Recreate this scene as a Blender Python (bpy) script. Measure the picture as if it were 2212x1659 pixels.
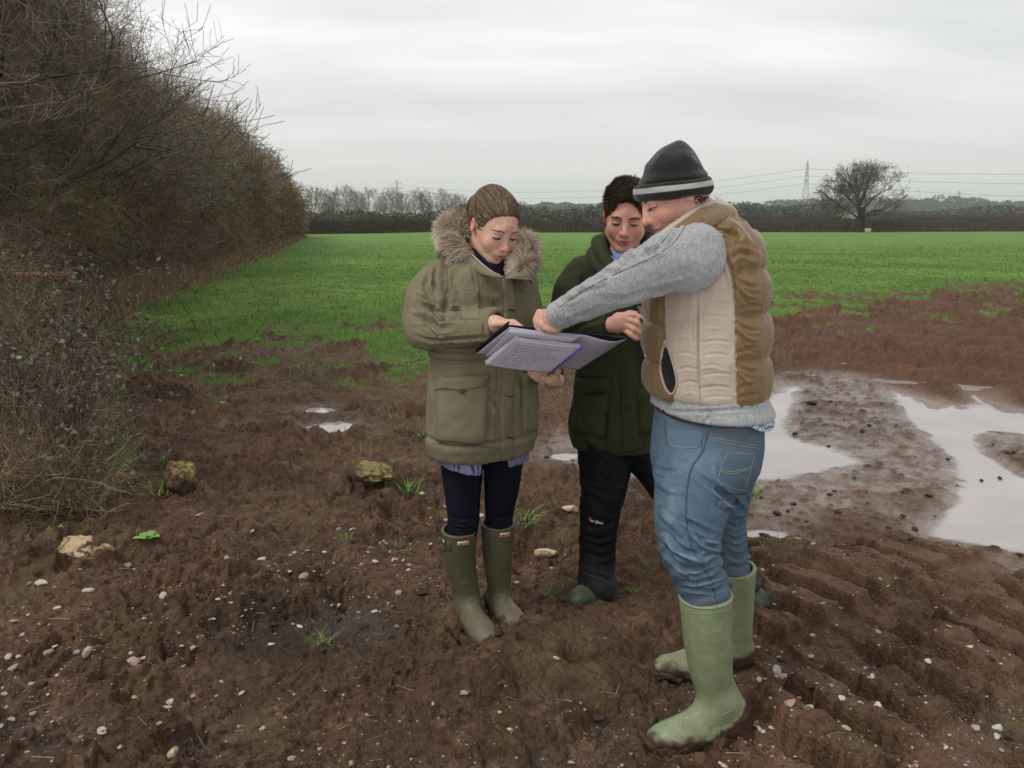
import bpy, math, random, time
import numpy as np
from mathutils import Vector, Matrix
from mathutils.bvhtree import BVHTree
T0 = time.time()
FULL = 1
scene = bpy.context.scene
for o in list(bpy.data.objects): bpy.data.objects.remove(o)

# ------------------------------------------------------------------ camera, sky, sun, exposure
CAM_H = 1.6
PITCH = math.atan(374.5 / 1836.0)          # horizon sits above the picture centre
FD = 1836.0                                # focal length in pixels of a 2212 px wide picture
cam_d = bpy.data.cameras.new('camera'); cam = bpy.data.objects.new('camera', cam_d)
scene.collection.objects.link(cam)
cam.location = (0, 0, CAM_H); cam.rotation_euler = (math.pi/2 - PITCH, 0, 0)
cam_d.sensor_width = 36; cam_d.lens = 36 * FD / 2212; cam_d.clip_start = 0.05; cam_d.clip_end = 40000
scene.camera = cam
scene.view_settings.view_transform = 'Standard'; scene.view_settings.look = 'None'
scene.cycles.volume_bounces = 4; scene.cycles.max_bounces = 8
scene.view_settings.exposure = 0.12; scene.view_settings.gamma = 1
SUN_EL, SUN_AZ = math.radians(52), math.radians(-60)     # azimuth from +Y towards +X
w = bpy.data.worlds.new('World'); scene.world = w; w.use_nodes = True
nt = w.node_tree; N = nt.nodes; L = nt.links; N.clear()
out = N.new('ShaderNodeOutputWorld'); bg = N.new('ShaderNodeBackground')
sky = N.new('ShaderNodeTexSky'); sky.sky_type = 'NISHITA'; sky.sun_disc = False
sky.sun_elevation = SUN_EL; sky.sun_rotation = SUN_AZ
skyb = N.new('ShaderNodeVectorMath'); skyb.operation = 'SCALE'; skyb.inputs[3].default_value = 0.08
L.new(sky.outputs[0], skyb.inputs[0])
tc = N.new('ShaderNodeTexCoord'); sep = N.new('ShaderNodeSeparateXYZ'); L.new(tc.outputs['Generated'], sep.inputs[0])
# cloud sheet: direction projected on a plane overhead
mx = N.new('ShaderNodeMath'); mx.operation = 'MAXIMUM'; mx.inputs[1].default_value = 0.0; L.new(sep.outputs[2], mx.inputs[0])
ad = N.new('ShaderNodeMath'); ad.operation = 'ADD'; ad.inputs[1].default_value = 0.22; L.new(mx.outputs[0], ad.inputs[0])
dv = N.new('ShaderNodeVectorMath'); dv.operation = 'DIVIDE'
cb = N.new('ShaderNodeCombineXYZ')
for i in range(3): L.new(ad.outputs[0], cb.inputs[i])
L.new(tc.outputs['Generated'], dv.inputs[0]); L.new(cb.outputs[0], dv.inputs[1])
mp = N.new('ShaderNodeMapping'); mp.inputs['Scale'].default_value = (0.75, 2.1, 0.3); mp.inputs['Location'].default_value = (3.1, 1.7, 0)
L.new(dv.outputs[0], mp.inputs[0])
nz = N.new('ShaderNodeTexNoise'); nz.inputs['Scale'].default_value = 1.1; nz.inputs['Detail'].default_value = 5; nz.inputs['Roughness'].default_value = 0.5
L.new(mp.outputs[0], nz.inputs['Vector'])
rp = N.new('ShaderNodeValToRGB'); rp.color_ramp.elements[0].position = 0.30; rp.color_ramp.elements[1].position = 0.68
rp.color_ramp.elements[0].color = (0.70, 0.71, 0.72, 1); rp.color_ramp.elements[1].color = (1.0, .995, .99, 1)
L.new(nz.outputs[0], rp.inputs[0])
# paler, slightly creamy towards the horizon
el = N.new('ShaderNodeMapRange'); el.inputs[1].default_value = 0.0; el.inputs[2].default_value = 0.16; L.new(sep.outputs[2], el.inputs[0])
hz = N.new('ShaderNodeMix'); hz.data_type = 'RGBA'; hz.inputs[6].default_value = (0.735, 0.73, 0.70, 1)
L.new(el.outputs[0], hz.inputs[0]); L.new(rp.outputs[0], hz.inputs[7])
mixs = N.new('ShaderNodeMix'); mixs.data_type = 'RGBA'; mixs.inputs[0].default_value = 0.95
L.new(skyb.outputs[0], mixs.inputs[6]); L.new(hz.outputs[2], mixs.inputs[7])
L.new(mixs.outputs[2], bg.inputs[0]); bg.inputs[1].default_value = 1.0
L.new(bg.outputs[0], out.inputs[0])
sun_d = bpy.data.lights.new('sun', 'SUN'); sun_d.energy = 1.5; sun_d.angle = math.radians(20); sun_d.color = (1, 0.97, 0.93)
sun = bpy.data.objects.new('sun', sun_d); scene.collection.objects.link(sun)
sv = Vector((math.sin(SUN_AZ)*math.cos(SUN_EL), math.cos(SUN_AZ)*math.cos(SUN_EL), math.sin(SUN_EL)))
sv.y = -abs(sv.y)                                         # high, over the photographer's left shoulder
sun.rotation_euler = sv.to_track_quat('Z', 'Y').to_euler()
sky.sun_rotation = math.atan2(sv.x, sv.y)

# ------------------------------------------------------------------ helpers
SP, CP = math.sin(PITCH), math.cos(PITCH)
def ground_base(y):
    y = np.asarray(y, dtype=float)
    return -np.clip(y - 15, 0, 135) * (2.07/135)
def P(px, py, Y):                 # point seen at picture position (2212 x 1659 frame) standing at distance Y
    u = (px - 1106)/FD; v = (829.5 - py)/FD
    k = Y / (CP + v*SP)
    return np.array((u*k, Y, CAM_H + (-SP + v*CP)*k))
def G(px, py, z=0.0):             # where that sight line meets the flat ground
    u = (px - 1106)/FD; v = (829.5 - py)/FD
    k = (z - CAM_H)/(-SP + v*CP)
    return np.array((u*k, (CP + v*SP)*k, z))
def proj(V):
    V = np.asarray(V); y = V[..., 1]; z = V[..., 2] - CAM_H
    dz = y*CP - z*SP; up = y*SP + z*CP
    return np.stack([1106 + FD*V[..., 0]/dz, 829.5 - FD*up/dz], -1)

def _h(ix, iy, iz, seed):
    h = (ix.astype(np.int64)*73856093) ^ (iy.astype(np.int64)*19349663) ^ (iz.astype(np.int64)*83492791) ^ (seed*2654435761)
    h = (h ^ (h >> 13)) * 1274126177 & 0xffffffff
    h = (h ^ (h >> 16)) * 2246822519 & 0xffffffff
    return ((h ^ (h >> 15)) & 0xffffff).astype(np.float32) / 16777215.0
def n2(x, y, seed=0):
    fx = np.floor(x); fy = np.floor(y); tx = (x-fx).astype(np.float32); ty = (y-fy).astype(np.float32)
    tx = tx*tx*(3-2*tx); ty = ty*ty*(3-2*ty); ix = fx.astype(np.int64); iy = fy.astype(np.int64); z = np.zeros_like(ix)
    a = _h(ix, iy, z, seed); b = _h(ix+1, iy, z, seed); c = _h(ix, iy+1, z, seed); d = _h(ix+1, iy+1, z, seed)
    return (a + (b-a)*tx)*(1-ty) + (c + (d-c)*tx)*ty
def n3(V, s, seed=0):             # value noise 0..1, s = frequency (scalar or 3-vector)
    Q = V*np.asarray(s); f = np.floor(Q); t = (Q-f).astype(np.float32); t = t*t*(3-2*t); i = f.astype(np.int64)
    r = 0
    for dx in (0, 1):
        wx = t[..., 0] if dx else 1-t[..., 0]
        for dy in (0, 1):
            wy = t[..., 1] if dy else 1-t[..., 1]
            for dz in (0, 1):
                wz = t[..., 2] if dz else 1-t[..., 2]
                r = r + wx*wy*wz*_h(i[..., 0]+dx, i[..., 1]+dy, i[..., 2]+dz, seed)
    return r
def f2(x, y, s, o=4, seed=0, g=0.5):
    r = 0; a = 1; t = 0
    for k in range(o):
        r = r + a*n2(x*s + 17.3*k, y*s - 9.1*k, seed+k); t += a; a *= g; s *= 2.03
    return r/t
def f3(V, s, o=3, seed=0, g=0.5):
    r = 0; a = 1; t = 0; s = np.asarray(s, dtype=float)
    for k in range(o):
        r = r + a*n3(V + 3.7*k, s, seed+k); t += a; a *= g; s = s*2.03
    return r/t
def sst(a, b, x):
    t = np.clip((x-a)/(b-a), 0, 1); return t*t*(3-2*t)
def mixc(a, b, t):
    return np.asarray(a)*(1-t[..., None]) + np.asarray(b)*t[..., None]

COLL = scene.collection
def tag(o, label=None, cat=None, group=None, kind=None):
    if label: o['label'] = label
    if cat: o['category'] = cat
    if group: o['group'] = group
    if kind: o['kind'] = kind
    return o
def empty(name, loc=(0, 0, 0), label=None, cat=None, group=None):
    o = bpy.data.objects.new(name, None); COLL.objects.link(o); o.location = loc; o.empty_display_size = 0.1
    return tag(o, label, cat, group)
def mk(name, V, F, mat=None, parent=None, smooth=True, col=None, attrs=None, loc=None):
    V = np.asarray(V, dtype=np.float32).reshape(-1, 3)
    Fs = F if isinstance(F, list) else [F]
    Fs = [np.asarray(f, dtype=np.int32) for f in Fs if len(f)]
    if parent is not None: V = V - np.array(parent_world(parent), dtype=np.float32)
    elif loc is not None: V = V - np.array(loc, dtype=np.float32)
    me = bpy.data.meshes.new(name)
    me.vertices.add(len(V)); me.vertices.foreach_set('co', V.ravel())
    loops = np.concatenate([f.ravel() for f in Fs]); tot = np.concatenate([np.full(len(f), f.shape[1], dtype=np.int32) for f in Fs])
    me.loops.add(len(loops)); me.loops.foreach_set('vertex_index', loops)
    st = np.concatenate([[0], np.cumsum(tot)[:-1]]).astype(np.int32)
    me.polygons.add(len(tot)); me.polygons.foreach_set('loop_start', st)
    try: me.polygons.foreach_set('loop_total', tot)
    except Exception: pass
    me.update(calc_edges=True)
    me.polygons.foreach_set('use_smooth', np.full(len(tot), bool(smooth)))
    if col is not None:
        c = np.ones((len(V), 4), dtype=np.float32); c[:, :3] = np.clip(col, 0, 1)
        a = me.color_attributes.new('Col', 'FLOAT_COLOR', 'POINT'); a.data.foreach_set('color', c.ravel())
    for k, v in (attrs or {}).items():
        a = me.attributes.new(k, 'FLOAT', 'POINT'); a.data.foreach_set('value', np.asarray(v, dtype=np.float32).ravel())
    me.validate()
    if mat: me.materials.append(mat)
    o = bpy.data.objects.new(name, me); COLL.objects.link(o)
    if parent is not None: o.parent = parent
    elif loc is not None: o.location = loc
    return o
def parent_world(p):
    v = np.zeros(3)
    while p is not None: v = v + np.array(p.location); p = p.parent
    return v

def mat(name, color=None, rough=0.8, vcol=False, bump=0.0, bscale=200, bdetail=4, noise=0.0, nscale=30, spec=0.3,
        metal=0.0, coat=0.0, sss=0.0, sheen=0.0, wave=None, wetattr=None, bdist=0.002, bvec=(1, 1, 1), sat=None):
    m = bpy.data.materials.new(name); m.use_nodes = True; n = m.node_tree.nodes; l = m.node_tree.links
    b = n['Principled BSDF']; b.inputs['Roughness'].default_value = rough; b.inputs['Metallic'].default_value = metal
    b.inputs['Specular IOR Level'].default_value = spec
    if coat: b.inputs['Coat Weight'].default_value = coat; b.inputs['Coat Roughness'].default_value = 0.15
    if sss:
        b.inputs['Subsurface Weight'].default_value = sss; b.inputs['Subsurface Radius'].default_value = (1, .35, .2); b.inputs['Subsurface Scale'].default_value = 0.006
    if sheen: b.inputs['Sheen Weight'].default_value = sheen; b.inputs['Sheen Roughness'].default_value = 0.5
    t = n.new('ShaderNodeTexCoord')
    if vcol:
        a = n.new('ShaderNodeAttribute'); a.attribute_name = 'Col'; src = a.outputs['Color']
    else:
        a = n.new('ShaderNodeRGB'); a.outputs[0].default_value = (*color, 1); src = a.outputs[0]
    if noise:
        z = n.new('ShaderNodeTexNoise'); z.inputs['Scale'].default_value = nscale; z.inputs['Detail'].default_value = 5
        l.new(t.outputs['Object'], z.inputs['Vector'])
        r = n.new('ShaderNodeMapRange'); r.inputs[1].default_value = 0.3; r.inputs[2].default_value = 0.7
        r.inputs[3].default_value = 1-noise; r.inputs[4].default_value = 1+noise; l.new(z.outputs[0], r.inputs[0])
        s = n.new('ShaderNodeVectorMath'); s.operation = 'SCALE'; l.new(src, s.inputs[0]); l.new(r.outputs[0], s.inputs[3]); src = s.outputs[0]
    l.new(src, b.inputs['Base Color'])
    hs = None
    if bump:
        mp = n.new('ShaderNodeMapping'); mp.inputs['Scale'].default_value = bvec; l.new(t.outputs['Object'], mp.inputs[0])
        z = n.new('ShaderNodeTexNoise'); z.inputs['Scale'].default_value = bscale; z.inputs['Detail'].default_value = bdetail
        l.new(mp.outputs[0], z.inputs['Vector']); hs = z.outputs[0]
    if hs is not None:
        bp = n.new('ShaderNodeBump'); bp.inputs['Strength'].default_value = bump; bp.inputs['Distance'].default_value = bdist
        l.new(hs, bp.inputs['Height']); l.new(bp.outputs[0], b.inputs['Normal'])
    if wetattr:
        a2 = n.new('ShaderNodeAttribute'); a2.attribute_name = wetattr
        r = n.new('ShaderNodeMapRange'); r.inputs[3].default_value = rough; r.inputs[4].default_value = 0.20; l.new(a2.outputs['Fac'], r.inputs[0]); l.new(r.outputs[0], b.inputs['Roughness'])
        r = n.new('ShaderNodeMapRange'); r.inputs[3].default_value = spec; r.inputs[4].default_value = 0.55; l.new(a2.outputs['Fac'], r.inputs[0]); l.new(r.outputs[0], b.inputs['Specular IOR Level'])
    return m

# prisms from segments (twigs, strands, cables): all arrays at once
def prisms(P0, P1, R0, R1, n=3, col=None):
    P0 = np.asarray(P0, float); P1 = np.asarray(P1, float); R0 = np.asarray(R0, float); R1 = np.asarray(R1, float)
    D = P1-P0; Ln = np.linalg.norm(D, axis=1, keepdims=True); D = D/np.maximum(Ln, 1e-9)
    A = np.where(np.abs(D[:, 2:3]) < 0.9, np.array([[0, 0, 1.]]), np.array([[1., 0, 0]]))
    U = np.cross(D, A); U /= np.linalg.norm(U, axis=1, keepdims=True); W = np.cross(D, U)
    m = len(P0); V = np.empty((m, 2*n, 3))
    for k in range(n):
        a = 2*math.pi*k/n; o = U*math.cos(a) + W*math.sin(a)
        V[:, k] = P0 + o*R0[:, None]; V[:, n+k] = P1 + o*R1[:, None]
    q = np.array([[k, (k+1) % n, n+(k+1) % n, n+k] for k in range(n)])
    F = (np.arange(m)*2*n)[:, None, None] + q[None]
    C = None if col is None else np.repeat(np.asarray(col), 2*n, axis=0)
    return V.reshape(-1, 3), F.reshape(-1, 4), C
def tubepath(pts, rad, n=8, closed_ends=True):
    pts = np.asarray(pts, float); m = len(pts); rad = np.broadcast_to(np.asarray(rad, float), (m,))
    T = np.gradient(pts, axis=0); T /= np.maximum(np.linalg.norm(T, axis=1, keepdims=True), 1e-9)
    a = np.array([0, 0, 1.]) if abs(T[0, 2]) < 0.9 else np.array([1., 0, 0])
    u = np.cross(T[0], a); u /= np.linalg.norm(u); V = []
    for i in range(m):
        u = u - T[i]*np.dot(u, T[i]); u /= np.linalg.norm(u); w_ = np.cross(T[i], u)
        for k in range(n):
            an = 2*math.pi*k/n; V.append(pts[i] + rad[i]*(u*math.cos(an) + w_*math.sin(an)))
    F = [[i*n+k, i*n+(k+1) % n, (i+1)*n+(k+1) % n, (i+1)*n+k] for i in range(m-1) for k in range(n)]
    T3 = []
    if closed_ends:
        V.append(pts[0]); V.append(pts[-1]); c0 = m*n; c1 = c0+1
        for k in range(n): T3.append([c0, (k+1) % n, k]); T3.append([c1, (m-1)*n+k, (m-1)*n+(k+1) % n])
    return np.array(V), [np.array(F), np.array(T3).reshape(-1, 3)]
def join(parts):                  # [(V, F or [F..], C or None), ...] -> one
    Vs, Fd, Cs, off = [], {}, [], 0
    for p in parts:
        V, F = p[0], p[1]
        for f in (F if isinstance(F, list) else [F]):
            f = np.asarray(f)
            if len(f): Fd.setdefault(f.shape[1], []).append(f+off)
        Vs.append(V); off += len(V)
        if len(p) > 2 and p[2] is not None: Cs.append(p[2])
    return np.concatenate(Vs), [np.concatenate(v) for v in Fd.values()], (np.concatenate(Cs) if len(Cs) == len(parts) else None)
def smoothpath(pts, n=24):        # Catmull-Rom through the points; pts may carry extra columns (radius)
    p = np.asarray(pts, float); p = np.concatenate([[2*p[0]-p[1]], p, [2*p[-1]-p[-2]]]); m = len(p)-3; r = []
    for s in np.linspace(0, m, n):
        i = min(int(s), m-1); t = s-i; a, b, c, d = p[i], p[i+1], p[i+2], p[i+3]
        r.append(0.5*((2*b) + (-a+c)*t + (2*a-5*b+4*c-d)*t*t + (-a+3*b-3*c+d)*t**3))
    return np.array(r)

# ------------------------------------------------------------------ implicit surfaces -> mesh
def smin(a, b, k):
    if k <= 0: return np.minimum(a, b)
    h = np.maximum(k-np.abs(a-b), 0)/k; return np.minimum(a, b) - h*h*k*0.25
def smax(a, b, k): return -smin(-a, -b, k)
class Field:
    def __init__(s, lo, hi, h):
        s.lo = np.array(lo, float); s.h = h; s.n = np.ceil((np.array(hi)-s.lo)/h).astype(int)+1
        s.d = np.full(s.n, 0.5, np.float32)
    def run(s, fn, lo, hi, k=0.0, sub=False):
        m = k + 3*s.h
        a = np.clip(np.floor((np.array(lo)-m-s.lo)/s.h).astype(int), 0, s.n); b = np.clip(np.ceil((np.array(hi)+m-s.lo)/s.h).astype(int)+1, 0, s.n)
        if (b <= a).any(): return
        ax = [(s.lo[i] + np.arange(a[i], b[i])*s.h).astype(np.float32) for i in range(3)]
        X, Y, Z = ax[0][:, None, None], ax[1][None, :, None], ax[2][None, None, :]
        d = fn(X, Y, Z).astype(np.float32); sl = tuple(slice(a[i], b[i]) for i in range(3))
        s.d[sl] = smax(s.d[sl], -d, k) if sub else smin(s.d[sl], d, k)
    def ell(s, c, r, R=None, k=0.01, sub=False):
        c = np.array(c, float); r = np.array(r, float); R = np.eye(3) if R is None else np.array(R)
        def fn(X, Y, Z):
            x, y, z = X-c[0], Y-c[1], Z-c[2]
            q = [(R[0, i]*x + R[1, i]*y + R[2, i]*z)/r[i] for i in range(3)]
            k0 = np.sqrt(q[0]**2+q[1]**2+q[2]**2); k1 = np.sqrt((q[0]/r[0])**2+(q[1]/r[1])**2+(q[2]/r[2])**2)
            return k0*(k0-1)/np.maximum(k1, 1e-6)
        e = np.sqrt(((R*r)**2).sum(1)); s.run(fn, c-e, c+e, k, sub)
    def cone(s, a, b, ra, rb, k=0.01, sub=False):
        a = np.array(a, float); b = np.array(b, float); v = b-a; L2 = max(float(v@v), 1e-9)
        def fn(X, Y, Z):
            x, y, z = X-a[0], Y-a[1], Z-a[2]
            t = np.clip((x*v[0]+y*v[1]+z*v[2])/L2, 0, 1)
            return np.sqrt((x-t*v[0])**2+(y-t*v[1])**2+(z-t*v[2])**2) - (ra+(rb-ra)*t)
        r = max(ra, rb); s.run(fn, np.minimum(a, b)-r, np.maximum(a, b)+r, k, sub)
    def tube(s, pts, k=0.01, n=None, sub=False):   # rows x y z r
        p = smoothpath(pts, n or 4*len(pts)) if len(pts) > 2 else np.asarray(pts, float)
        for i in range(len(p)-1): s.cone(p[i, :3], p[i+1, :3], p[i, 3], p[i+1, 3], k if i == 0 else min(k, 0.004), sub)
    def box(s, c, hs, R=None, rd=0.005, k=0.01, sub=False):
        c = np.array(c, float); hs = np.array(hs, float); R = np.eye(3) if R is None else np.array(R)
        def fn(X, Y, Z):
            x, y, z = X-c[0], Y-c[1], Z-c[2]
            q = [np.abs(R[0, i]*x + R[1, i]*y + R[2, i]*z)-hs[i]+rd for i in range(3)]
            return np.sqrt(np.maximum(q[0], 0)**2+np.maximum(q[1], 0)**2+np.maximum(q[2], 0)**2) + np.minimum(np.maximum(q[0], np.maximum(q[1], q[2])), 0) - rd
        e = np.abs(R*hs).sum(1); s.run(fn, c-e, c+e, k, sub)
    def loft(s, st, k=0.01, sub=False, rd=0.02):
        # rows: z cx cy rx ry angle_deg power ; superellipse sections stacked in z
        st = np.array(sorted(st, key=lambda r: r[0]), float)
        zz = np.linspace(st[0, 0], st[-1, 0], 160); cols = []
        for j in range(1, st.shape[1]):
            v = np.interp(zz, st[:, 0], st[:, j]); kk = 7; vp = np.pad(v, kk, mode='edge'); cols.append(np.convolve(vp, np.hanning(2*kk+3)[1:-1]/np.hanning(2*kk+3)[1:-1].sum(), 'valid'))
        def fn(X, Y, Z):
            cx, cy, rx, ry, an, pw = [np.interp(Z.ravel(), zz, c)[None, None, :].astype(np.float32) for c in cols]
            ca, sa = np.cos(np.radians(an)), np.sin(np.radians(an)); x = X-cx; y = Y-cy
            u = np.abs(x*ca + y*sa)/rx; v = np.abs(-x*sa + y*ca)/ry
            q = (u**pw + v**pw + 1e-9)**(1/pw); g = np.sqrt((u/rx)**2 + (v/ry)**2)/np.maximum(np.sqrt(u*u+v*v), 1e-6)
            d = (q-1)/np.maximum(g, 1e-3)
            e = np.abs(Z-(st[0, 0]+st[-1, 0])/2) - (st[-1, 0]-st[0, 0])/2
            return smax(d, np.broadcast_to(e, d.shape), rd)
        r = st[:, 3:5].max(1); lo = [(st[:, 1]-r).min(), (st[:, 2]-r).min(), st[0, 0]]; hi = [(st[:, 1]+r).max(), (st[:, 2]+r).max(), st[-1, 0]]
        s.run(fn, lo, hi, k, sub)
    def halfspace(s, p, n, k=0.003):          # keep the side n points away from
        n = np.array(n, float); n /= np.linalg.norm(n); p = np.array(p, float)
        s.run(lambda X, Y, Z: -((X-p[0])*n[0]+(Y-p[1])*n[1]+(Z-p[2])*n[2]) + 0*X*Y*Z, s.lo-1, s.lo+s.n*s.h+1, k, True)
    def cutend(s, p, d, r, dep=None):          # saw off whatever lies beyond p in direction d
        p = np.array(p, float); d = np.array(d, float); d /= np.linalg.norm(d); a = np.cross(d, (0.3, 0.2, 1)); a /= np.linalg.norm(a); b = np.cross(d, a); dep = dep or r
        s.box(p+d*dep/2, (r, r, dep/2), np.stack([a, b, d], 1), rd=0.001, k=0.002, sub=True)
    def mesh(s):
        d = s.d; n = d.shape; g = d < 0
        c = np.zeros((n[0]-1, n[1]-1, n[2]-1), np.int8)
        for dx in (0, 1):
            for dy in (0, 1):
                for dz in (0, 1): c += g[dx:n[0]-1+dx, dy:n[1]-1+dy, dz:n[2]-1+dz]
        act = (c > 0) & (c < 8); ci = np.argwhere(act); idx = np.full(c.shape, -1, np.int64); idx[act] = np.arange(len(ci))
        S = np.zeros((len(ci), 3)); W = np.zeros(len(ci))
        cor = [(dx, dy, dz) for dx in (0, 1) for dy in (0, 1) for dz in (0, 1)]
        vals = {o: d[ci[:, 0]+o[0], ci[:, 1]+o[1], ci[:, 2]+o[2]] for o in cor}
        for o in cor:
            for ax in range(3):
                if o[ax] == 0:
                    q = list(o); q[ax] = 1; q = tuple(q); a, b = vals[o], vals[q]; m = (a < 0) != (b < 0)
                    t = np.where(m, a/np.where(m, a-b, 1), 0); pt = np.tile(np.array(o, float), (len(ci), 1)); pt[:, ax] = t
                    S += pt*m[:, None]; W += m
        V = (ci + S/np.maximum(W, 1)[:, None])*s.h + s.lo
        Fs = []
        for ax in range(3):
            b, c_ = (ax+1) % 3, (ax+2) % 3
            sl0 = [slice(None)]*3; sl1 = [slice(None)]*3; sl0[ax] = slice(0, -1); sl1[ax] = slice(1, None)
            e = g[tuple(sl0)] != g[tuple(sl1)]; ei = np.argwhere(e)
            ei = ei[(ei[:, b] > 0) & (ei[:, c_] > 0) & (ei[:, b] < n[b]-1) & (ei[:, c_] < n[c_]-1)]
            if not len(ei): continue
            neg = g[ei[:, 0], ei[:, 1], ei[:, 2]]
            def cell(db, dc):
                q = ei.copy(); q[:, b] += db; q[:, c_] += dc; return idx[q[:, 0], q[:, 1], q[:, 2]]
            Q = np.stack([cell(-1, -1), cell(0, -1), cell(0, 0), cell(-1, 0)], 1)
            Q[~neg] = Q[~neg][:, ::-1]; Fs.append(Q)
        return V, np.concatenate(Fs)
def normals(V, F):
    A = V[F[:, 2]]-V[F[:, 0]]; B = V[F[:, 3 % F.shape[1]]]-V[F[:, 1]]; Nf = np.cross(A, B); Nv = np.zeros_like(V)
    for j in range(F.shape[1]):
        for c in range(3): Nv[:, c] += np.bincount(F[:, j], weights=Nf[:, c], minlength=len(V))
    return Nv/np.maximum(np.linalg.norm(Nv, axis=1, keepdims=True), 1e-12)
def relax(V, F, it=1, lam=0.5):
    E = np.concatenate([F[:, [j, (j+1) % F.shape[1]]] for j in range(F.shape[1])]); 
    deg = np.bincount(E.ravel(), minlength=len(V)).astype(float)
    for _ in range(it):
        S = np.zeros_like(V)
        for c in range(3): S[:, c] = np.bincount(E[:, 0], weights=V[E[:, 1], c], minlength=len(V)) + np.bincount(E[:, 1], weights=V[E[:, 0], c], minlength=len(V))
        V = V + lam*(S/np.maximum(deg, 1)[:, None]-V)
    return V
def pdist(q, pts):                # distance of 2-D points q to a polyline
    pts = np.asarray(pts, float); best = np.full(len(q), 1e9)
    for a, b in zip(pts[:-1], pts[1:]):
        v = b-a; t = np.clip(((q-a)@v)/max(v@v, 1e-9), 0, 1); best = np.minimum(best, np.linalg.norm(q-a-t[:, None]*v, axis=1))
    return best
def facing(V, Nn):
    d = np.array([0, 0, CAM_H])-V; d /= np.linalg.norm(d, axis=1, keepdims=True); return (d*Nn).sum(1)
def creases(V, F, strokes):       # (polyline in picture space, width px, depth m): sculpts folds on the camera-facing side
    Nn = normals(V, F); q = proj(V); fw = sst(-0.05, 0.3, facing(V, Nn)); D = np.zeros(len(V))
    for pts, wd, am in strokes:
        p = smoothpath(pts, 4*len(pts)) if len(pts) > 2 else np.array(pts, float)
        lo = p.min(0)-3*wd; hi = p.max(0)+3*wd; m = np.where(((q > lo) & (q < hi)).all(1))[0]
        if not len(m): continue
        # taper towards both ends
        dd = pdist(q[m], p); e0 = np.linalg.norm(q[m]-p[0], axis=1); e1 = np.linalg.norm(q[m]-p[-1], axis=1)
        ln = np.linalg.norm(np.diff(p, axis=0), axis=1).sum(); tp = np.clip(np.minimum(e0, e1)/(0.25*ln), 0.15, 1)
        x = dd/wd; D[m] += am*tp*(np.exp(-x*x) - 0.45*np.exp(-((x-1.7)/0.7)**2))
    return V + Nn*(D*fw)[:, None]
def tint(C, V, F, strokes, Nn=None):      # (polyline, width px, colour, strength)
    Nn = normals(V, F); q = proj(V); fc = facing(V, Nn) > -0.1
    for pts, wd, c, s in strokes:
        d = pdist(q, pts); t = s*np.exp(-(d/wd)**2)*fc; C = mixc(C, c, t)
    return C
def folds(V, F, sc, amp, seed=0, o=2, sharp=1.0):     # ridged cloth wrinkles
    Nn = normals(V, F); w_ = f3(V, np.array(sc)*0.35, 1, seed+50)*0.8
    r = 0; a = 1; s = np.array(sc, float)
    for k in range(o):
        v = n3(V + 0.06*(n3(V, 7, seed+9+k)[:, None]-0.5), s, seed+k); r = r + a*(1-np.abs(2*v-1)**sharp); a *= 0.5; s = s*1.9
    return V + Nn*((r-0.9)*amp*(0.35+w_))[:, None]
def polymask(q, poly):            # points inside polygon
    poly = np.asarray(poly, float); x, y = q[:, 0], q[:, 1]; ins = np.zeros(len(q), bool); j = len(poly)-1
    for i in range(len(poly)):
        xi, yi = poly[i]; xj, yj = poly[j]
        ins ^= ((yi > y) != (yj > y)) & (x < (xj-xi)*(y-yi)/((yj-yi) if yj != yi else 1e-9)+xi); j = i
    return ins
def polysd(x, y, poly, soft):     # 0..1 soft inside mask, in world units
    q = np.stack([x, y], 1); poly = np.asarray(poly, float); ins = polymask(q, poly); d = pdist(q, np.concatenate([poly, poly[:1]]))
    return sst(-soft, soft, np.where(ins, d, -d))
def takefaces(V, F, keep, C=None):
    F2 = F[keep]; u, inv = np.unique(F2, return_inverse=True); return V[u], inv.reshape(F2.shape), (None if C is None else C[u])
def rotz(a): c, s = math.cos(a), math.sin(a); return np.array([[c, -s, 0], [s, c, 0], [0, 0, 1.]])
def rotx(a): c, s = math.cos(a), math.sin(a); return np.array([[1, 0, 0], [0, c, -s], [0, s, c.real]])
def roty(a): c, s = math.cos(a), math.sin(a); return np.array([[c, 0, s], [0, 1, 0], [-s, 0, c]])
def log(s): print('%6.1fs %s' % (time.time()-T0, s), flush=True)
def segs_mesh(S, col, n=3, minr=0.0, jit=0.15, seed=0):
    rng = np.random.default_rng(seed); c = np.asarray(col)*(1+rng.normal(0, jit, (len(S), 1)))
    return prisms(S[:, :3], S[:, 3:6], np.maximum(S[:, 6], minr), np.maximum(S[:, 7], minr*0.8), n, c)
# ------------------------------------------------------------------ ground
def poly_g(pts): return np.array([G(*p)[:2] for p in pts])
GRASS_EDGE = [G(*p)[:2] for p in [(-600, 760), (60, 720), (240, 705), (420, 712), (600, 728), (700, 750), (800, 758), (900, 735), (1000, 712), (1180, 690), (1330, 668), (1500, 655), (1660, 640), (1800, 634), (2000, 632), (2212, 618), (2700, 600)]]
GX = np.array([g[0]/g[1] for g in GRASS_EDGE]); GR = np.array([g[1] for g in GRASS_EDGE])
PUD_R = poly_g([(1915, 838), (1990, 855), (2075, 882), (2100, 872), (2062, 845), (2110, 848), (2212, 882), (2400, 900), (2420, 1230), (2212, 1195), (2120, 1178), (1990, 1160), (2030, 1110), (2072, 1050), (2052, 990), (2010, 950), (1950, 895)])
PUD_I = poly_g([(2108, 945), (2140, 930), (2200, 935), (2330, 960), (2330, 1040), (2212, 1030), (2160, 1000), (2120, 975)])
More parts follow.
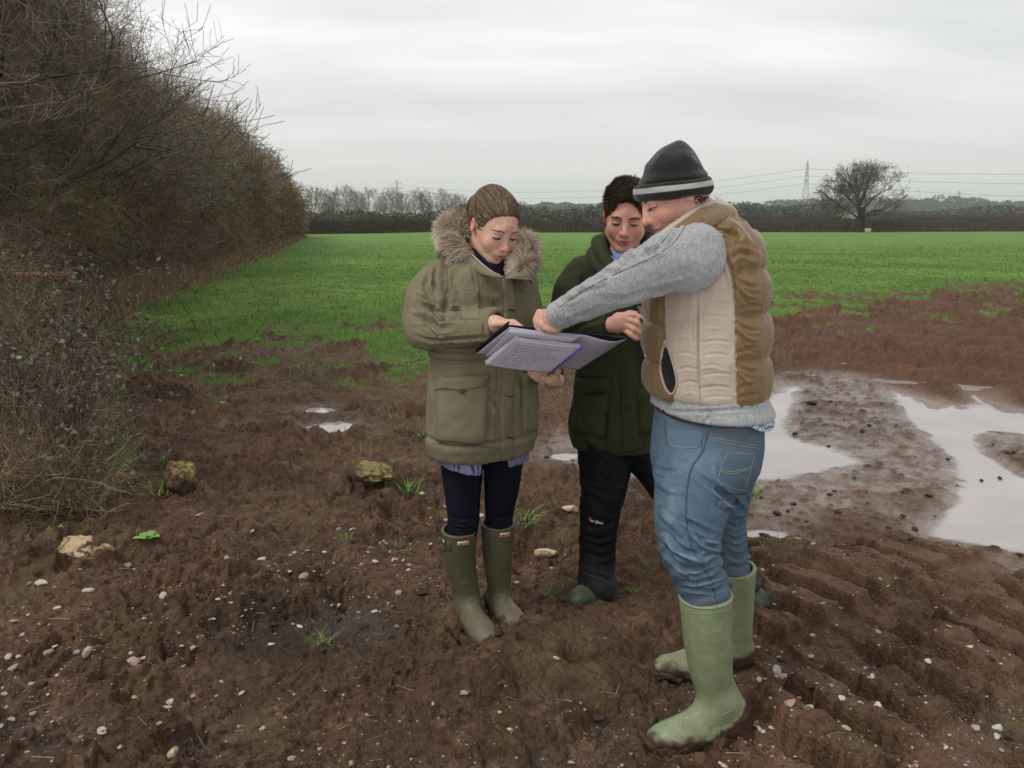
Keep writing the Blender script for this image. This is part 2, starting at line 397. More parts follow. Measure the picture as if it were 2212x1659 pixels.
PUD_L = poly_g([(1672, 850), (1725, 833), (1712, 880), (1690, 925), (1740, 955), (1820, 975), (1868, 1000), (1780, 1018), (1690, 1034), (1560, 1036), (1440, 1026), (1370, 1010), (1395, 992), (1480, 965), (1600, 940)])
WET = poly_g([(1640, 830), (1800, 790), (1930, 830), (2080, 880), (2300, 900), (2300, 1250), (2180, 1215), (2000, 1190), (1900, 1130), (1780, 1120), (1640, 1180), (1500, 1080), (1340, 1050), (1150, 1000), (1170, 930), (1300, 900), (1500, 900)])
SMALL = [((690, 885), .16, .09), ((722, 920), .26, .13), ((512, 920), .13, .07), ((632, 895), .09, .05), ((1225, 985), .14, .08), ((1655, 1155), .16, .07), ((488, 1165), .10, .035), ((790, 945), .10, .05)]
PSM = [(G(*p)[:2], a, b) for p, a, b in SMALL]
FEET = [(G(1030, 1352), .16), (G(1100, 1330), .15), (G(1500, 1590), .22), (G(1500, 1425), .2), (G(1270, 1300), .15), (G(1640, 1318), .15)]
def terrain(x, y, full=True):
    x = np.asarray(x, float); y = np.asarray(y, float)
    base = ground_base(y)
    r = x/np.maximum(y, 0.3)
    edge = np.interp(r, GX, GR)
    dgr = y - edge + (f2(x, y, 0.9, 3, 5)-0.5)*3.6 + (f2(x, y, 4.5, 2, 6)-0.5)*3.2 + (n2(x*14, y*14, 8)-0.5)*1.4+0.5
    grass = sst(-1.1, 0.9, dgr)*sst(2.2, 4.0, y)
    pt = f2(x, y, 1.9, 3, 305); grass = np.maximum(grass*(1-.95*sst(4.0, .3, dgr)*sst(.56, .63, f2(x, y, 1.5, 3, 306))), .8*sst(-6.5, -.8, dgr)*sst(.52, .62, pt)*sst(6.8, 8.8, y))
    # left verge under the hedge and a green strip by the brambles
    gl = polysd(x, y, poly_g([(170, 760), (235, 770), (275, 880), (285, 1000), (240, 1040), (60, 1110), (-200, 1120), (-200, 760)]), 0.12)
    tl = n2(x*7, y*7, 44); gl = gl*sst(0.3, 0.55, tl)
    grass = np.maximum(grass, gl*0.9)
    mud = 1-grass
    water = np.maximum(polysd(x, y, PUD_R, 0.16)*(1-polysd(x, y, PUD_I, 0.12)), polysd(x, y, PUD_L, 0.16))
    wet = polysd(x, y, WET, 0.35)
    sm = np.zeros_like(x)
    for (c, a, b) in PSM:
        sm = np.maximum(sm, np.exp(-(((x-c[0])/a)**2+((y-c[1])/(b*1.5))**2)*0.9))
    near = np.clip(1.4 - y/30, 0.25, 1)
    wx = x + 0.10*(n2(x*3, y*3, 1)-0.5); wy = y + 0.10*(n2(x*3+9, y*3, 2)-0.5)
    und = (f2(x, y, 0.8, 2, 11)-0.5)*0.07
    c1 = 1-np.abs(2*f2(wx, wy, 3.3, 3, 21)-1); c2 = 1-np.abs(2*f2(wx, wy, 9, 3, 31)-1); c3 = f2(wx, wy, 38, 3, 41)
    lump = f2(x, y, 2.1, 2, 77)
    rough = 0.45+0.9*sst(0.35, 0.7, lump)
    ct = f2(wx*1.0, wy*1.0, 14, 2, 33)
    h = und + rough*((c1-0.75)*0.115 + (c2-0.72)*0.070 + sst(0.5, 0.62, ct)*0.026) + (c3-0.5)*0.020 + (f2(x, y, 75, 3, 43)-0.5)*0.011 + rough*sst(.55, .75, f2(wx, wy, 24, 2, 47))*.010
    # tractor lug marks, lower right: two runs of slanting bars
    ang = math.radians(-56); s = (x-1.2)*math.cos(ang)+(y-2.6)*math.sin(ang); t = -(x-1.2)*math.sin(ang)+(y-2.6)*math.cos(ang)
    warp = 0.07*(n2(x*4, y*4, 61)-0.5)
    tr = sst(0.05, 0.35, x-0.55-(y-2.2)*0.1)*sst(4.3, 3.7, y)*sst(1.7, 1.95, y)
    bars = 0.5+0.5*np.sin((t+warp)*2*math.pi/0.215 + 0.6*np.sin(s*5))
    row = 0.5+0.5*np.sin(s*2*math.pi/0.62 + 1.1 + 3*warp)
    hb = sst(0.30, 0.58, bars)*(0.30+0.70*sst(0.15, 0.36, row))
    h = h*(1-0.50*tr) + tr*(hb*0.085-0.03)
    # big slabs squeezed up in front of the boots (middle) 
    for (c, a, b, hh, an) in [(G(1100, 1440), .26, .15, .055, .3), (G(1240, 1400), .24, .12, .045, -.2), (G(1010, 1490), .2, .12, .04, 0), (G(1060, 1590), .3, .12, .04, .2), (G(1330, 1360), .2, .10, .05, .1), (G(1180, 1560), .2, .08, .03, .3), (G(860, 1600), .22, .1, .03, .3), (G(1750, 1230), .32, .13, .075, -.45), (G(1700, 1200), .2, .08, .06, -.5), (G(1900, 1255), .3, .1, .05, -.5), (G(1290, 1470), .2, .1, .03, .4)]:
        ca, sa = math.cos(an), math.sin(an); u = (x-c[0])*ca+(y-c[1])*sa; v = -(x-c[0])*sa+(y-c[1])*ca
        q = (u/a)**2+(v/b)**2 + 0.9*(n2(x*9, y*9, 71)-0.5); m = sst(1.25, 0.35, q)
        h = h*(1-0.5*m) + hh*m*(1-0.25*sst(0.45, 0.5, np.abs(n2(x*5, y*5, 73)-0.5)+0.0))
    # furrows right of the group running off to the right
    ang2 = math.radians(-24); t2 = -(x-4)*math.sin(ang2)+(y-8)*math.cos(ang2)
    fr = sst(0.8, 2.2, x-y*0.16)*sst(6.7, 7.6, y+0.25*(x-3))*(1-grass)
    h = h + fr*(0.075*np.sin(t2*2*math.pi/0.85+3.5*(n2(x*0.5, y*0.5, 81)-0.5))+0.005 + 0.05*(f2(x, y, 5, 3, 83)-0.5))*1.0
    # water hollows
    flat = 0.004 + (c3-0.5)*0.012 + 0.018*(sst(0.62, 0.8, f2(x, y, 16, 2, 91))) + 0.02*sst(0.55, 0.75, f2(x, y, 3.5, 3, 93))
    wn = np.clip(wet*1.0, 0, 1); h = h*(1-0.86*wn) + wn*flat
    wsel = np.clip(water*1.25-0.1+(f2(x, y, 6, 3, 95)-0.5)*0.9*water*(1-water)*4*0.5, 0, 1)
    h = h*(1-wsel) + wsel*(-0.03)
    h = h + 0.012*(1-wn) 
    smn = sst(0.45, 0.75, sm+(f2(x, y, 9, 2, 97)-0.5)*0.5)
    h = np.where(sm > 0.05, h*(1-0.75*sst(0.15, 0.6, sm)), h); h = h*(1-smn) + smn*(-0.022)
    # feet press in and squeeze a rim up
    for (c, a) in FEET:
        q = np.hypot(x-c[0], (y-c[1])*1.2)/a; h = h - 0.018*np.exp(-(q**2)*1.2) + 0.014*np.exp(-((q-1.35)/0.3)**2)*n2(x*8, y*8, 99)
    gz = (f2(x, y, 1.2, 3, 15)-0.5)*0.10 + (f2(x, y, 9, 2, 16)-0.5)*0.02 + 0.03
    far = sst(60, 20, y)
    z = base + mud*h*near*(0.2+0.8*far) + grass*gz*near
    if not full: return z
    return z, dict(grass=grass, mud=mud, wet=wet, wsel=wsel, h=h, lump=lump, c1=c1, c2=c2, c3=c3, smn=sm, tr=tr, fr=fr, ct=ct)

def build_ground():
    NC = 1400 if FULL else 620; sc = 0.62 if FULL else 1.3
    rs = [1.35]
    while rs[-1] < 175: rs.append(rs[-1] + max(0.0025, sc*rs[-1]**2/1360*0.95) if rs[-1] < 40 else rs[-1]*1.02)
    rs = np.array(rs); an = np.radians(np.linspace(-53, 53, NC))
    R, A = np.meshgrid(rs, an, indexing='ij'); x = (R*np.tan(A)).ravel(); y = R.ravel()
    z, m = terrain(x, y)
    V = np.stack([x, y, z], 1); nr = len(rs)
    i = np.arange(nr-1)[:, None]*NC+np.arange(NC-1)[None]; F = np.stack([i, i+1, i+1+NC, i+NC], -1).reshape(-1, 4)
    # colours
    d1 = f2(x, y, 1.3, 3, 101); d2 = f2(x, y, 14, 3, 111); d3 = f2(x, y, 60, 2, 121)
    c = mixc((0.060, 0.0345, 0.0205), (0.100, 0.056, 0.034), sst(0.3, 0.7, d1))
    c = mixc(c, (0.150, 0.088, 0.054), sst(0.52, 0.78, d2)*0.6)
    c = mixc(c, (0.026, 0.015, 0.010), sst(0.55, 0.25, d3)*0.6)
    c = mixc(c, (0.100, 0.073, 0.034), sst(0.55, 0.8, f2(x, y, 5, 4, 131))*0.55*sst(1.0, .2, m['wet']))       # fibrous trodden turf
    c = mixc(c, (0.145, 0.080, 0.050), m['tr']*0.5*sst(0.4, 0.6, f2(x, y, 3, 2, 133)))
    c = mixc(c, (0.115, 0.055, 0.034), m['fr']*0.5)
    wt = m['wet']*sst(0.035, 0.0, m['h'])
    c = mixc(c, (0.225, 0.172, 0.135), np.clip(wt, 0, 1)*0.85*sst(0.75, 0.35, d2))
    c = mixc(c, (0.24, 0.18, 0.145), np.clip(m['wsel'], 0, 1)*0.8)
    dk = np.exp(-(((x-G(640, 1370)[0])/0.38)**2+((y-G(640, 1370)[1])/0.3)**2)); c = mixc(c, (0.022, 0.017, 0.011), dk*0.75)  # dung patch
    g1 = f2(x, y, 0.35, 3, 141); g2 = f2(x, y, 3.2, 4, 151)
    g = mixc((0.075, 0.148, 0.022), (0.130, 0.215, 0.038), sst(0.3, 0.7, g1)); g = mixc(g, (0.040, 0.110, 0.012), sst(0.62, 0.30, g2)*0.55); g = mixc(g, (0.15, 0.26, 0.045), sst(0.6, 0.85, f2(x, y*0.3, 1.7, 3, 161))*0.5)
    gd = sst(14, 90, y); g = mixc(g, (0.125, 0.225, 0.050), gd*0.65)
    c = c*1.12
    gm = np.clip(m['grass']*1.15+(f2(x, y, 11, 2, 171)-0.5)*1.6*(m['grass']*(1-m['grass'])*4), 0, 1)
    c = mixc(c, g, sst(0.25, 0.8, gm))
    c = mixc(c, (.27, .25, .15), sst(150.6, 151.6, y))
    wetness = np.clip(0.15+0.9*m['wet']*sst(0.05, 0.0, m['h']) + 0.65*sst(0.50, 0.28, d1)*sst(0.03, -0.02, m['h']) + m['smn'], 0, 1)*(1-gm)
    gm_ = mat('ground_soil', vcol=True, rough=0.72, bump=0.9, bscale=60, bdetail=9, bdist=0.018, spec=0.06, wetattr='wet', noise=0.28, nscale=120)
    o = mk('ground', V, F, gm_, col=c, attrs={'wet': wetness}); tag(o, 'trodden brown mud running into a green grass field', kind='structure')
    # far land beyond the boundary hedges
    rs = np.array([172, 200, 240, 290, 350, 430, 520, 640, 800, 1000, 1300, 1700, 2300, 3200, 4500, 5800.]); an = np.radians(np.linspace(-60, 60, 61))
    R, A = np.meshgrid(rs, an, indexing='ij'); x = (R*np.tan(A)).ravel(); y = R.ravel(); z = -2.1+0*x
    i = np.arange(len(rs)-1)[:, None]*61+np.arange(60)[None]; F = np.stack([i, i+1, i+62, i+61], -1).reshape(-1, 4)
    fm = mat('far_field', (0.20, 0.21, 0.10), rough=0.95, noise=0.35, nscale=0.012)
    tag(mk('far_fields', np.stack([x, y, z], 1), F, fm), 'pale distant fields beyond the hedges', kind='structure')
    # puddle water
    wm = mat('muddy_water', (0.34, 0.295, 0.27), noise=.16, nscale=1.6, bump=.12, bscale=7, bdist=.004, bdetail=3); b = wm.node_tree.nodes['Principled BSDF']
    b.inputs['Roughness'].default_value = 0.04; b.inputs['IOR'].default_value = 1.45
    b.inputs['Specular IOR Level'].default_value = 0.9
    l = wm.node_tree.links; at = wm.node_tree.nodes.new('ShaderNodeAttribute'); at.attribute_name = 'cover'; l.new(at.outputs['Fac'], b.inputs['Alpha'])
    def pool(pts, lab, z=-0.004):                  # water thins out to nothing where the silt comes up
        pts = np.array(pts); lo = pts.min(0); hi = pts.max(0); nx, ny = 520, 420; X, Y = np.meshgrid(np.linspace(lo[0], hi[0], nx), np.linspace(lo[1], hi[1], ny)); X, Y = X.ravel(), Y.ravel(); gz_ = terrain(X, Y, False); dep = z-gz_
        i = np.arange(ny-1)[:, None]*nx+np.arange(nx-1)[None]; F = np.stack([i, i+1, i+nx+1, i+nx], -1).reshape(-1, 4); ins = polymask(np.stack([X, Y], 1), pts) & (dep > -.004); keep = ins[F].any(1); V = np.stack([X, Y, np.full(len(X), z)], 1); u, inv = np.unique(F[keep], return_inverse=True)
        o = mk('puddle_water', V[u], inv.reshape(-1, 4), wm, attrs={'cover': .25+.75*sst(.0, .020, dep[u])}); tag(o, lab, kind='structure')
    def sheet(name, pts, lab, z=-0.004):
        pts = np.array(pts); c = pts.mean(0); n = len(pts); V = [(p[0], p[1], z) for p in pts]+[(c[0], c[1], z)]
        o = mk(name, V, np.array([[i, (i+1) % n, n] for i in range(n)]), wm, smooth=False, attrs={'cover': np.ones(n+1)}); tag(o, lab, kind='structure')
    pool(poly_g([(1560, 790), (1930, 780), (2300, 820), (2560, 900), (2560, 1250), (2250, 1240), (1960, 1180), (1640, 1180), (1400, 1060), (1140, 1010), (1140, 930)]), 'wide pale puddle reflecting the grey sky on the right')
    done = []
    for (c, a, b_) in PSM:
        t = np.linspace(0, 2*math.pi, 24, endpoint=False); sheet('puddle_water', np.stack([c[0]+1.3*a*np.cos(t), c[1]+1.9*b_*np.sin(t)], 1), 'small sky-reflecting puddle in the trodden mud', -0.006-.0012*len(done)); done.append(1)
    # hills on the skyline
    hm = mat('hill_land', (0.10, 0.13, 0.10), rough=1, noise=0.3, nscale=0.004)
    for (Y, hh, sd, dep) in [(3300, 40, 3, 500), (4700, 84, 5, 900)]:
        xs = np.linspace(-1.0*Y, 1.0*Y, 160); rows = []
        prof = hh*(0.25+0.75*f2(xs, 0*xs, 1/(Y*0.33), 4, sd)*1.2)*(0.5 + 0.5*sst(-0.6*Y, 0.1*Y, np.abs(xs)+0*xs))
        for t in np.linspace(0, 1, 6): rows.append(np.stack([xs, Y+dep*t+0*xs, -3+prof*math.sin(t*math.pi/2)*(1)], 1))
        V = np.concatenate(rows); i = np.arange(5)[:, None]*160+np.arange(159)[None]; F = np.stack([i, i+1, i+161, i+160], -1).reshape(-1, 4)
        tag(mk('hills', V, F, hm), 'low blue hills along the horizon', kind='structure')
build_ground(); log('ground')
# ------------------------------------------------------------------ bare trees, hedges, brambles, grass
def bark_mat(name, rough=0.95): return mat(name, vcol=True, rough=rough, spec=0.1)
M_TWIG = bark_mat('bare_twigs'); M_LEAF = mat('small_leaves', vcol=True, rough=0.6, spec=0.3)
def grow(rng, segs, p, d, L, r, lev, maxlev, up=0.15, spread=0.6, kids=(3, 4), nseg=4, wig=0.18, shrink=0.68):
    # one limb as nseg bent segments, then its side shoots; segs rows: p0 p1 r0 r1 level
    pts = [p]; q = p; dd = d; rr = [r]
    for i in range(nseg):
        dd = dd + rng.normal(0, wig, 3); dd[2] += up*0.3; dd /= np.linalg.norm(dd); q = q + dd*L/nseg; pts.append(q); rr.append(r*(1-0.62*(i+1)/nseg))
    for i in range(nseg): segs.append((*pts[i], *pts[i+1], rr[i], rr[i+1], lev))
    if lev >= maxlev: return
    n = rng.integers(kids[0], kids[1]+1)
    for j in range(n):
        t = (j+1+rng.uniform(-0.3, 0.3))/(n+0.3); t = min(max(t, 0.15), 1.0)*nseg; i = min(int(t), nseg-1); f = t-i
        b = pts[i]*(1-f)+pts[i+1]*f; ax = pts[i+1]-pts[i]; ax = ax/np.linalg.norm(ax)
        s = rng.normal(0, 1, 3); s -= ax*(s@ax); s /= np.linalg.norm(s)
        nd = ax*(1-spread*0.55) + s*spread*rng.uniform(0.8, 1.3); nd[2] += up; nd /= np.linalg.norm(nd)
        grow(rng, segs, b, nd, L*shrink*rng.uniform(0.75, 1.15), rr[i]*0.62, lev+1, maxlev, up, spread, kids, max(2, nseg-1), wig, shrink)
def bare_tree(seed, H=12, trunk=0.3, spreadw=0.9, levels=5, kids=(4, 5), first=0.25, up=0.18, lean=0.0, limbs=9):
    rng = np.random.default_rng(seed); S = []; p = np.zeros(3); r = trunk*H/12; th = H*0.62; n = 8; pts = [p]; d = np.array([lean, 0, 1.])
    for i in range(n):
        d = d + rng.normal(0, 0.07, 3); d[2] = abs(d[2]); d /= np.linalg.norm(d); pts.append(pts[-1]+d*th/n)
    for i in range(n): S.append((*pts[i], *pts[i+1], r*(1.25-0.9*i/n) if i == 0 else r*(1-0.72*i/n), r*(1-0.72*(i+1)/n), 0))
    for j in range(limbs):
        t = first + (1-first)*(j+0.5)/limbs; i = min(int(t*n), n-1); b = pts[i]*(1-(t*n-i))+pts[i+1]*(t*n-i)
        a = j*2.4+rng.uniform(-0.4, 0.4); elv = 0.30+0.85*t; dd = np.array([math.cos(a)*math.cos(elv), math.sin(a)*math.cos(elv), math.sin(elv)])
        L = H*spreadw*0.42*(1.15-0.45*t)*rng.uniform(0.85, 1.15)
        grow(rng, S, b, dd, L, r*(0.52-0.26*t), 1, levels, up, 0.62, kids, 4, 0.16, 0.62)
    return np.array(S)
def put_tree(proto, loc, sc, rz, label, group, cat='tree'):
    e = empty(proto[2], loc, label, cat, group); e.rotation_euler = (0, 0, rz); e.scale = (sc, sc, sc)
    for nm, me in ((proto[0]), (proto[1])):
        c = bpy.data.objects.new(nm, me); COLL.objects.link(c); c.parent = e
    return e
def proto_tree(S, ctrunk, ctwig, minr, name='bare_tree'):
    a = S[S[:, 8] <= 1]; b = S[S[:, 8] > 1]
    V, F, C = segs_mesh(a, ctrunk, 6, minr); o1 = mk('trunk', V, F, M_TWIG, col=C)
    V, F, C = segs_mesh(b, ctwig, 3, minr); o2 = mk('crown', V, F, M_TWIG, col=C)
    m1, m2 = o1.data, o2.data; bpy.data.objects.remove(o1); bpy.data.objects.remove(o2)
    return (('trunk', m1), ('crown', m2), name)

def envelope(S, c, rx, rz):                      # keep the twigs inside a rounded crown
    v = S[:, 3:6]-np.array(c); q = np.sqrt((v[:, 0]/rx)**2+(v[:, 1]/rx)**2+(v[:, 2]/rz)**2); dr = v/np.maximum(np.linalg.norm(v, axis=1, keepdims=True), 1e-6); lim = .72+.42*f3(dr, 3.1, 3, 5)+.16*np.random.default_rng(1).uniform(0, 1, len(S))**2
    return S[(q < lim) | (S[:, 8] < 1)]
def gz(y): return float(ground_base(y))
def bg_trees():
    tr = [proto_tree(envelope(bare_tree(s, 11, 0.20, sp, 5, (3, 4), 0.15, up, 0, 14), (0, 0, 5.8), 4.1, 4.9), (0.15, 0.135, 0.11), (0.27, 0.245, 0.205), 0.017, 'bare_tree')
          for s, sp, up in [(1, .8, .25), (2, .95, .2), (3, .7, .3), (4, 1.0, .15)]]
    rng = np.random.default_rng(5)
    # row beyond the far left hedge: picture x, crown top y, distance, words
    row = [(676, 398, 172, 'slim pale bare tree beside the tall hedge end'), (700, 408, 186, 'short bare tree second from the tall hedge'), (722, 396, 172, 'broad bare tree with dark forked trunk near the left hedge'),
           (748, 398, 176, 'tall rounded bare tree left of the open gap'), (775, 408, 190, 'thin feathery bare tree in the gap'), (797, 402, 172, 'bare tree with wide dark fork in the row'),
           (826, 412, 195, 'low pale bare tree left of the lattice pylon'), (846, 404, 176, 'bare tree whose crown hides the foot of the left pylon'), (872, 410, 180, 'bushy bare tree right of the left pylon'),
           (902, 406, 176, 'rounded bare tree in the middle of the far row'), (925, 403, 178, 'dense tall bare tree behind the fur hood side'), (952, 406, 176, 'dense rounded bare tree towards the end of the row'),
           (978, 414, 182, 'shorter bare tree near the end of the far row'), (998, 420, 186, 'last small bare tree left of the woman')]
    for i, (px, py, Y, lab) in enumerate(row):
        b = P(px, 470, Y); top = P(px, py, Y)[2]; zb = -2.1; sc = (top-zb)/10.4
        put_tree(tr[i % 4], (b[0], Y, zb), sc, rng.uniform(0, 6.28), lab, 'bare trees in the far row')
    for (px, py, Y, lab) in [(1128, 432, 260, 'small round bare tree just right of the ponytail woman'), (1232, 440, 230, 'bare tree with spreading crown left of the dark haired man'), (1275, 438, 240, 'rounded bare tree behind the ear of the dark haired man'),
                             (1545, 425, 230, 'pale bare tree top showing behind the black hat'), (1210, 452, 300, 'faint small bare tree above the far wood'), (2110, 455, 420, 'tiny far bare tree right of the oak')]:
        zb = -2.1; top = P(px, py, Y)[2]; put_tree(tr[int(px) % 4], (P(px, 470, Y)[0], Y, zb), (top-zb)/10.4, rng.uniform(0, 6.28), lab, 'scattered bare trees')
    # the oak and its smaller neighbour
    Y = 150; oak = envelope(bare_tree(23, 11.5, 0.50, 1.75, 6 if FULL else 5, (3, 4), 0.24, 0.06, 0.0, 16), (.3, 0, 6.3), 8.6, 5.9)
    pr = proto_tree(oak, (0.062, 0.056, 0.042), (0.125, 0.108, 0.080), 0.021, 'oak_tree')
    put_tree(pr, (P(1858, 500, Y)[0], Y, gz(Y)), 1.0, 0.4, 'big spreading bare oak with dark ivy on its trunk', None)
    oak2 = envelope(bare_tree(31, 8.2, 0.30, 1.45, 6 if FULL else 5, (3, 4), 0.2, 0.08, 0.18, 12), (-1.0, 0, 4.6), 5.6, 4.1); pr = proto_tree(oak2, (0.062, 0.056, 0.042), (0.125, 0.108, 0.080), 0.016, 'bare_tree')
    e = put_tree(pr, (P(1815, 500, Y)[0], Y+1.5, gz(Y)), 1.0, 2.2, 'smaller crooked bare tree touching the left side of the oak', None)
    # ivy on the oak trunk
    rng = np.random.default_rng(8); n = 5000; t = rng.uniform(0, 1, n)**0.8; a = rng.uniform(0, 6.28, n); rr = 0.62*(1-t*0.4)+rng.normal(0, 0.10, n)
    c = np.stack([rr*np.cos(a), rr*np.sin(a), t*4.2], 1); oak_e = [o for o in bpy.data.objects if o.name == 'oak_tree'][0]
    V, F = leafcards(c, 0.14, rng); V = V + np.array([0, 0, 0.]); C = np.repeat(np.array([[0.022, 0.034, 0.014]])*(1+rng.normal(0, .3, (n, 1))), 4, axis=0)
    mk('ivy', V+np.array(oak_e.location), F, M_LEAF, parent=oak_e, col=C)

def leafcards(c, s, rng, up=0.0, nrm=None):     # little bent diamonds
    n = len(c); a = rng.normal(0, 1, (n, 3)); a /= np.linalg.norm(a, axis=1, keepdims=True); b = rng.normal(0, 1, (n, 3)); b -= a*(a*b).sum(1, keepdims=True); b /= np.linalg.norm(b, axis=1, keepdims=True)
    s = np.asarray(s)*rng.uniform(0.6, 1.4, n); s = s[:, None]
    nn = np.cross(a, b)
    V = np.stack([c-a*s*0.6, c+b*s*0.38+nn*s*0.1, c+a*s*0.6, c-b*s*0.38+nn*s*0.1], 1).reshape(-1, 3)
    return V, np.arange(4*n).reshape(-1, 4)

def spray(seed, L=1.0, n=7, sub=5):              # a shoot with side twigs, pointing up +z
    rng = np.random.default_rng(seed); S = []
    pts = [np.zeros(3)]; d = np.array([0, 0, 1.])
    for i in range(5):
        d = d+rng.normal(0, 0.22, 3); d /= np.linalg.norm(d); pts.append(pts[-1]+d*L/5)
    for i in range(5): S.append((*pts[i], *pts[i+1], 1-0.15*i, 1-0.15*(i+1), 0))
    for j in range(n):
        t = rng.uniform(0.6, 4.9); i = int(t); b = pts[i]*(1-t+i)+pts[i+1]*(t-i); a = rng.uniform(0, 6.28); dd = np.array([math.cos(a), math.sin(a), rng.uniform(0.2, 1.2)]); dd /= np.linalg.norm(dd); l1 = L*rng.uniform(0.22, 0.5)
        m = b+dd*l1*0.5; dd = dd+rng.normal(0, .3, 3); dd[2] += .15; dd /= np.linalg.norm(dd); e = m+dd*l1*0.5
        S.append((*b, *m, .6, .5, 1)); S.append((*m, *e, .5, .3, 1))
        for k in range(sub):
            t = rng.uniform(0.15, 1); q = b*(1-t)+e*t; d3 = dd+rng.normal(0, .75, 3); d3 /= np.linalg.norm(d3); S.append((*q, *(q+d3*L*rng.uniform(0.07, 0.2)), .42, .25, 2))
    return np.array(S)
def stamp(protos, pos, dirs, scl, rad, cols, rng, jit=0.18):   # place sprays: rotate +z onto dirs
    out = []
    k = rng.integers(0, len(protos), len(pos))
    for j, S in enumerate(protos):
        m = np.where(k == j)[0]
        if not len(m): continue
        z = dirs[m]/np.linalg.norm(dirs[m], axis=1, keepdims=True); x = np.cross(z, rng.normal(0, 1, (len(m), 3))); x /= np.linalg.norm(x, axis=1, keepdims=True); y = np.cross(z, x)
        R = np.stack([x, y, z], 2)                             # columns
        A = np.einsum('mij,sj->msi', R, S[:, :3])*scl[m][:, None, None]+pos[m][:, None]; B = np.einsum('mij,sj->msi', R, S[:, 3:6])*scl[m][:, None, None]+pos[m][:, None]
        r0 = S[None, :, 6]*rad[m][:, None]; r1 = S[None, :, 7]*rad[m][:, None]; C = np.repeat(cols[m][:, None], len(S), 1)*(1+rng.normal(0, jit, (len(m), len(S), 1)))
        out.append(prisms(A.reshape(-1, 3), B.reshape(-1, 3), r0.ravel(), r1.ravel(), 3, C.reshape(-1, 3)))
    return join(out)
def hedge_x(y): return -6.75-0.208*(y-12)          # foot line of the tall hedge
def tall_hedge():
    rng = np.random.default_rng(77); protos = [spray(s) for s in range(100, 112)]
    e = empty('tall_hedge', (hedge_x(30), 30, gz(30)), 'tall unruly bare brown hedge running down the left side of the field', 'hedge')
    n = 26000 if FULL else 9000
    # density falls with distance: choose y with pdf ~ 1/y
    y = 3.5*(95/3.5)**rng.uniform(0, 1, n); t = rng.uniform(0, 1, n)                     # t : 0 foot .. 1 top around the near face
    Hh = 5.0+1.2*(f2(y, 0*y, 0.13, 3, 7)-0.5)*2+0.5*(n2(y*0.9, 0*y, 9)-0.5)
    zt = t*Hh; face = 0.1 + 0.6*np.sin(np.pi*np.clip(t, 0, 1)**0.8)  # bulges towards the field
    dep = rng.exponential(0.55, n)*(0.7+0.6*t); bulge = 1.5*(f2(y, zt, 0.45, 3, 17)-0.5)
    rnd = sst(0.80, 1.0, t)*1.6*rng.uniform(0, 1, n)
    x = hedge_x(y)-0.5 + face + bulge - dep - rnd
    pos = np.stack([x, y, ground_base(y)+zt*0.97], 1)
    dirs = np.stack([0.45+rng.normal(0, .6, n), rng.normal(-.15, .75, n), 0.35+0.9*t+rng.normal(0, .6, n)], 1)
    sc = rng.uniform(0.45, 1.15, n)*(0.75+0.012*y); rad = np.maximum(0.0033, 0.00036*y)*rng.uniform(0.7, 1.4, n)
    pal = np.array([[0.100, 0.064, 0.049], [0.135, 0.102, 0.078], [0.080, 0.066, 0.040], [0.125, 0.112, 0.060], [0.150, 0.128, 0.110]])
    g = f3(pos, 0.55, 3, 23); k = np.clip(((g-0.28)*9).astype(int)+rng.integers(-1, 2, n), 0, 4); k = np.where(t > 0.93, np.maximum(k, 3), k)
    cols = np.array([2.05, 1.86, 1.80])*pal[k]*(0.55+0.9*f3(pos, 1.4, 3, 29)[:, None])
    V, F, C = stamp(protos, pos, dirs, sc, rad, cols, rng); mk('twigs', V, F, M_TWIG, parent=e, col=C)
    # thick stems inside
    m = 420; ys = 7*(90/7)**rng.uniform(0, 1, m); S = []
    for yy in ys:
        p = np.array([hedge_x(yy)-rng.uniform(0.7, 1.9), yy, gz(yy)]); d = np.array([rng.normal(.08, .16), rng.normal(0, .25), 1.]); rr = rng.uniform(.015, .035)
        for i in range(6):
            d = d+rng.normal(0, .10, 3); d /= np.linalg.norm(d); q = p+d*rng.uniform(.5, .8); S.append((*p, *q, rr, rr*.8, 0)); p = q; rr *= .78
    V, F, C = segs_mesh(np.array(S), (0.15, 0.135, 0.10), 5); mk('stems', V, F, M_TWIG, parent=e, col=C)
    # long shoots that stick out
    m = 2600; ys = 7*(70/7)**rng.uniform(0, 1, m); tt = rng.uniform(0.35, 1.02, m); pos = np.stack([hedge_x(ys)+0.15*np.sin(np.pi*tt)-0.2-1.2*sst(.8, 1, tt)*rng.uniform(0, 1, m), ys, ground_base(ys)+tt*(4.9+1.0*(f2(ys, 0*ys, 0.13, 3, 7)-0.5)*2)], 1)
    dirs = np.stack([0.55+rng.normal(0, .45, m), rng.normal(-.1, .5, m), 0.9+rng.normal(0, .35, m)], 1)
    V, F, C = stamp([spray(s, 1.0, 5, 2) for s in range(200, 206)], pos, dirs, rng.uniform(.7, 1.7, m), np.maximum(.0052, .0004*ys), np.array([[0.33, 0.27, 0.21]])*rng.uniform(.5, 1.3, (m, 1)), rng); mk('long_shoots', V, F, M_TWIG, parent=e, col=C)
    # dark inner mass of packed twigs, so that no sky shows through the lower hedge
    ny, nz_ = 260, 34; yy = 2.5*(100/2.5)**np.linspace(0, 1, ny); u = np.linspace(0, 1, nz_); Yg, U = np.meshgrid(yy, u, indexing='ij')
    Hc = 4.2+.9*(f2(Yg.ravel(), 0*Yg.ravel(), 0.13, 3, 7)-0.5).reshape(Yg.shape)*2; a = U*math.pi*0.92
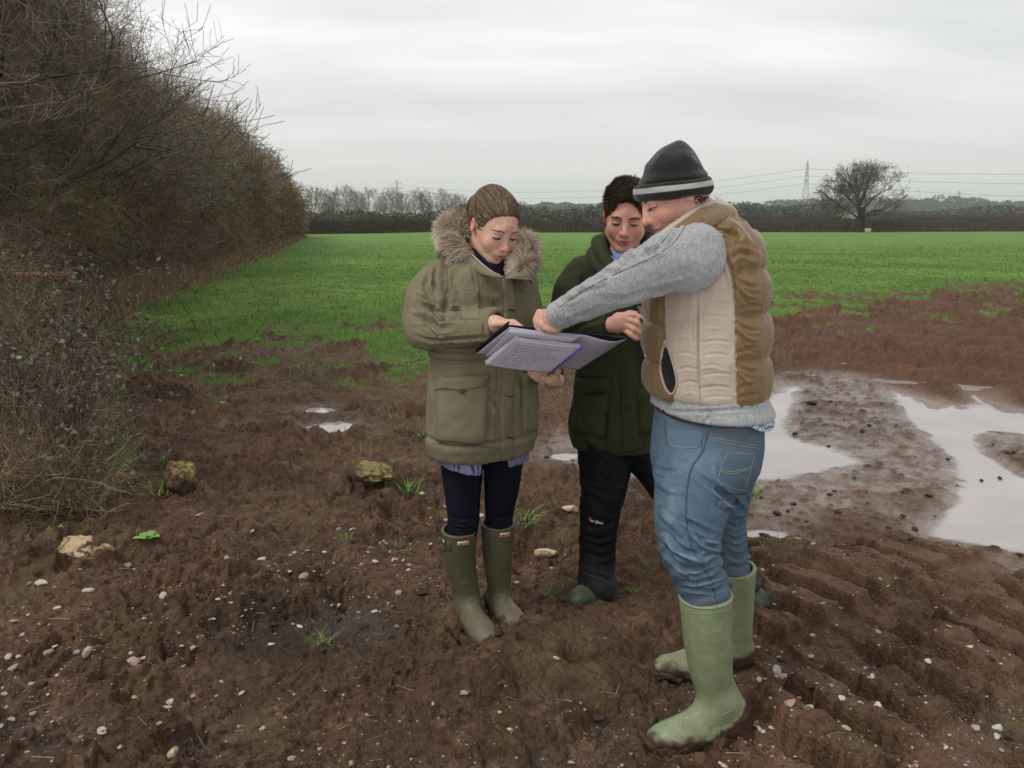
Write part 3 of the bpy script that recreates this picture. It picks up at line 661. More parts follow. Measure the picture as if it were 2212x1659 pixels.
    X = hedge_x(Yg)-2.1+1.75*np.cos(a-0.25*0)*1.0; X = X+0.5*(f2(Yg.ravel(), (U*5).ravel(), 1.6, 4, 31).reshape(Yg.shape)-0.5)
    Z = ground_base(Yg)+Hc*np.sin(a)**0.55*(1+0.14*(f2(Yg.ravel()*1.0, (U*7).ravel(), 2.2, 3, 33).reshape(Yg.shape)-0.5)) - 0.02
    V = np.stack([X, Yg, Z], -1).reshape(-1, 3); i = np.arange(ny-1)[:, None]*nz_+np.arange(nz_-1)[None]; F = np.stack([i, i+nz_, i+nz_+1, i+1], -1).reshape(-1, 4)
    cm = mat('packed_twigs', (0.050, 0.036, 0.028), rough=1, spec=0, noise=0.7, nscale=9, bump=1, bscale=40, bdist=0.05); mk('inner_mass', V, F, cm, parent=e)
    # ivy and bramble leaves caught in the hedge
    m = 16000 if FULL else 5000; ys = 4*(60/4)**rng.uniform(0, 1, m); tt = rng.uniform(0, 0.85, m); pos = np.stack([hedge_x(ys)+0.75*np.sin(np.pi*tt**.8)-0.35-rng.exponential(.35, m)+0.6*(f2(ys, tt*5, .5, 3, 17)-.5), ys, ground_base(ys)+tt*5], 1)
    keep = f3(pos, 0.8, 3, 51) > 0.50; pos = pos[keep]; V, F = leafcards(pos, np.maximum(0.045, 0.003*pos[:, 1]), rng)
    C = np.repeat(np.array([[0.040, 0.055, 0.028]])*(1+rng.normal(0, .35, (len(pos), 1))), 4, axis=0); mk('ivy_leaves', V, F, M_LEAF, parent=e, col=np.clip(C, 0.005, 1))
    # tree crowns rising behind the hedge, top left
    rngt = np.random.default_rng(3)
    pr = proto_tree(bare_tree(41, 9.4, 0.24, 1.0, 5, (3, 4), .2, .15, 0, 11), (0.11, 0.10, 0.07), (0.125, 0.105, 0.08), 0.006, 'hedgerow_tree')
    pr2 = proto_tree(bare_tree(43, 8.6, 0.2, 0.9, 5, (3, 4), .2, .15, 0, 11), (0.11, 0.10, 0.07), (0.125, 0.105, 0.08), 0.006, 'hedgerow_tree')
    for pr_, (px, Y), sc, lab in [(pr, (225, 15.5), .70, 'bare tree rising behind the hedge at the top left of the sky'), (pr2, (130, 12.5), .8, 'bare tree behind the hedge at the far left top corner'), (pr2, (330, 20.5), .60, 'bare tree whose outer branches reach out of the hedge top into the sky')]:
        put_tree(pr_, (P(px, 500, Y)[0]-.6, Y, 0), sc, rngt.uniform(0, 6), lab, None)
    # dry grass and dead stems at the foot of the hedge
    m = 30000 if FULL else 10000; ys = 5.0*(95/5.0)**rng.uniform(0, 1, m); xs = hedge_x(ys)+0.3+rng.normal(0.15, 0.42, m)+0.5*(f2(ys, 0*ys, .6, 2, 61)-.5); b = np.stack([xs, ys, ground_base(ys)], 1)
    L = rng.uniform(.18, .75, m)*(0.8+.003*ys)*np.exp(-np.clip(xs-hedge_x(ys)-.3, 0, 2)*0.9); d = rng.normal(0, .55, (m, 3)); d[:, 0] += .25; d[:, 2] = 1; d /= np.linalg.norm(d, axis=1, keepdims=True); r = np.maximum(.0022, .00030*ys)
    b2 = b+d*L[:, None]*.55; e3 = b2+(d+rng.normal(0, .4, (m, 3)))*L[:, None]*.4
    cc = np.array([[0.38, 0.28, 0.17]])*(1+rng.normal(0, .25, (m, 1))); cc = np.where(rng.uniform(0, 1, (m, 1)) < .45, np.array([[0.22, 0.14, 0.10]]), cc)
    V, F, C = prisms(np.concatenate([b, b2]), np.concatenate([b2, e3]), np.concatenate([r, r*.8]), np.concatenate([r*.8, r*.4]), 3, np.concatenate([cc, cc]))
    o = mk('dry_grass', V, F, M_TWIG, col=np.clip(C, 0, 1)); tag(o, 'straw coloured dead grass and stems along the hedge foot', 'dry grass', kind='stuff')
def bramble():
    rng = np.random.default_rng(12); c0 = G(60, 1000)
    e = empty('bramble_bush', (c0[0], c0[1], 0), 'tangled bramble bush with arching canes and dull green leaves at the left edge', 'bush')
    S = []; LP = []
    spec = []
    for i in range(190):
        Y = rng.uniform(4.3, 8.5); xr = P(0, 1000, Y)[0]; bx = rng.uniform(P(-260, 1000, Y)[0], P(190 if Y < 7 else 120, 1000, Y)[0]); spec.append((bx, Y, rng.uniform(.55, 1.35)*(1.0 if Y > 5 else .75)))
    for (bx, Y, h) in spec:
        a = rng.uniform(-1.2, 1.2); dx, dy = math.cos(a), math.sin(a)*.7; reach = rng.uniform(.3, .95)*h; p = np.array([bx, Y, 0.0]); pts = []
        for t in np.linspace(0, 1, 12): pts.append(p+np.array([dx*reach*t*1.2, dy*reach*t, h*math.sin(math.pi*min(t*0.86+.02, 1))*1.0])+rng.normal(0, .02, 3))
        for i in range(11): S.append((*pts[i], *pts[i+1], .0042*(1-.05*i), .0042*(1-.05*(i+1)), 0))
        for i in range(2, 12):
            for k in range(2): 
                d = rng.normal(0, 1, 3); d[2] = abs(d[2])*.4; d /= np.linalg.norm(d); q = pts[i]+d*rng.uniform(.04, .13); S.append((*pts[i], *q, .0016, .0012, 1)); 
                for _ in range(3): LP.append(q+rng.normal(0, .022, 3))
    S = np.array(S); V, F, C = segs_mesh(S, (0.115, 0.075, 0.062), 4, 0, .3); mk('canes', V, F, M_TWIG, parent=e, col=np.clip(C, 0, 1))
    LP = np.array(LP); LP = LP[rng.uniform(0, 1, len(LP)) < .42]; V, F = leafcards(LP, .027, rng); cc = np.array([[0.085, 0.100, 0.060]])*(1+rng.normal(0, .35, (len(LP), 1))); k = rng.uniform(0, 1, (len(LP), 1)); cc = np.where(k < .25, np.array([[.20, .20, .145]]), cc); cc = np.where(k > .96, np.array([[.16, .08, .04]]), cc)
    mk('leaves', V, F, M_LEAF, parent=e, col=np.clip(np.repeat(cc, 4, axis=0), .01, 1))
    # tangled thin dead stems
    m = 15000 if FULL else 7000; Y = rng.uniform(4.2, 10.5, m); lo = P(-300, 1000, Y)[0]; hi = P(215, 1000, Y)[0]; x = lo+(hi-lo)*rng.uniform(0, 1, m)**.9
    hh = (0.25+.90*sst(4.1, 6.2, Y))*(1-.8*sst(.65, 1, (x-lo)/(hi-lo))); z = rng.uniform(0, 1, m)**1.3*hh*1.05
    pos = np.stack([x, Y, z], 1); dirs = rng.normal(0, .7, (m, 3)); dirs[:, 2] = np.abs(dirs[:, 2])+.35
    pal = np.array([[.38, .28, .17], [.24, .17, .12], [.16, .11, .085], [.46, .36, .23], [.20, .18, .10]]); cols = pal[rng.integers(0, 5, m)]*(.7+.6*n3(pos, 3, 5)[:, None])
    V, F, C = stamp([spray(s, 1., 3, 1) for s in range(300, 308)], pos, dirs, rng.uniform(.18, .5, m), np.full(m, .0022), cols, rng); mk('dead_stems', V, F, M_TWIG, parent=e, col=np.clip(C, 0, 1))
    V = []; U = np.linspace(0, 1, 40); W_ = np.linspace(0, 1, 26)
    Yg, T = np.meshgrid(np.linspace(4.9, 10.5, 40), W_, indexing='ij'); lo = P(-380, 1000, Yg)[0]; hi = P(120, 1000, Yg)[0]; a = T*math.pi
    X = lo+(hi-lo)*T; Z = (.30+.45*sst(5, 7, Yg))*np.sin(a)**.5*(.6+.8*f2(X.ravel(), Yg.ravel(), 2.5, 4, 3).reshape(X.shape))-.02; Z = Z*sst(4.85, 5.4, Yg)
    Vv = np.stack([X, Yg, Z], -1).reshape(-1, 3); i = np.arange(39)[:, None]*26+np.arange(25)[None]; F = np.stack([i, i+26, i+27, i+1], -1).reshape(-1, 4)
    mk('inner_mass', Vv, F, mat('packed_stems', (.045, .036, .024), rough=1, spec=0, noise=.7, nscale=25, bump=1, bscale=60, bdist=.03), parent=e)
    # hero canes arching over the mud
    S = []
    for path in [[(60, 1190, 4.2, 0), (0, 0, 0, 0)]][:0]: pass
    hero = [[(-20, 870, 4.6), (60, 905, 4.6), (130, 960, 4.5), (180, 1010, 4.4), (205, 1075, 4.35)], [(60, 930, 5.0), (120, 880, 5.0), (200, 890, 5.0), (255, 940, 4.95), (270, 1000, 4.9)],
            [(150, 860, 5.0), (215, 905, 4.95), (240, 980, 4.9), (236, 1045, 4.8)], [(-20, 800, 4.5), (80, 860, 4.5), (150, 940, 4.5), (170, 1040, 4.4)], [(-10, 960, 4.2), (70, 1020, 4.2), (150, 1080, 4.2)],
            [(20, 1060, 4.3), (80, 960, 4.4), (130, 880, 4.5), (170, 850, 4.6)], [(0, 1010, 4.3), (90, 1000, 4.3), (160, 980, 4.4), (215, 960, 4.5)], [(90, 700, 6), (150, 690, 6), (210, 730, 6), (240, 790, 6)], [(100, 1080, 4.3), (60, 1000, 4.3), (30, 900, 4.3), (40, 820, 4.4)]]
    for hcane in hero:
        p = smoothpath([P(*q) for q in hcane], 16); V, F = tubepath(p, np.linspace(.0042, .0026, 16), 6); mk('arching_cane', V, F, M_TWIG, parent=e, col=np.tile((0.13, 0.085, 0.075), (len(V), 1)))
def far_hedges():
    rng = np.random.default_rng(21); protos = [spray(s, 1, 6, 4) for s in range(400, 406)]
    def hedge(px0, px1, Y0, Y1, h, lab, col, n, thick=1.3, rad=.011, gaps=(), red=None, zb=None):
        c = P((px0+px1)/2, 500, (Y0+Y1)/2); z0 = gz((Y0+Y1)/2) if zb is None else zb; e = empty('field_hedge', (c[0], (Y0+Y1)/2, z0), lab, 'hedge', 'hedges across the far side of the field')
        s = rng.uniform(0, 1, n); px = px0+(px1-px0)*s; Y = Y0+(Y1-Y0)*s
        for a, b in gaps: m = ~((px > a) & (px < b)); px, Y, s = px[m], Y[m], s[m]
        m = len(px); x = P(px, 500, Y)[0]; hh = h*(.82+.36*f2(x, 0*x, .18, 3, 5)); z = rng.uniform(0, 1, m)**.8*hh*.8
        pos = np.stack([x, Y+rng.uniform(-.5, .5, m)*thick, z0+z], 1); d = rng.normal(0, .35, (m, 3)); d[:, 2] = 1; d[:, 1] -= .25
        cc = np.array([col])*(.55+.9*f3(pos, (.5, .3, .9), 3, 9)[:, None]); 
        V, F, C = stamp(protos, pos, d, rng.uniform(.35, .75, m)*h*.5, np.full(m, rad), cc, rng); mk('twigs', V, F, M_TWIG, parent=e, col=np.clip(C, 0, 1))
        k = 160; s = np.linspace(0, 1, k); px = px0+(px1-px0)*s; Y = Y0+(Y1-Y0)*s; x = P(px, 500, Y)[0]; hc = h*(.62+.3*f2(x, 0*x, .18, 3, 5)); gp = np.ones(k)
        for a, b in gaps: gp = gp*(1-((px > a) & (px < b)))
        hc = hc*gp; rows = [np.stack([x, Y-thick*.4, z0+0*x], 1), np.stack([x, Y-thick*.4+.1, z0+hc*.9], 1), np.stack([x, Y, z0+hc], 1), np.stack([x, Y+thick*.4, z0+hc*.9], 1), np.stack([x, Y+thick*.4, z0+0*x], 1)]
        V = np.concatenate(rows); i = np.arange(4)[:, None]*k+np.arange(k-1)[None]; F = np.stack([i, i+1, i+k+1, i+k], -1).reshape(-1, 4)
        mk('inner_mass', V, F, mat('hedge_core', (col[0]*.55, col[1]*.55, col[2]*.55), rough=1, spec=0, noise=.7, nscale=2.5), parent=e)
    q = 1.0 if FULL else .5
    hedge(640, 960, 118, 140, 2.15, 'dark trimmed hedge between the tall hedge and the woman', (.095, .078, .052), int(4200*q))
    hedge(960, 1560, 140, 149, 2.1, 'dark trimmed hedge seen between the woman and the men', (.100, .080, .056), int(5500*q))
    hedge(1560, 1905, 149, 150, 2.0, 'reddish brown hedge running up to the oak from the left', (.125, .090, .068), int(4200*q), gaps=((1860, 1884),))
    hedge(1905, 2900, 152, 160, 2.3, 'brown hedge running from the oak to the right edge of the field', (.130, .094, .070), int(8500*q))
    hedge(1560, 2900, 185, 192, 3.0, 'second fainter hedge line just behind the right hand field hedge', (.080, .065, .052), int(5200*q), zb=-2.1)
    # scrub belt behind the left hedge, and woods further off, each one mass
    def wood(name, lab, px0, px1, Y, top, dep, col, n, cr, seed, amp=.35, zb=-2.1):
        r = np.random.default_rng(seed); m = int(abs(px1-px0)/1836*Y/(cr*.75))+2; out = []
        for i in range(m):
            for rowi in range(2):
                px = px0+(px1-px0)*(i+r.uniform(-.3, .3))/m; YY = Y+dep*rowi*.6+r.uniform(0, dep*.4); x = P(px, 470, YY)[0]; H = top*(1-amp+2*amp*n2(np.array([x/(cr*5)]), np.array([seed*1.]), seed)[0])*r.uniform(.8, 1.1)
                k = n; a = r.normal(0, 1, (k, 3)); a /= np.linalg.norm(a, axis=1, keepdims=True); rr = r.uniform(.72, 1.05, (k, 1)); pt = np.array([x, YY, zb+H*.5])+a*rr*np.array([cr*r.uniform(.8, 1.3), cr, H*.5])
                cc = np.array(col)*r.uniform(.75, 1.25)*np.array([r.uniform(.9, 1.15), 1, r.uniform(.85, 1.1)]); Vv, Ff = leafcards(pt, cr*.20, r); out.append((Vv, Ff, np.repeat(cc*(1+r.normal(0, .22, (k, 1))), 4, axis=0)))
        V, F, C = join(out); tag(mk(name, V, F, M_LEAF, col=np.clip(C, .005, 1), loc=(P((px0+px1)/2, 470, Y)[0], Y, zb)), lab, 'woodland', kind='stuff')
    k = 420 if FULL else 200
    wood('scrub', 'dark scrub filling the gap under the far row of bare trees', 655, 1015, 160, 3.9, 8, (.080, .080, .050), k, 1.9, 3, .2)
    wood('woodland', 'dull green wood behind the hedge between the woman and the men', 1010, 1400, 205, 4.6, 14, (.085, .092, .060), k, 2.4, 4, .2)
    wood('woodland', 'dark wood behind the man in the hat and towards the oak', 1540, 1800, 290, 5.2, 20, (.080, .085, .066), k, 3.6, 5, .25)
    wood('woodland', 'belt of scattered trees right of the oak', 1890, 2900, 330, 4.6, 30, (.085, .085, .068), k, 3.8, 6, .45)
    wood('woodland', 'hazy far wood along the plain on the right', 1500, 2400, 900, 14, 160, (.055, .062, .052), k, 9, 7, .4)
    wood('woodland', 'faint far trees behind the group', 1000, 1500, 800, 11, 160, (.055, .062, .052), k, 9, 8, .3)
def grass():
    rng = np.random.default_rng(31); n = 270000 if FULL else 60000
    Y = 3.2*(75/3.2)**(rng.uniform(0, 1, n)**.8); A = rng.uniform(-.66, .66, n); x = A*Y
    _, m = terrain(x, Y); pm = np.clip(m['grass'], 0, 1)
    sp = sst(.60, .74, f2(x, Y, 1.6, 3, 300))*sst(.62, .72, f2(x, Y, 7, 2, 301))*(1-m['wet'])*.35*sst(3.0, 5, Y)
    keep = rng.uniform(0, 1, n)/np.maximum(sst(75, 22, Y), .001) < np.maximum(pm, sp+.85*sst(-5.5, -.8, (Y-np.interp(A, GX, GR)))*sst(.50, .60, f2(x, Y, 2.6, 3, 305))); x, Y = x[keep], Y[keep]; n = len(x); z = terrain(x, Y, False)
    L = rng.uniform(.025, .075, n)*(1+.25*sst(20, 50, Y)); wd = np.maximum(.0020, .00026*Y); a = rng.uniform(0, 6.28, n); lean = rng.uniform(.2, 1.1, n); d = np.stack([np.cos(a)*lean, np.sin(a)*lean, np.ones(n)], 1); d /= np.linalg.norm(d, axis=1, keepdims=True)
    b = np.stack([x, Y, z-.005], 1); s = np.stack([-np.sin(a), np.cos(a), 0*a], 1)*wd[:, None]; mid = b+d*L[:, None]*.6; tip = mid+(d+np.stack([np.cos(a)*.6, np.sin(a)*.6, 0*a-.25], 1))*L[:, None]*.45
    V = np.stack([b-s, b+s, mid+s*.7, mid-s*.7, tip], 1).reshape(-1, 3); i = np.arange(n)[:, None]*5; Fq = i+np.array([[0, 1, 2, 3]]); Ft = i+np.array([[3, 2, 4]])
    g = f2(x, Y, .35, 3, 141); c = mixc((.105, .190, .028), (.160, .265, .048), sst(.3, .7, g))*(1+rng.normal(0, .25, (n, 1))); dry = rng.uniform(0, 1, n) < .10; c[dry] = (.22, .20, .09); c = mixc(c, (.155, .275, .055), sst(15, 60, Y)*.5)
    o = mk('grass', V, [Fq, Ft], mat('grass_blades', vcol=True, rough=.6, spec=.25), col=np.clip(np.repeat(c, 5, axis=0), 0, 1)); tag(o, 'short green grass covering the field', 'grass', kind='stuff')
def tuft_mesh(seed, n=34, L=.09):
    r = np.random.default_rng(seed); a = r.uniform(0, 6.28, n); b = np.stack([r.normal(0, .018, n), r.normal(0, .018, n), np.full(n, -.01)], 1); ln = r.uniform(.2, 1.2, n); d = np.stack([np.cos(a)*ln, np.sin(a)*ln, np.ones(n)], 1); d /= np.linalg.norm(d, axis=1, keepdims=True); Lb = L*r.uniform(.5, 1.2, n)
    s = np.stack([-np.sin(a), np.cos(a), 0*a], 1)*.0022; mid = b+d*Lb[:, None]*.6; tip = mid+(d+np.stack([np.cos(a)*.8, np.sin(a)*.8, 0*a-.35], 1))*Lb[:, None]*.5
    V = np.stack([b-s, b+s, mid+s*.8, mid-s*.8, tip], 1).reshape(-1, 3); i = np.arange(n)[:, None]*5; c = np.array([[.095, .21, .03]])*(1+r.normal(0, .25, (n, 1))); c[r.uniform(0, 1, n) < .15] = (.3, .27, .12)
    return V, [i+np.array([[0, 1, 2, 3]]), i+np.array([[3, 2, 4]])], np.repeat(c, 5, axis=0)
def small_plants():
    gm = mat('tuft_blades', vcol=True, rough=.55, spec=.25)
    protos = []
    for s in range(4):
        V, F, C = tuft_mesh(s); o = mk('grass_tuft', V, F, gm, col=np.clip(C, 0, 1)); protos.append(o.data); bpy.data.objects.remove(o)
    spots = [(348, 1075, 1.7, 'thick bright grass tuft standing against the mossy boulder'), (60, 1085, 1.6, 'dense grass tuft at the foot of the bramble bush'), (1130, 1160, 1.35, 'full grass tuft right of the taller olive boot shaft'), (878, 1075, 1.2, 'grass tuft beside the yellow mossy stone left of the woman'),
             (698, 1412, .75, 'lone yellowish grass tuft on the dark dung patch'), (1625, 1070, 1.0, 'grass tuft at the puddle edge right of the jeans'), (908, 942, .9, 'small grass tuft left of the parka hem'), (855, 1010, .7, 'small grass tuft just above the yellow mossy stone'),
             (748, 1190, .6, 'thin grass tuft left of the olive boots'), (860, 1180, .6, 'thin grass tuft nearest the buckle of the olive boot'), (640, 800, .9, 'grass tuft on the mud below the grass edge'), (1392, 1100, .6, 'grass tuft between the black trousers and the jeans'), (1185, 1290, .5, 'tiny grass tuft left of the dark green boot'),
             (415, 1010, .8, 'grass sprig growing on top of the mossy boulder'), (1366, 1290, .45, 'single grass sprout by the black trouser hem'), (470, 1165, .5, 'sparse sprout in the dark mud at mid left')]
    for k, (px, py, sc, lab) in enumerate(spots):
        g = G(px, py); z = float(terrain(np.array([g[0]]), np.array([g[1]]), False)[0]); o = bpy.data.objects.new('grass_tuft', protos[k % 4]); COLL.objects.link(o); o.location = (g[0], g[1], z); o.scale = (sc*1.1, sc*1.1, sc); o.rotation_euler = (0, 0, k*1.3); tag(o, lab, 'grass tuft', 'grass tufts in the mud')
    # little broad-leaved weeds
    r = np.random.default_rng(4); lm = mat('weed_leaf', vcol=True, rough=.5)
    for (px, py, sc, lab) in [(320, 1190, 1.2, 'bright young dock seedling near the big flat stone'), (475, 888, 1.6, 'low round-leaved weed left of the small puddles'), (990, 560, .0, ''), (118, 1155, 1.0, 'dull clover sprig left of the big flat stone'), (240, 1015, 1.2, 'small leafy weed at the bramble edge'), (362, 1030, 1.5, 'upright glossy dock leaf left of the mossy boulder')]:
        if sc == 0: continue
        g = G(px, py); z = float(terrain(np.array([g[0]]), np.array([g[1]]), False)[0]); parts = []
        up = 'upright' in lab
        for k in range(2 if up else 7):
            a = k*2.4+r.uniform(0, 1); ln = .05*sc*r.uniform(.7, 1.2)*(1.5 if up else 1); wd = ln*.32; t = np.linspace(0, 1, 6); wl = np.sin(np.pi*np.clip(t*.92+.08, 0, 1))**.8*wd; up_ = .9 if up else .25
            cx = np.cos(a)*t*ln*(.25 if up else 1); cy = np.sin(a)*t*ln*(.25 if up else 1); cz = up_*ln*np.sin(t*1.9)*(1.3 if up else 1); sx, sy = -np.sin(a)*wl, np.cos(a)*wl
            V = np.concatenate([np.stack([cx-sx, cy-sy, cz+.15*wl], 1), np.stack([cx, cy, cz], 1), np.stack([cx+sx, cy+sy, cz+.15*wl], 1)]); i = np.arange(5); F = np.concatenate([np.stack([i, i+1, i+7, i+6], 1), np.stack([i+6, i+7, i+13, i+12], 1)])
            parts.append((V, F, np.tile(np.array([.16, .30, .07])*r.uniform(.7, 1.2), (18, 1))))
        V, F, C = join(parts); tag(mk('weed', V+np.array([g[0], g[1], z]), F, lm, col=C, loc=(g[0], g[1], z)), lab, 'weed', 'small weeds in the mud')
def stones():
    r = np.random.default_rng(9); sm = mat('limestone', vcol=True, rough=.75, bump=.4, bscale=150, bdist=.002, noise=.2, nscale=90)
    protos = []
    def pebble(seed, sub=2):
        bm = __import__('bmesh').new(); __import__('bmesh').ops.create_icosphere(bm, subdivisions=sub, radius=1); V = np.array([v.co[:] for v in bm.verts]); F = np.array([[v.index for v in f.verts] for f in bm.faces]); bm.free()
        rr = np.random.default_rng(seed); 
        for k in range(7):                    # chip flat facets
            n = rr.normal(0, 1, 3); n /= np.linalg.norm(n); d = rr.uniform(.45, .8); h = V@n-d; V = V-np.outer(np.clip(h, 0, None), n)
        return V*(1+.12*(n3(V+seed, 2.2, seed)[:, None]-.5)), F
    for s in range(10):
        V, F = pebble(s); tone = [(.50, .44, .38), (.40, .345, .30), (.47, .37, .30), (.54, .50, .45), (.36, .30, .27), (.56, .44, .28), (.42, .27, .21), (.30, .25, .22), (.46, .40, .35), (.38, .33, .31)][s]
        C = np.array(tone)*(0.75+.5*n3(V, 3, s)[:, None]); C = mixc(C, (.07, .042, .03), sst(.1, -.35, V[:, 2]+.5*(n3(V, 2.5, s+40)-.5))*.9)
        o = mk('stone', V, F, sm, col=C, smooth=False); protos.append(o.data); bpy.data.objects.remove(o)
    def place(px, py, size, lab, grp, cat='stone', k=None, flat=.55, ground=None):
        g = G(px, py) if ground is None else ground; z = float(terrain(np.array([g[0]]), np.array([g[1]]), False)[0]); o = bpy.data.objects.new('stone', protos[r.integers(0, 10) if k is None else k]); COLL.objects.link(o); o.location = (g[0], g[1], z+size*.12)
        o.scale = (size*r.uniform(.8, 1.25), size*r.uniform(.6, 1), size*flat*r.uniform(.7, 1.2)); o.rotation_euler = (r.normal(0, .25), r.normal(0, .25), r.uniform(0, 6.28)); tag(o, lab, cat, grp)
    # single stones one can point at  (picture position, half length)
    for (px, py, s, lab, k) in [(1560, 1640, .017, 'cream stone chip just below the heel of the light green boot', 3), (520, 1505, .016, 'pale oval stone at the lower middle left', 1), (310, 1425, .017, 'pinkish white stone in the left gravel patch', 0), (296, 1440, .014, 'flat pink chip touching the pinkish white stone', 2), (132, 1375, .015, 'white round pebble at upper left of the gravel', 3),
                                (1692, 1470, .017, 'grey white stone right of the light green boot shaft', 1), (1815, 1553, .016, 'angular white stone in the wheel mark', 3), (2155, 1585, .017, 'cream stone in the lower right wheel mark', 0), (2000, 1480, .017, 'long white stone between wheel bars', 3), (1880, 1500, .015, 'white stone under the wheel bar left', 3), (480, 1295, .014, 'pale pebble above the dung patch left', 3), (648, 1355, .016, 'white pebble touching the dark dung patch', 3),
                                (567, 1225, .03, 'half buried yellow stone above the gravel', 5), (275, 1215, .032, 'knobbly pale stone right of the big flat rock', 4), (612, 1035, .04, 'upright pale stone lump in the mud at mid left', 1), (1118, 1268, .014, 'small pinkish stone right of the olive boots', 2), (1230, 1115, .055, 'flat yellow lichened stone left of the black trousers', 5), (940, 1085, .10, 'broad pinkish brown stone half buried left of the navy trousers', 6), (1035, 1140, .045, 'pale stone behind and between the olive boots', 2), (1180, 1200, .06, 'low yellowish stone between the boots and black trousers', 5), (1725, 1190, .05, 'thin tan stone by the small puddle right', 5), (90, 1050, .05, 'yellow round stone beside the bramble grass', 5)]:
        place(px, py, s, lab, None, k=k)
    n = 0; tries = 0; lst = []
    def dens(px, py):
        d = .05
        d += 1.0*math.exp(-((py-(1480-.33*px))/75)**2)*(px < 1000)*(px > -50) + .6*math.exp(-(((px-600)/330)**2+((py-1290)/60)**2)) + .30*math.exp(-(((px-1030)/170)**2+((py-1260)/60)**2)) + .28*math.exp(-(((px-1750)/170)**2+((py-1470)/90)**2)) + .22*(px > 1560)*(py > 1200) + .12*(py > 1500)
        return d*(1-.9*math.exp(-(((px-690)/110)**2+((py-1360)/45)**2)))
    while n < 268 and tries < 60000:
        tries += 1; px = r.uniform(-20, 2230); py = r.uniform(1050, 1670)
        if r.uniform() > dens(px, py) or (1395 < px < 1610 and 1240 < py) or (975 < px < 1140 and 1140 < py < 1410): continue
        s = min(.0078*math.exp(r.normal(0, .42)), .019); 
        s *= 1.22 if px < 1000 else 1.0
        place(px, py, s*1.35, 'small pale limestone chip scattered on the trodden mud', 'scattered limestone chips', 'pebble'); n += 1
    # tiny grit, uncountable
    m = 6000; px = r.uniform(-20, 2230, m); py = r.uniform(1120, 1680, m); kk = np.array([r.uniform() < dens(a, b)*1.1 for a, b in zip(px, py)]); px, py = px[kk], py[kk]; g = np.array([G(a, b) for a, b in zip(px, py)]); g[:, 2] = terrain(g[:, 0], g[:, 1], False)+.0012
    V0, F0 = pebble(77, 1); sc = np.exp(r.normal(0, .45, len(g)))*.0034; V = (V0[None]*sc[:, None, None]*np.array([1.2, 1, .7]))+g[:, None]; F = F0[None]+(np.arange(len(g))*len(V0))[:, None, None]
    C = np.repeat(np.array([[.30, .245, .20]])*(1+r.normal(0, .25, (len(g), 1))), len(V0), axis=0); tag(mk('gravel', V.reshape(-1, 3), F.reshape(-1, 3), sm, col=np.clip(C, 0, 1), smooth=False), 'fine pale grit sprinkled over the mud', 'gravel', kind='stuff')
    # larger rocks
    rm = mat('mossy_rock', vcol=True, rough=.9, bump=.8, bscale=60, bdist=.006, noise=.25, nscale=60)
    def rock(name, px, py, hs, seed, ca, cb, lab, rz=0, sink=.35, up=None):
        g = G(px, py); z = float(terrain(np.array([g[0]]), np.array([g[1]]), False)[0]); bm = __import__('bmesh').new(); __import__('bmesh').ops.create_icosphere(bm, subdivisions=5, radius=1); V = np.array([v.co[:] for v in bm.verts]); F = np.array([[v.index for v in f.verts] for f in bm.faces]); bm.free(); rr = np.random.default_rng(seed)
        for k in range(9):
            nn = rr.normal(0, 1, 3); nn /= np.linalg.norm(nn); h = V@nn-rr.uniform(.6, .85); V = V-np.outer(np.clip(h, 0, None), nn)
        V = V*(1+.75*(f3(V+seed, 2.2, 5, seed, .6)[:, None]-.5)+.18*(f3(V, 11, 3, seed)[:, None]-.5)); N_ = V/np.linalg.norm(V, axis=1, keepdims=True)
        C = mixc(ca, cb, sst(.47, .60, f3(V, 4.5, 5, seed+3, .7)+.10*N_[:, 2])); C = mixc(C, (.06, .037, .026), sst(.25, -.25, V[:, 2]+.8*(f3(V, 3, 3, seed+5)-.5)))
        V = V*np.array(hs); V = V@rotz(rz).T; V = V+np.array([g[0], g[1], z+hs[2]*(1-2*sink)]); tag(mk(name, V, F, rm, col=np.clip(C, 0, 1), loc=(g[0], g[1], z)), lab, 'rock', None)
    rock('boulder', 398, 1068, (.10, .09, .125), 3, (.075, .052, .030), (.27, .20, .065), 'mossy yellow brown boulder at mid left beside the bramble', 0, .22)
    rock('boulder', 805, 1065, (.11, .19, .075), 5, (.075, .055, .030), (.20, .17, .060), 'green yellow mossy boulder left of the woman', .6, .25)
    rock('flat_rock', 175, 1205, (.17, .115, .06), 7, (.085, .052, .036), (.46, .33, .19), 'big flat pale rock half covered in mud at lower left', -.5, .15)
    rock('boulder', 5, 1095, (.12, .09, .06), 11, (.16, .14, .05), (.3, .27, .09), 'yellow grassy hummock rock at the left frame edge', 0, .3)
    # clods standing out of the shallow water and loose lumps of mud
    cm = mat('mud_clod', vcol=True, rough=.7, bump=.6, bscale=90, bdist=.006); V0, F0 = pebble(5, 3); pr = []
    for s in range(4):
        Vv = V0*(1+.9*(f3(V0+s*3, 2.2, 4, s)[:, None]-.5)); C = mixc((.035, .021, .014), (.085, .05, .033), f3(V0, 3, 3, s)); o = mk('mud_clod', Vv, F0, cm, col=C); pr.append(o.data); bpy.data.objects.remove(o)
    n = 0
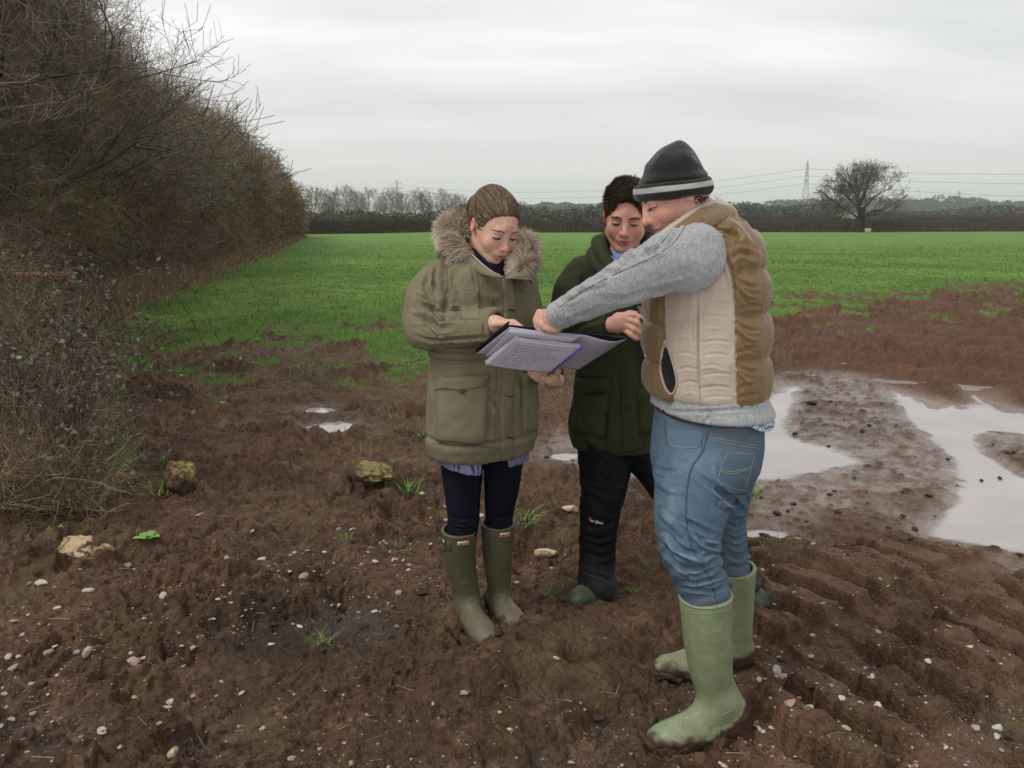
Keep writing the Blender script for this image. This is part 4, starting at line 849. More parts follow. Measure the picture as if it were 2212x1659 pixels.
    while n < 120:
        px, py = r.uniform(1180, 2230), r.uniform(830, 1240)
        if n > 70: px, py = r.uniform(0, 2212), r.uniform(1150, 1600)
        g = G(px, py); _, m = terrain(np.array([g[0]]), np.array([g[1]]))
        if n <= 70 and (m['wet'][0] < .3 or (m['wsel'][0] > .5 and r.uniform() > .04)): continue
        if (1395 < px < 1640 and 1200 < py) or (975 < px < 1140 and 1140 < py < 1410): continue
        z = float(terrain(np.array([g[0]]), np.array([g[1]]), False)[0]); s = math.exp(r.normal(0, .5))*.012*(1 if n > 70 else 1.3); o = bpy.data.objects.new('mud_clod', pr[n % 4]); COLL.objects.link(o); o.location = (g[0], g[1], max(z, -.004)+s*.15); o.scale = (s*1.3, s, s*.6); o.rotation_euler = (0, 0, r.uniform(0, 6)); tag(o, 'small dark crumb of mud lying on the wet ground' if n <= 70 else 'small dark lump of mud lying on the trodden soil', 'mud clod', 'crumbs of mud on the wet silt' if n <= 70 else 'loose lumps of mud'); n += 1
    # straws
    n = 240; px = r.uniform(0, 2212, n); py = r.uniform(900, 1655, n); S = []
    for a, b in zip(px, py):
        g = G(a, b); z = float(terrain(np.array([g[0]]), np.array([g[1]]), False)[0])+.004; an = r.uniform(0, 6.28); L = r.uniform(.02, .08); p0 = np.array([g[0], g[1], z]); p1 = p0+np.array([math.cos(an)*L, math.sin(an)*L, r.uniform(-.004, .02)]); S.append((*p0, *p1, .0011, .0008, 0))
    V, F, C = segs_mesh(np.array(S), (.30, .22, .12), 4, 0, .3); tag(mk('straw', V, F, M_TWIG, col=np.clip(C, 0, 1)), 'short bits of pale straw trodden into the mud', 'straw', kind='stuff')
tall_hedge(); log('tall hedge'); bramble(); log('bramble'); bg_trees(); log('trees'); far_hedges(); log('hedges'); grass(); log('grass'); small_plants(); stones(); log('stones')
# ------------------------------------------------------------------ pylons, power lines, gate, small far things, haze
STEEL = mat('galvanised_steel', (.22, .23, .24), rough=.7)
def pylon(px, ytop, Y, H, wy, lab, armw=.36, slim=.8, rad=.16, rz=0.0):
    zb = P(px, ytop, Y)[2]-H; x = P(px, ytop, Y)[0]; e = empty('pylon', (x, Y, zb), lab, 'pylon', 'electricity pylons'); S = []
    def hw(t): return (.085*(1-t)**1.25*(1 if t < .62 else 1)+.014)*H*slim
    lv = [0, .2, .36, .48, .57, .65, .72, .79, .86, .93, .98]
    for a, b in zip(lv[:-1], lv[1:]):
        wa, wb = hw(a), hw(b)
        c = [np.array([sx*wa, sy*wa, a*H]) for sx, sy in ((-1, -1), (1, -1), (1, 1), (-1, 1))]; d = [np.array([sx*wb, sy*wb, b*H]) for sx, sy in ((-1, -1), (1, -1), (1, 1), (-1, 1))]
        for k in range(4):
            S.append((*c[k], *d[k], rad, rad, 0)); S.append((*c[k], *d[(k+1) % 4], rad*.6, rad*.6, 0)); S.append((*c[(k+1) % 4], *d[k], rad*.6, rad*.6, 0)); S.append((*d[k], *d[(k+1) % 4], rad*.6, rad*.6, 0))
    for k in range(4): S.append((*d[k], 0, 0, H, rad, rad, 0))
    S = np.array(S); V, F, _ = segs_mesh(S, (0, 0, 0), 4, 0, 0); R = rotz(rz); mk('lattice_tower', V@R.T+np.array([x, Y, zb]), F, STEEL, e)
    tips = []
    for t, w_ in ((.64, armw*.78), (.78, armw), (.91, armw*.62)):
        for s in (-1, 1):
            tip = np.array([s*w_*H*.5, 0, t*H]); bw = hw(t); A = [(*np.array([s*bw, q*bw, t*H]), *tip, rad*.8, rad*.6, 0) for q in (-1, 1)]+[(*np.array([s*bw, q*bw, (t+.045)*H]), *tip, rad*.7, rad*.5, 0) for q in (-1, 1)]+[(*tip, *(tip-np.array([0, 0, .05*H])), rad*.5, rad*.5, 0)]
            V, F, _ = segs_mesh(np.array(A), (0, 0, 0), 4, 0, 0); mk('cross_arm', V@R.T+np.array([x, Y, zb]), F, STEEL, e); tips.append((tip-np.array([0, 0, .05*H]))@R.T+np.array([x, Y, zb]))
    return tips
tA = pylon(1745, 348, 820, 50, 0, 'nearest steel pylon, left of the big oak', rad=.22, rz=1.25)
tB = pylon(857, 388, 1050, 48, 0, 'steel pylon rising behind the far row of bare trees', rad=.26, rz=.1)
pylon(2072, 412, 1750, 46, 0, 'tallest of the small distant pylons right of the oak', rad=.34); pylon(2029, 421, 2300, 46, 0, 'small distant pylon nearest the oak', rad=.40); pylon(2103, 423, 2500, 46, 0, 'small distant pylon just right of the tallest one', rad=.42); pylon(2186, 434, 3300, 46, 0, 'faintest tiny pylon at the far right', rad=.5)
WIRE = mat('wire', (.20, .20, .20), rough=.6)
def cable(p0, p1, sag, r, lab):
    p0 = np.array(p0); p1 = np.array(p1); t = np.linspace(0, 1, 40)[:, None]; p = p0*(1-t)+p1*t; p[:, 2] -= (4*sag*t*(1-t))[:, 0]; V, F = tubepath(p, r, 4); tag(mk('power_line', V, F, WIRE, loc=tuple(p0)), lab, 'power line', 'overhead power lines')
for k, (nm) in enumerate(['lowest', 'second lowest', 'middle', 'upper middle', 'second highest', 'highest']):
    tip = tA[k]; cable(tip, P(3500, [470, 468, 412, 410, 376, 374][k]-52, 520), 9, .07, '%s power line from the nearest pylon to the right edge' % nm)
for k, nm in ((0, 'lower'), (2, 'middle'), (4, 'upper')): cable(tB[k+1], tA[k], 14, .13, '%s power line sweeping from the left pylon behind the people' % nm)
for k, nm in ((2, 'middle'), (4, 'upper')): cable(P(640, [0, 0, 428, 0, 418][k], 1100), tB[k], 6, .13, '%s power line entering from the left behind the trees' % nm)
# rusty rail of an old gate, lost in the brambles at the left edge
rg = mat('rusty_iron', (.24, .125, .085), rough=.9, noise=.45, nscale=30, bump=.5, bscale=120, bdist=.002)
g0, g1 = P(-260, 596, 6.6), P(158, 592, 7.0); e = empty('field_gate', (g0[0], g0[1], 0), 'rusty tubular gate rail sticking out of the brambles at the left edge', 'gate')
mk('top_rail', *tubepath([g0, g0*.5+g1*.5+np.array([0, 0, -.004]), g1], .021, 12), rg, e)
mk('upright', *tubepath([g1+np.array([-.02, 0, .03]), g1-np.array([.02, 0, .14])], .019, 10), mat('rust_orange', (.20, .085, .045), rough=.95, noise=.4, nscale=40), e); mk('upright', *tubepath([g0+np.array([0, 0, .03]), g0-np.array([0, 0, .95])], .023, 10), rg, e)
# far farm buildings
wall = mat('pale_render', (.55, .53, .50), rough=.9); roof = mat('slate', (.12, .11, .11), rough=.8)
for (px, py, Y, w_, h_, lab) in [(1392, 449, 700, 9, 4, 'tiny pale farmhouse in the haze behind the men'), (1975, 452, 1050, 16, 6, 'tiny pale farm building in the haze right of the oak'), (2150, 447, 1400, 22, 7, 'tiny grey barn far away at the right')]:
    c = P(px, py, Y); z0 = -2.1; e = empty('farmhouse', (c[0], Y, z0), lab, 'farmhouse')
    V = np.array([(sx*w_/2, sy*w_/3, z) for z in (0, h_) for sx, sy in ((-1, -1), (1, -1), (1, 1), (-1, 1))])+np.array([c[0], Y, z0]); mk('wall', V, np.array([[0, 1, 5, 4], [1, 2, 6, 5], [2, 3, 7, 6], [3, 0, 4, 7]]), wall, e, smooth=False)
    V = np.array([(-w_*.55, -w_*.38, h_), (w_*.55, -w_*.38, h_), (w_*.55, w_*.38, h_), (-w_*.55, w_*.38, h_), (-w_*.55, 0, h_*1.6), (w_*.55, 0, h_*1.6)])+np.array([c[0], Y, z0]); mk('roof', V, [np.array([[0, 1, 5, 4], [2, 3, 4, 5], [0, 3, 2, 1]]), np.array([[0, 4, 3], [1, 2, 5]])], roof, e, smooth=False)
# fence post in the gap by the oak
pp = P(1884, 499, 153); V, F = tubepath([(pp[0], 153, -2.1), (pp[0], 153, -.9)], .09, 6); tag(mk('fence_post', V, F, mat('grey_wood', (.16, .14, .12)), loc=(pp[0], 153, -2.1)), 'weathered post in the hedge gap right of the oak', 'post')
def haze():
    hm = bpy.data.materials.new('haze_air'); hm.use_nodes = True; n = hm.node_tree.nodes; l = hm.node_tree.links
    for q in list(n): n.remove(q)
    o = n.new('ShaderNodeOutputMaterial'); v = n.new('ShaderNodeVolumePrincipled'); v.inputs['Color'].default_value = (.93, .965, 1.0, 1); v.inputs['Density'].default_value = HAZE; v.inputs['Anisotropy'].default_value = .35; l.new(v.outputs[0], o.inputs['Volume'])
    x, y0, y1, z0, z1 = 6200, -300, 6000, -4.2, 120
    V = [(-x, y0, z0), (x, y0, z0), (x, y1, z0), (-x, y1, z0), (-x, y0, z1), (x, y0, z1), (x, y1, z1), (-x, y1, z1)]
    tag(mk('haze', V, np.array([[0, 3, 2, 1], [4, 5, 6, 7], [0, 1, 5, 4], [1, 2, 6, 5], [2, 3, 7, 6], [3, 0, 4, 7]]), hm, smooth=False), 'thin winter haze over the far fields', 'haze', kind='stuff')
HAZE = 3.0e-4
if HAZE: haze()
log('background')
# ------------------------------------------------------------------ tools for figures
def st(py, xl, xr, Y, q=0.7, a=0, pw=2.2):        # torso station from its outline in the picture and its distance
    A = P(xl, py, Y); B = P(xr, py, Y); wv = (B[0]-A[0])/2; an = math.radians(a)
    rx = wv/math.sqrt(math.cos(an)**2+(q*math.sin(an))**2); return (A[2], (A[0]+B[0])/2, Y, rx, rx*q, a, pw)
def pr(px, py, Y, rpx):                           # tube point with radius given in picture pixels
    p = P(px, py, Y); zc = Y*CP-(p[2]-CAM_H)*SP; return (*p, rpx*zc/FD)
def pm(px, py, Y, r): return (*P(px, py, Y), r)
ORG = Vector((0, 0, CAM_H))
def bvh(V, F): return BVHTree.FromPolygons([tuple(v) for v in V], [tuple(int(i) for i in f) for f in F])
def cast(B, px, py):
    d = Vector(P(px, py, 1.0))-ORG; d.normalize(); h = B.ray_cast(ORG, d)
    if h[0] is None:
        near = B.find_nearest(Vector(P(px, py, 2.8))); return None
    n = h[1]; 
    if n.dot(d) > 0: n = -n
    return np.array(h[0]), np.array(n)
def seam(B, pts, r=0.0012, off=0.0004, n=None, seg=6):
    p = smoothpath(pts, n or max(8, int(sum(math.dist(a[:2], b[:2]) for a, b in zip(pts[:-1], pts[1:]))/4))); out = []; last = None
    for q in p:
        h = cast(B, q[0], q[1])
        if h is None: continue
        w_ = h[0]+h[1]*off
        if last is not None and np.linalg.norm(w_-last) > 0.06: continue
        out.append(w_); last = w_
    if len(out) < 2: return None
    out = np.array(out)
    if len(out) > 4:
        for _ in range(2): out[1:-1] = out[1:-1]*.5+(out[:-2]+out[2:])*.25
    return tubepath(out, r, seg)
def seams(B, lst, r=0.0012, off=0.0004):
    o = [s for s in (seam(B, l, r, off) for l in lst) if s is not None]; return join([(a, b) for a, b in o])[:2]
def patch(B, c, nx=16, ny=16, off=0.006, edge=0.12, lift=None, curve=None):
    # quad given by four picture corners (tl, tr, br, bl), laid on the surface as a padded piece with a rim
    tl, tr, br, bl = [np.array(q, float) for q in c]; us = np.linspace(0, 1, nx); vs = np.linspace(0, 1, ny); V = np.zeros((ny, nx, 3)); Nn = np.zeros((ny, nx, 3)); last = None
    for j, v in enumerate(vs):
        for i, u in enumerate(us):
            q = (tl*(1-u)+tr*u)*(1-v)+(bl*(1-u)+br*u)*v
            if curve: q = q+np.array(curve(u, v))
            h = cast(B, q[0], q[1]); h = h if h is not None else last
            if h is None: h = (P(q[0], q[1], 2.8), np.array([0, -1., 0]))
            V[j, i], Nn[j, i] = h; last = h
    for _ in range(3):                           # calm the normals and the surface
        Nn[1:-1, 1:-1] = (Nn[1:-1, 1:-1]+Nn[:-2, 1:-1]+Nn[2:, 1:-1]+Nn[1:-1, :-2]+Nn[1:-1, 2:])/5
    Nn /= np.linalg.norm(Nn, axis=2, keepdims=True)
    V0 = V.copy()
    for _ in range(2): V0[1:-1, 1:-1] = (V0[1:-1, 1:-1]*2+V0[:-2, 1:-1]+V0[2:, 1:-1]+V0[1:-1, :-2]+V0[1:-1, 2:])/6
    U, W = np.meshgrid(us, vs); e = np.minimum(np.minimum(U, 1-U)/edge, np.minimum(W, 1-W)/edge); pf = np.sqrt(np.clip(e, 0, 1))
    d = off*(.35+.65*pf); 
    if lift is not None: d = d+lift(U, W)
    top = V0+Nn*d[..., None]; base = V0-Nn*0.004
    idx = np.arange(nx*ny).reshape(ny, nx); F = [np.stack([idx[:-1, :-1], idx[1:, :-1], idx[1:, 1:], idx[:-1, 1:]], -1).reshape(-1, 4)]
    ring = np.concatenate([idx[0, :], idx[1:, -1], idx[-1, -2::-1], idx[-2:0:-1, 0]]); m = len(ring); allV = np.concatenate([top.reshape(-1, 3), base.reshape(-1, 3)[ring]]); r2 = nx*ny+np.arange(m); k = np.roll(np.arange(m), -1)
    F.append(np.stack([ring, ring[k], r2[k], r2], 1)); return allV, F
GLY = {'H': [[(0, 0), (0, 1)], [(1, 0), (1, 1)], [(0, .5), (1, .5)]], 'U': [[(0, 0), (0, .8), (.5, 1), (1, .8), (1, 0)]], 'N': [[(0, 1), (0, 0), (1, 1), (1, 0)]], 'T': [[(0, 0), (1, 0)], [(.5, 0), (.5, 1)]], 'E': [[(1, 0), (0, 0), (0, 1), (1, 1)], [(0, .5), (.8, .5)]], 'R': [[(0, 1), (0, 0), (1, .1), (1, .4), (0, .5), (1, 1)]],
       'b': [[(0, 0), (0, 1), (1, 1), (1, .5), (0, .5)]], 'e': [[(0, .72), (1, .72), (1, .5), (0, .5), (0, 1), (1, 1)]], 'r': [[(0, 1), (0, .5)], [(0, .6), (.8, .5)]], 'g': [[(1, .5), (0, .5), (0, .95), (1, .95)], [(1, .5), (1, 1.3), (0, 1.3)]], 'h': [[(0, 0), (0, 1)], [(0, .55), (1, .55), (1, 1)]],
       'a': [[(0, .5), (1, .5), (1, 1), (0, 1), (0, .75), (1, .75)]], 'u': [[(0, .5), (0, 1), (1, 1), (1, .5)]], 's': [[(1, .5), (0, .5), (0, .75), (1, .75), (1, 1), (0, 1)]], 'n': [[(0, 1), (0, .5), (1, .5), (1, 1)]], 'o': [[(0, .5), (1, .5), (1, 1), (0, 1), (0, .5)]]}
def lettering(B, text, x0, y0, x1, y1, h, r, off=0.002):
    o = []; n = len(text); 
    for i, ch in enumerate(text):
        for s in GLY[ch]:
            pts = []
            for (gx, gy) in s:
                t = (i+.12+.66*gx)/n; cx = x0+(x1-x0)*t; cy = y0+(y1-y0)*t+h*gy; hh = cast(B, cx, cy)
                if hh is not None: pts.append(hh[0]+hh[1]*off)
            if len(pts) > 1:
                for a, b in zip(pts[:-1], pts[1:]): o.append(prisms([a], [b], [r], [r], 4)[:2])
    return join(o)[:2]

M_SKIN = mat('skin', vcol=True, rough=.50, spec=.28, sss=.10, bump=.35, bscale=420, bdist=.0009, noise=.10, nscale=160)
M_HAIR = mat('hair', vcol=True, rough=.55, spec=.2)
M_COTTON = mat('waxed_cotton', vcol=True, rough=.75, spec=.10, sheen=.03, bump=.25, bscale=700, bdist=.0008)
M_RUBBER = mat('rubber', vcol=True, rough=.48, spec=.3, bump=.3, bscale=45, bdist=.002, noise=.12, nscale=22)
M_MUD = mat('caked_mud', vcol=True, rough=.85, bump=.8, bscale=150, bdist=.004)

def head(kind, loc, yaw, pitch, roll, sc, skin, lipc, h=.002):
    lo, hi = (-.10, -.16, -.24), (.10, .15, .15); f = Field(lo, hi, h); male = kind != 'woman'
    f.ell(*(((0, -.020, .018), (.0725, .090, .078)) if kind == 'hat' else ((0, -.014, .030), (.0745, .098, .090)))); f.ell((0, .022, -.032), (.0615 if male else .0585, .069, .083 if male else .078), k=.03)
    jw = .050 if male else .041
    for s in (-1, 1):
        f.cone((s*jw, .0, -.062), (s*.016, .062, -.098 if male else -.092), .020 if male else .017, .017 if male else .014, k=.022)
        f.ell((s*.036, .060, -.030), (.024, .020, .024), k=.022)
    f.ell((0, .066, -.100 if male else -.093), (.020 if male else .014, .018, .016 if male else .013), k=.014)
    f.cone((-.030, .078, .019), (.030, .078, .019), .011 if male else .008, .011 if male else .008, k=.022)
    f.cone((0, .076, .042), (0, .062, .058 if kind != 'hat' else .050), .010, .012, k=.03)
    for s in (-1, 1): f.ell((s*.031, .097, .001), (.017, .013, .0105), k=.012, sub=True)
    for s in (-1, 1):
        f.ell((s*.031, .0745, -.001), (.0150, .0148, .0128), k=.003)
        f.cone((s*.018, .084, .013), (s*.044, .079, .013), .0042, .0035, k=.006)     # brow flesh
    nl = .112 if male else .107; nw = 1.0 if male else .82
    f.cone((0, .086, .010), (0, nl-.006, -.028), .0070*nw, .0098*nw, k=.012); f.ell((0, nl-.002, -.033), (.0105*nw, .0095, .0095*nw), k=.006)
    for s in (-1, 1): f.ell((s*.0115*nw, .0945, -.037), (.0068*nw, .0095, .0075*nw), k=.005); f.ell((s*.006, .1005, -.0435), (.0030, .0045, .0024), k=.002, sub=True)
    f.ell((0, .082, -.060), (.026, .014, .018), k=.014)
    f.ell((0, .0915, -.0612), (.0215, .0068, .0040), k=.005); f.ell((0, .0905, -.0702), (.0180, .0070, .0050), k=.005)
    for s in (-1, 1): f.cone((0, .1005, -.0655), (s*.0235, .0880, -.0665), .0021, .0014, k=.0022, sub=True)
    f.cone((0, .092, -.078), (0, .087, -.082), .006, .008, k=.008, sub=True)
    f.cone((-.003, .103, -.050), (0, .099, -.056), .002, .002, k=.004, sub=True)
    for s in (-1, 1):
        R = rotz(s*-.30)@roty(s*.10); ez = .0285 if male else .0255; f.ell((s*.0765, -.012, -.005), (.0060, .0160, ez), R, k=.008); f.ell((s*.0825, -.006, .000), (.0036, .0088, ez*.6), R, k=.004, sub=True)
        f.ell((s*.079, .001, -.004), (.003, .004, .006), k=.004)
    f.cone((0, -.030, -.050), (0, -.055, -.24), .056 if male else .047, .062 if male else .052, k=.03)
    if kind == 'hat': f.ell((0, .0775, -.02), (.03, .02, .03), k=.02)
    V, F = f.mesh(); V = relax(V, F, 1, .35)
    g = lambda c, r: np.exp(-(((V-np.array(c))/np.array(r))**2).sum(1))
    C = np.tile(np.array(skin), (len(V), 1))*(1+.14*(f3(V, 45, 3, 3)[:, None]-.5)); C = mixc(C, np.array(skin)*np.array([1.05, .80, .76]), sst(.5, .72, f3(V, 26, 3, 13))*.5)
    red = np.array(skin)*np.array([1.12, .68, .62])
    for s in (-1, 1):
        C = mixc(C, red, (.42 if male else .26)*g((s*.042, .062, -.028), (.022, .04, .020))); C = mixc(C, red, .9*g((s*.080, -.01, 0), (.012, .02, .03)))
        C = mixc(C, np.array(skin)*(.62, .50, .48), .60*g((s*.031, .088, -.002), (.016, .02, .009)))
        C = mixc(C, np.array(skin)*.45, .8*g((s*.006, .100, -.0435), (.0035, .006, .003)))
    C = mixc(C, red, .65*g((0, nl, -.034), (.014, .014, .014)))
    up = g((0, .095, -.0615), (.0195, .016, .0046))+g((0, .095, -.0705), (.0165, .016, .0058)); C = mixc(C, lipc, np.clip(up*1.5, 0, 1)*.95)
    C = mixc(C, np.array(lipc)*.25, np.clip(1.3*g((0, .097, -.0660), (.021, .014, .0017)), 0, 1))
    if male:                                       # stubble, brows
        sb = np.clip(g((0, .06, -.09), (.055, .07, .032))+g((0, .1, -.054), (.03, .03, .007))+.7*(g((.055, .02, -.065), (.025, .055, .036))+g((-.055, .02, -.065), (.025, .055, .036))), 0, 1)
        C = mixc(C, np.array(skin)*(.50, .47, .48), np.clip(sb*(.95 if kind == 'hat' else .34), 0, .8)*(.55+.45*n3(V, 420, 4)))
    R = rotz(math.pi+yaw)@rotx(-pitch)@roty(roll); T = lambda Q: (np.asarray(Q)*sc)@R.T+np.array(loc)
    parts = {}; rr = np.random.default_rng(5)
    B = bvh(V, F)
    def onface(x, z, off=0.0):
        h = B.ray_cast(Vector((x, .2, z)), Vector((0, -1, 0))); return np.array(h[0])+np.array(h[1])*off if h[0] is not None else np.array((x, .08, z))
    # brows: many short hairs; lashes: a dark lid line
    S = []; bc = ((.12, .075, .052) if kind == 'man' else (.075, .046, .030)) if male else (.17, .105, .070); nb = 200 if male else 120
    for s in (-1, 1):
        for i in range(nb):
            t = rr.uniform(0, 1); x = s*(.0115+.036*t); z = .0165+.0075*math.sin(t*2.3)-.005*t**2+rr.normal(0, (.0024 if male else .0012)*(1-.5*t)); 
            if not male: z += .0015
            p = onface(x, z, .0003); S.append((*p, *(p+np.array([s*.005, .0004, .0018*(1-1.6*t)])), .00055, .0003, 0))
    Vb, Fb, _ = segs_mesh(np.array(S), bc, 3, 0, .1); parts['eyebrows'] = (T(Vb), Fb, np.tile(bc, (len(Vb), 1)))
    L_ = []; EY = []; LL = []
    for s in (-1, 1):
        xs = np.linspace(.0170, .0455, 11); zz = -.0040-.0005*np.linspace(0, 1, 11)+.0016*np.sin(np.linspace(0, math.pi, 11)); p = np.array([onface(s*x, z, .0005) for x, z in zip(xs, zz)]); L_.append(tubepath(p, .00135 if not male else .0012, 5)); EY.append(tubepath([onface(s*x, z-.0026, .0001) for x, z in zip(xs[1:-1], zz[1:-1])], [.0009, .0016, .0020, .0023, .0024, .0023, .0020, .0016, .0009], 6)); LL.append(tubepath([onface(s*x, z-.0054-.0008*math.sin((x-.017)/.0285*math.pi), .0) for x, z in zip(xs[1:-1], zz[1:-1])], .0006, 5))
        for x, z in zip(np.linspace(.02, .046, 12), np.interp(np.linspace(.02, .046, 12), xs, zz)):
            q = onface(s*x, z, .0005); L_.append(prisms([q], [q+np.array([s*.0010, .0030 if not male else .002, -.0028])], [.0005], [.0002], 3)[:2])
        p = np.array([onface(s*x, z, .0002) for x, z in zip(np.linspace(.017, .045, 11), .0065+.0035*np.sin(np.linspace(0.2, math.pi, 11)))]); 
    Vl, Fl = join(L_)[:2]; v_, f_ = join(EY)[:2]; ex = np.abs(v_[:, 0]); ec = mixc((.30, .27, .25), (.022, .014, .010), np.exp(-((ex-.0305)/.0062)**2)); parts['eyes'] = (T(v_), f_, ec); v_, f_ = join(LL)[:2]; parts['lower_lids'] = (T(v_), f_, np.tile(np.array(skin)*(.62, .42, .38), (len(v_), 1))); parts['eyelashes'] = (T(Vl), Fl, np.tile((.02, .013, .01), (len(Vl), 1)))
    return T(V), F, C, T, R, parts, V, B

def grip(fingers, blobs, skin, h=.0018, nails=True, redtip=.6):
    # fingers: lists of (x y z r); blobs: (a, b, ra, rb) joined into the palm
    pts = np.concatenate([np.array(fg, float)[:, :3] for fg in fingers]+[np.array([b[0], b[1]], float) for b in blobs]); lo = pts.min(0)-.045; hi = pts.max(0)+.045; f = Field(lo, hi, h)
    for a, b, ra, rb in blobs: f.cone(a, b, ra, rb, k=.012)
    for fg in fingers:
        g = Field(lo, hi, h); q = smoothpath(fg, 4*len(fg))
        for j in range(len(q)-1): g.cone(q[j, :3], q[j+1, :3], q[j, 3], q[j+1, 3], 0.001)
        for p in fg[1:-1]: g.ell(p[:3], np.array([1, 1, 1])*p[3]*1.10, k=.003)
        f.d = smin(f.d, g.d, .0045)
    V, F = f.mesh(); V = relax(V, F, 1, .3); C = np.tile(np.array(skin), (len(V), 1))*(1+.14*(f3(V, 60, 3, 8)[:, None]-.5))
    red = np.array(skin)*np.array([1.1, .62, .55])
    for fg in fingers:
        for j, p in enumerate(fg[1:]): C = mixc(C, red, redtip*(.8 if j == len(fg)-2 else .45)*np.exp(-(((V-np.array(p[:3]))/(.010))**2).sum(1)))
    ext = []
    if nails:
        for fg in fingers:
            a, b = np.array(fg[-2][:3]), np.array(fg[-1][:3]); d = b-a; d /= np.linalg.norm(d); view = np.array([0, 0, CAM_H])-b; view /= np.linalg.norm(view); nn = view-d*(view@d)
            up = np.array([0, 0, 1.]); u = up-d*(up@d); nn = nn+u; nn /= np.linalg.norm(nn); s = np.cross(d, nn); r = fg[-1][3]; m = Field(b-.02, b+.02, .0012); m.ell(b+nn*r*.72+d*r*.15, (r*.78, r*.92, r*.34), np.stack([s, d, nn], 1)); vv, ff = m.mesh()
            if len(vv): ext.append((vv, ff, np.tile(np.array(skin)*(1.15, 1.0, 1.0), (len(vv), 1))))
    return join([(V, F, C)]+ext)
def coarse_body(chains, h=.014):
    pts = np.concatenate([np.array(c, float) for c in chains]); f = Field(pts[:, :3].min(0)-.2, pts[:, :3].max(0)+.2, h)
    for c in chains: f.tube(c, k=.05)
    return f.mesh()
def rubber_boot(top, ankle, heel, toe, rt, ra, h=.004, foot_r=.042, sole=True, solez=None, calf=None, foot_w=.046):
    # points are world xyz; foot lies flat between heel and toe
    top, ankle, heel, toe = [np.array(p, float) for p in (top, ankle, heel, toe)]
    pts = np.stack([top, ankle, heel, toe]); f = Field(pts.min(0)-.13, pts.max(0)+.13, h)
    mid = top*.45+ankle*.55 if calf is None else np.array(calf[:3]); rm = (rt*.5+ra*.5)*.98 if calf is None else calf[3]
    f.tube([(*top, rt), (*(top*.75+mid*.25), rt*1.0), (*mid, rm), (*ankle, ra), (*(ankle*.35+(heel+np.array([0, 0, .02]))*.65), ra*.80)], k=.02, n=22)
    d = toe-heel; Lf = np.linalg.norm(d); d /= Lf; up = np.array([0, 0, 1.]); s = np.cross(up, d); s /= np.linalg.norm(s); R = np.stack([s, d, up], 1)
    hb = heel+d*.046+up*.038; f.ell(hb, (foot_w*.80, .046, .046), R, k=.03)
    f.cone(ankle*.5+hb*.5, heel+d*Lf*.60+up*.040, ra*.85, foot_r*.90, k=.045)
    f.ell(heel+d*Lf*.72+up*.030, (foot_w, Lf*.30, .036), R, k=.035); f.ell(heel+d*Lf*.48+up*.030, (foot_w*.86, Lf*.32, .034), R, k=.03)
    f.halfspace((heel+toe)/2+up*.002, (0, 0, -1), k=.004)
    axis = top-mid; axis /= np.linalg.norm(axis); f.halfspace(top, axis, k=.003)
    inner = Field(f.lo, f.lo+(f.n-1)*h, h); f.cone(top-axis*.04, top+axis*.03, rt-.009, rt-.009, k=.002, sub=True)
    V, F = f.mesh(); V = relax(V, F, 1, .4)
    so = Field(pts.min(0)-.13, pts.max(0)+.13, h)
    so.ell(heel+d*Lf*.70+up*.012, (foot_w*1.04, Lf*.315, .05), R, k=.02); so.ell(heel+d*Lf*.30+up*.012, (foot_w*.84, Lf*.29, .05), R, k=.02); so.halfspace(heel+up*.020, (0, 0, 1), k=.003); so.halfspace(heel-up*.012, (0, 0, -1), k=.003)
    VS, FS = so.mesh()
    # raised band round the top rim
    a = np.linspace(0, 2*math.pi, 40); e1 = np.cross(axis, d); e1 /= np.linalg.norm(e1); e2 = np.cross(axis, e1)
    ring = [top-axis*.006+(e1*math.cos(t)+e2*math.sin(t))*(rt+.001) for t in a]; r1 = tubepath(ring, .0042, 8); ring2 = [top-axis*.022+(e1*math.cos(t)+e2*math.sin(t))*(rt-.0002) for t in a]; r2 = tubepath(ring2, .0013, 6)
    return V, F, VS, FS, join([r1, r2])[:2], (heel, toe, d, s, up, Lf, axis)
def boot_obj(parent, name, args, col, mudc=(.060, .036, .025), mudtop=.05, seed=0, mudamt=1.0, kw={}, lab=None, light=None):
    V, F, VS, FS, rim, fr = rubber_boot(*args, **kw); heel, toe, d, s, up, Lf, axis = fr
    z = V[:, 2]-heel[2]; n = f3(V, 28, 4, seed); t = (V-heel)@d/Lf
    C = np.tile(np.array(col), (len(V), 1))*(1+.25*(f3(V, 9, 4, seed+1)[:, None]-.5)); 
    if light is not None: C = mixc(C, light, sst(.14, .04, z)*sst(.05, .4, t)*.8)
    dust = sst(.22, .0, z)*(.25+.8*sst(.4, .7, f3(V, 13, 4, seed+8)))+.30*sst(.5, .7, f3(V, 6, 4, seed+2)); C = mixc(C, (.16, .115, .075), dust*.55)
    m = sst(.0, .03, mudtop*(.35+1.5*n)+.060*sst(.35, .0, t)-z)*mudamt; C = mixc(C, mudc, m)
    sp = sst(.78, .84, n3(V, 190, seed+5))*sst(.16, .03, z)*.5; C = mixc(C, mudc, sp)
    Nn = normals(V, F); V = V+Nn*(m*(.002+.007*f3(V, 70, 3, seed+3)))[:, None]
    b = mk(name, V, F, M_RUBBER, parent, col=C)
    if lab: b['label'] = lab
    if rim: mk('rim', rim[0], rim[1], M_RUBBER, b, col=np.tile(np.array(col)*1.12, (len(rim[0]), 1)))
    Vs = VS+normals(VS, FS)*(.030*(f3(VS, 55, 4, seed+4, .65)-.5)+.004+.012*sst(.5,.8,f3(VS, 17, 2, seed+7)))[:, None]
    mk('sole', Vs, FS, M_MUD, b, col=np.array(mudc)*(.7+.7*f3(Vs, 60, 3, seed)[:, None]))
    return b, V, F
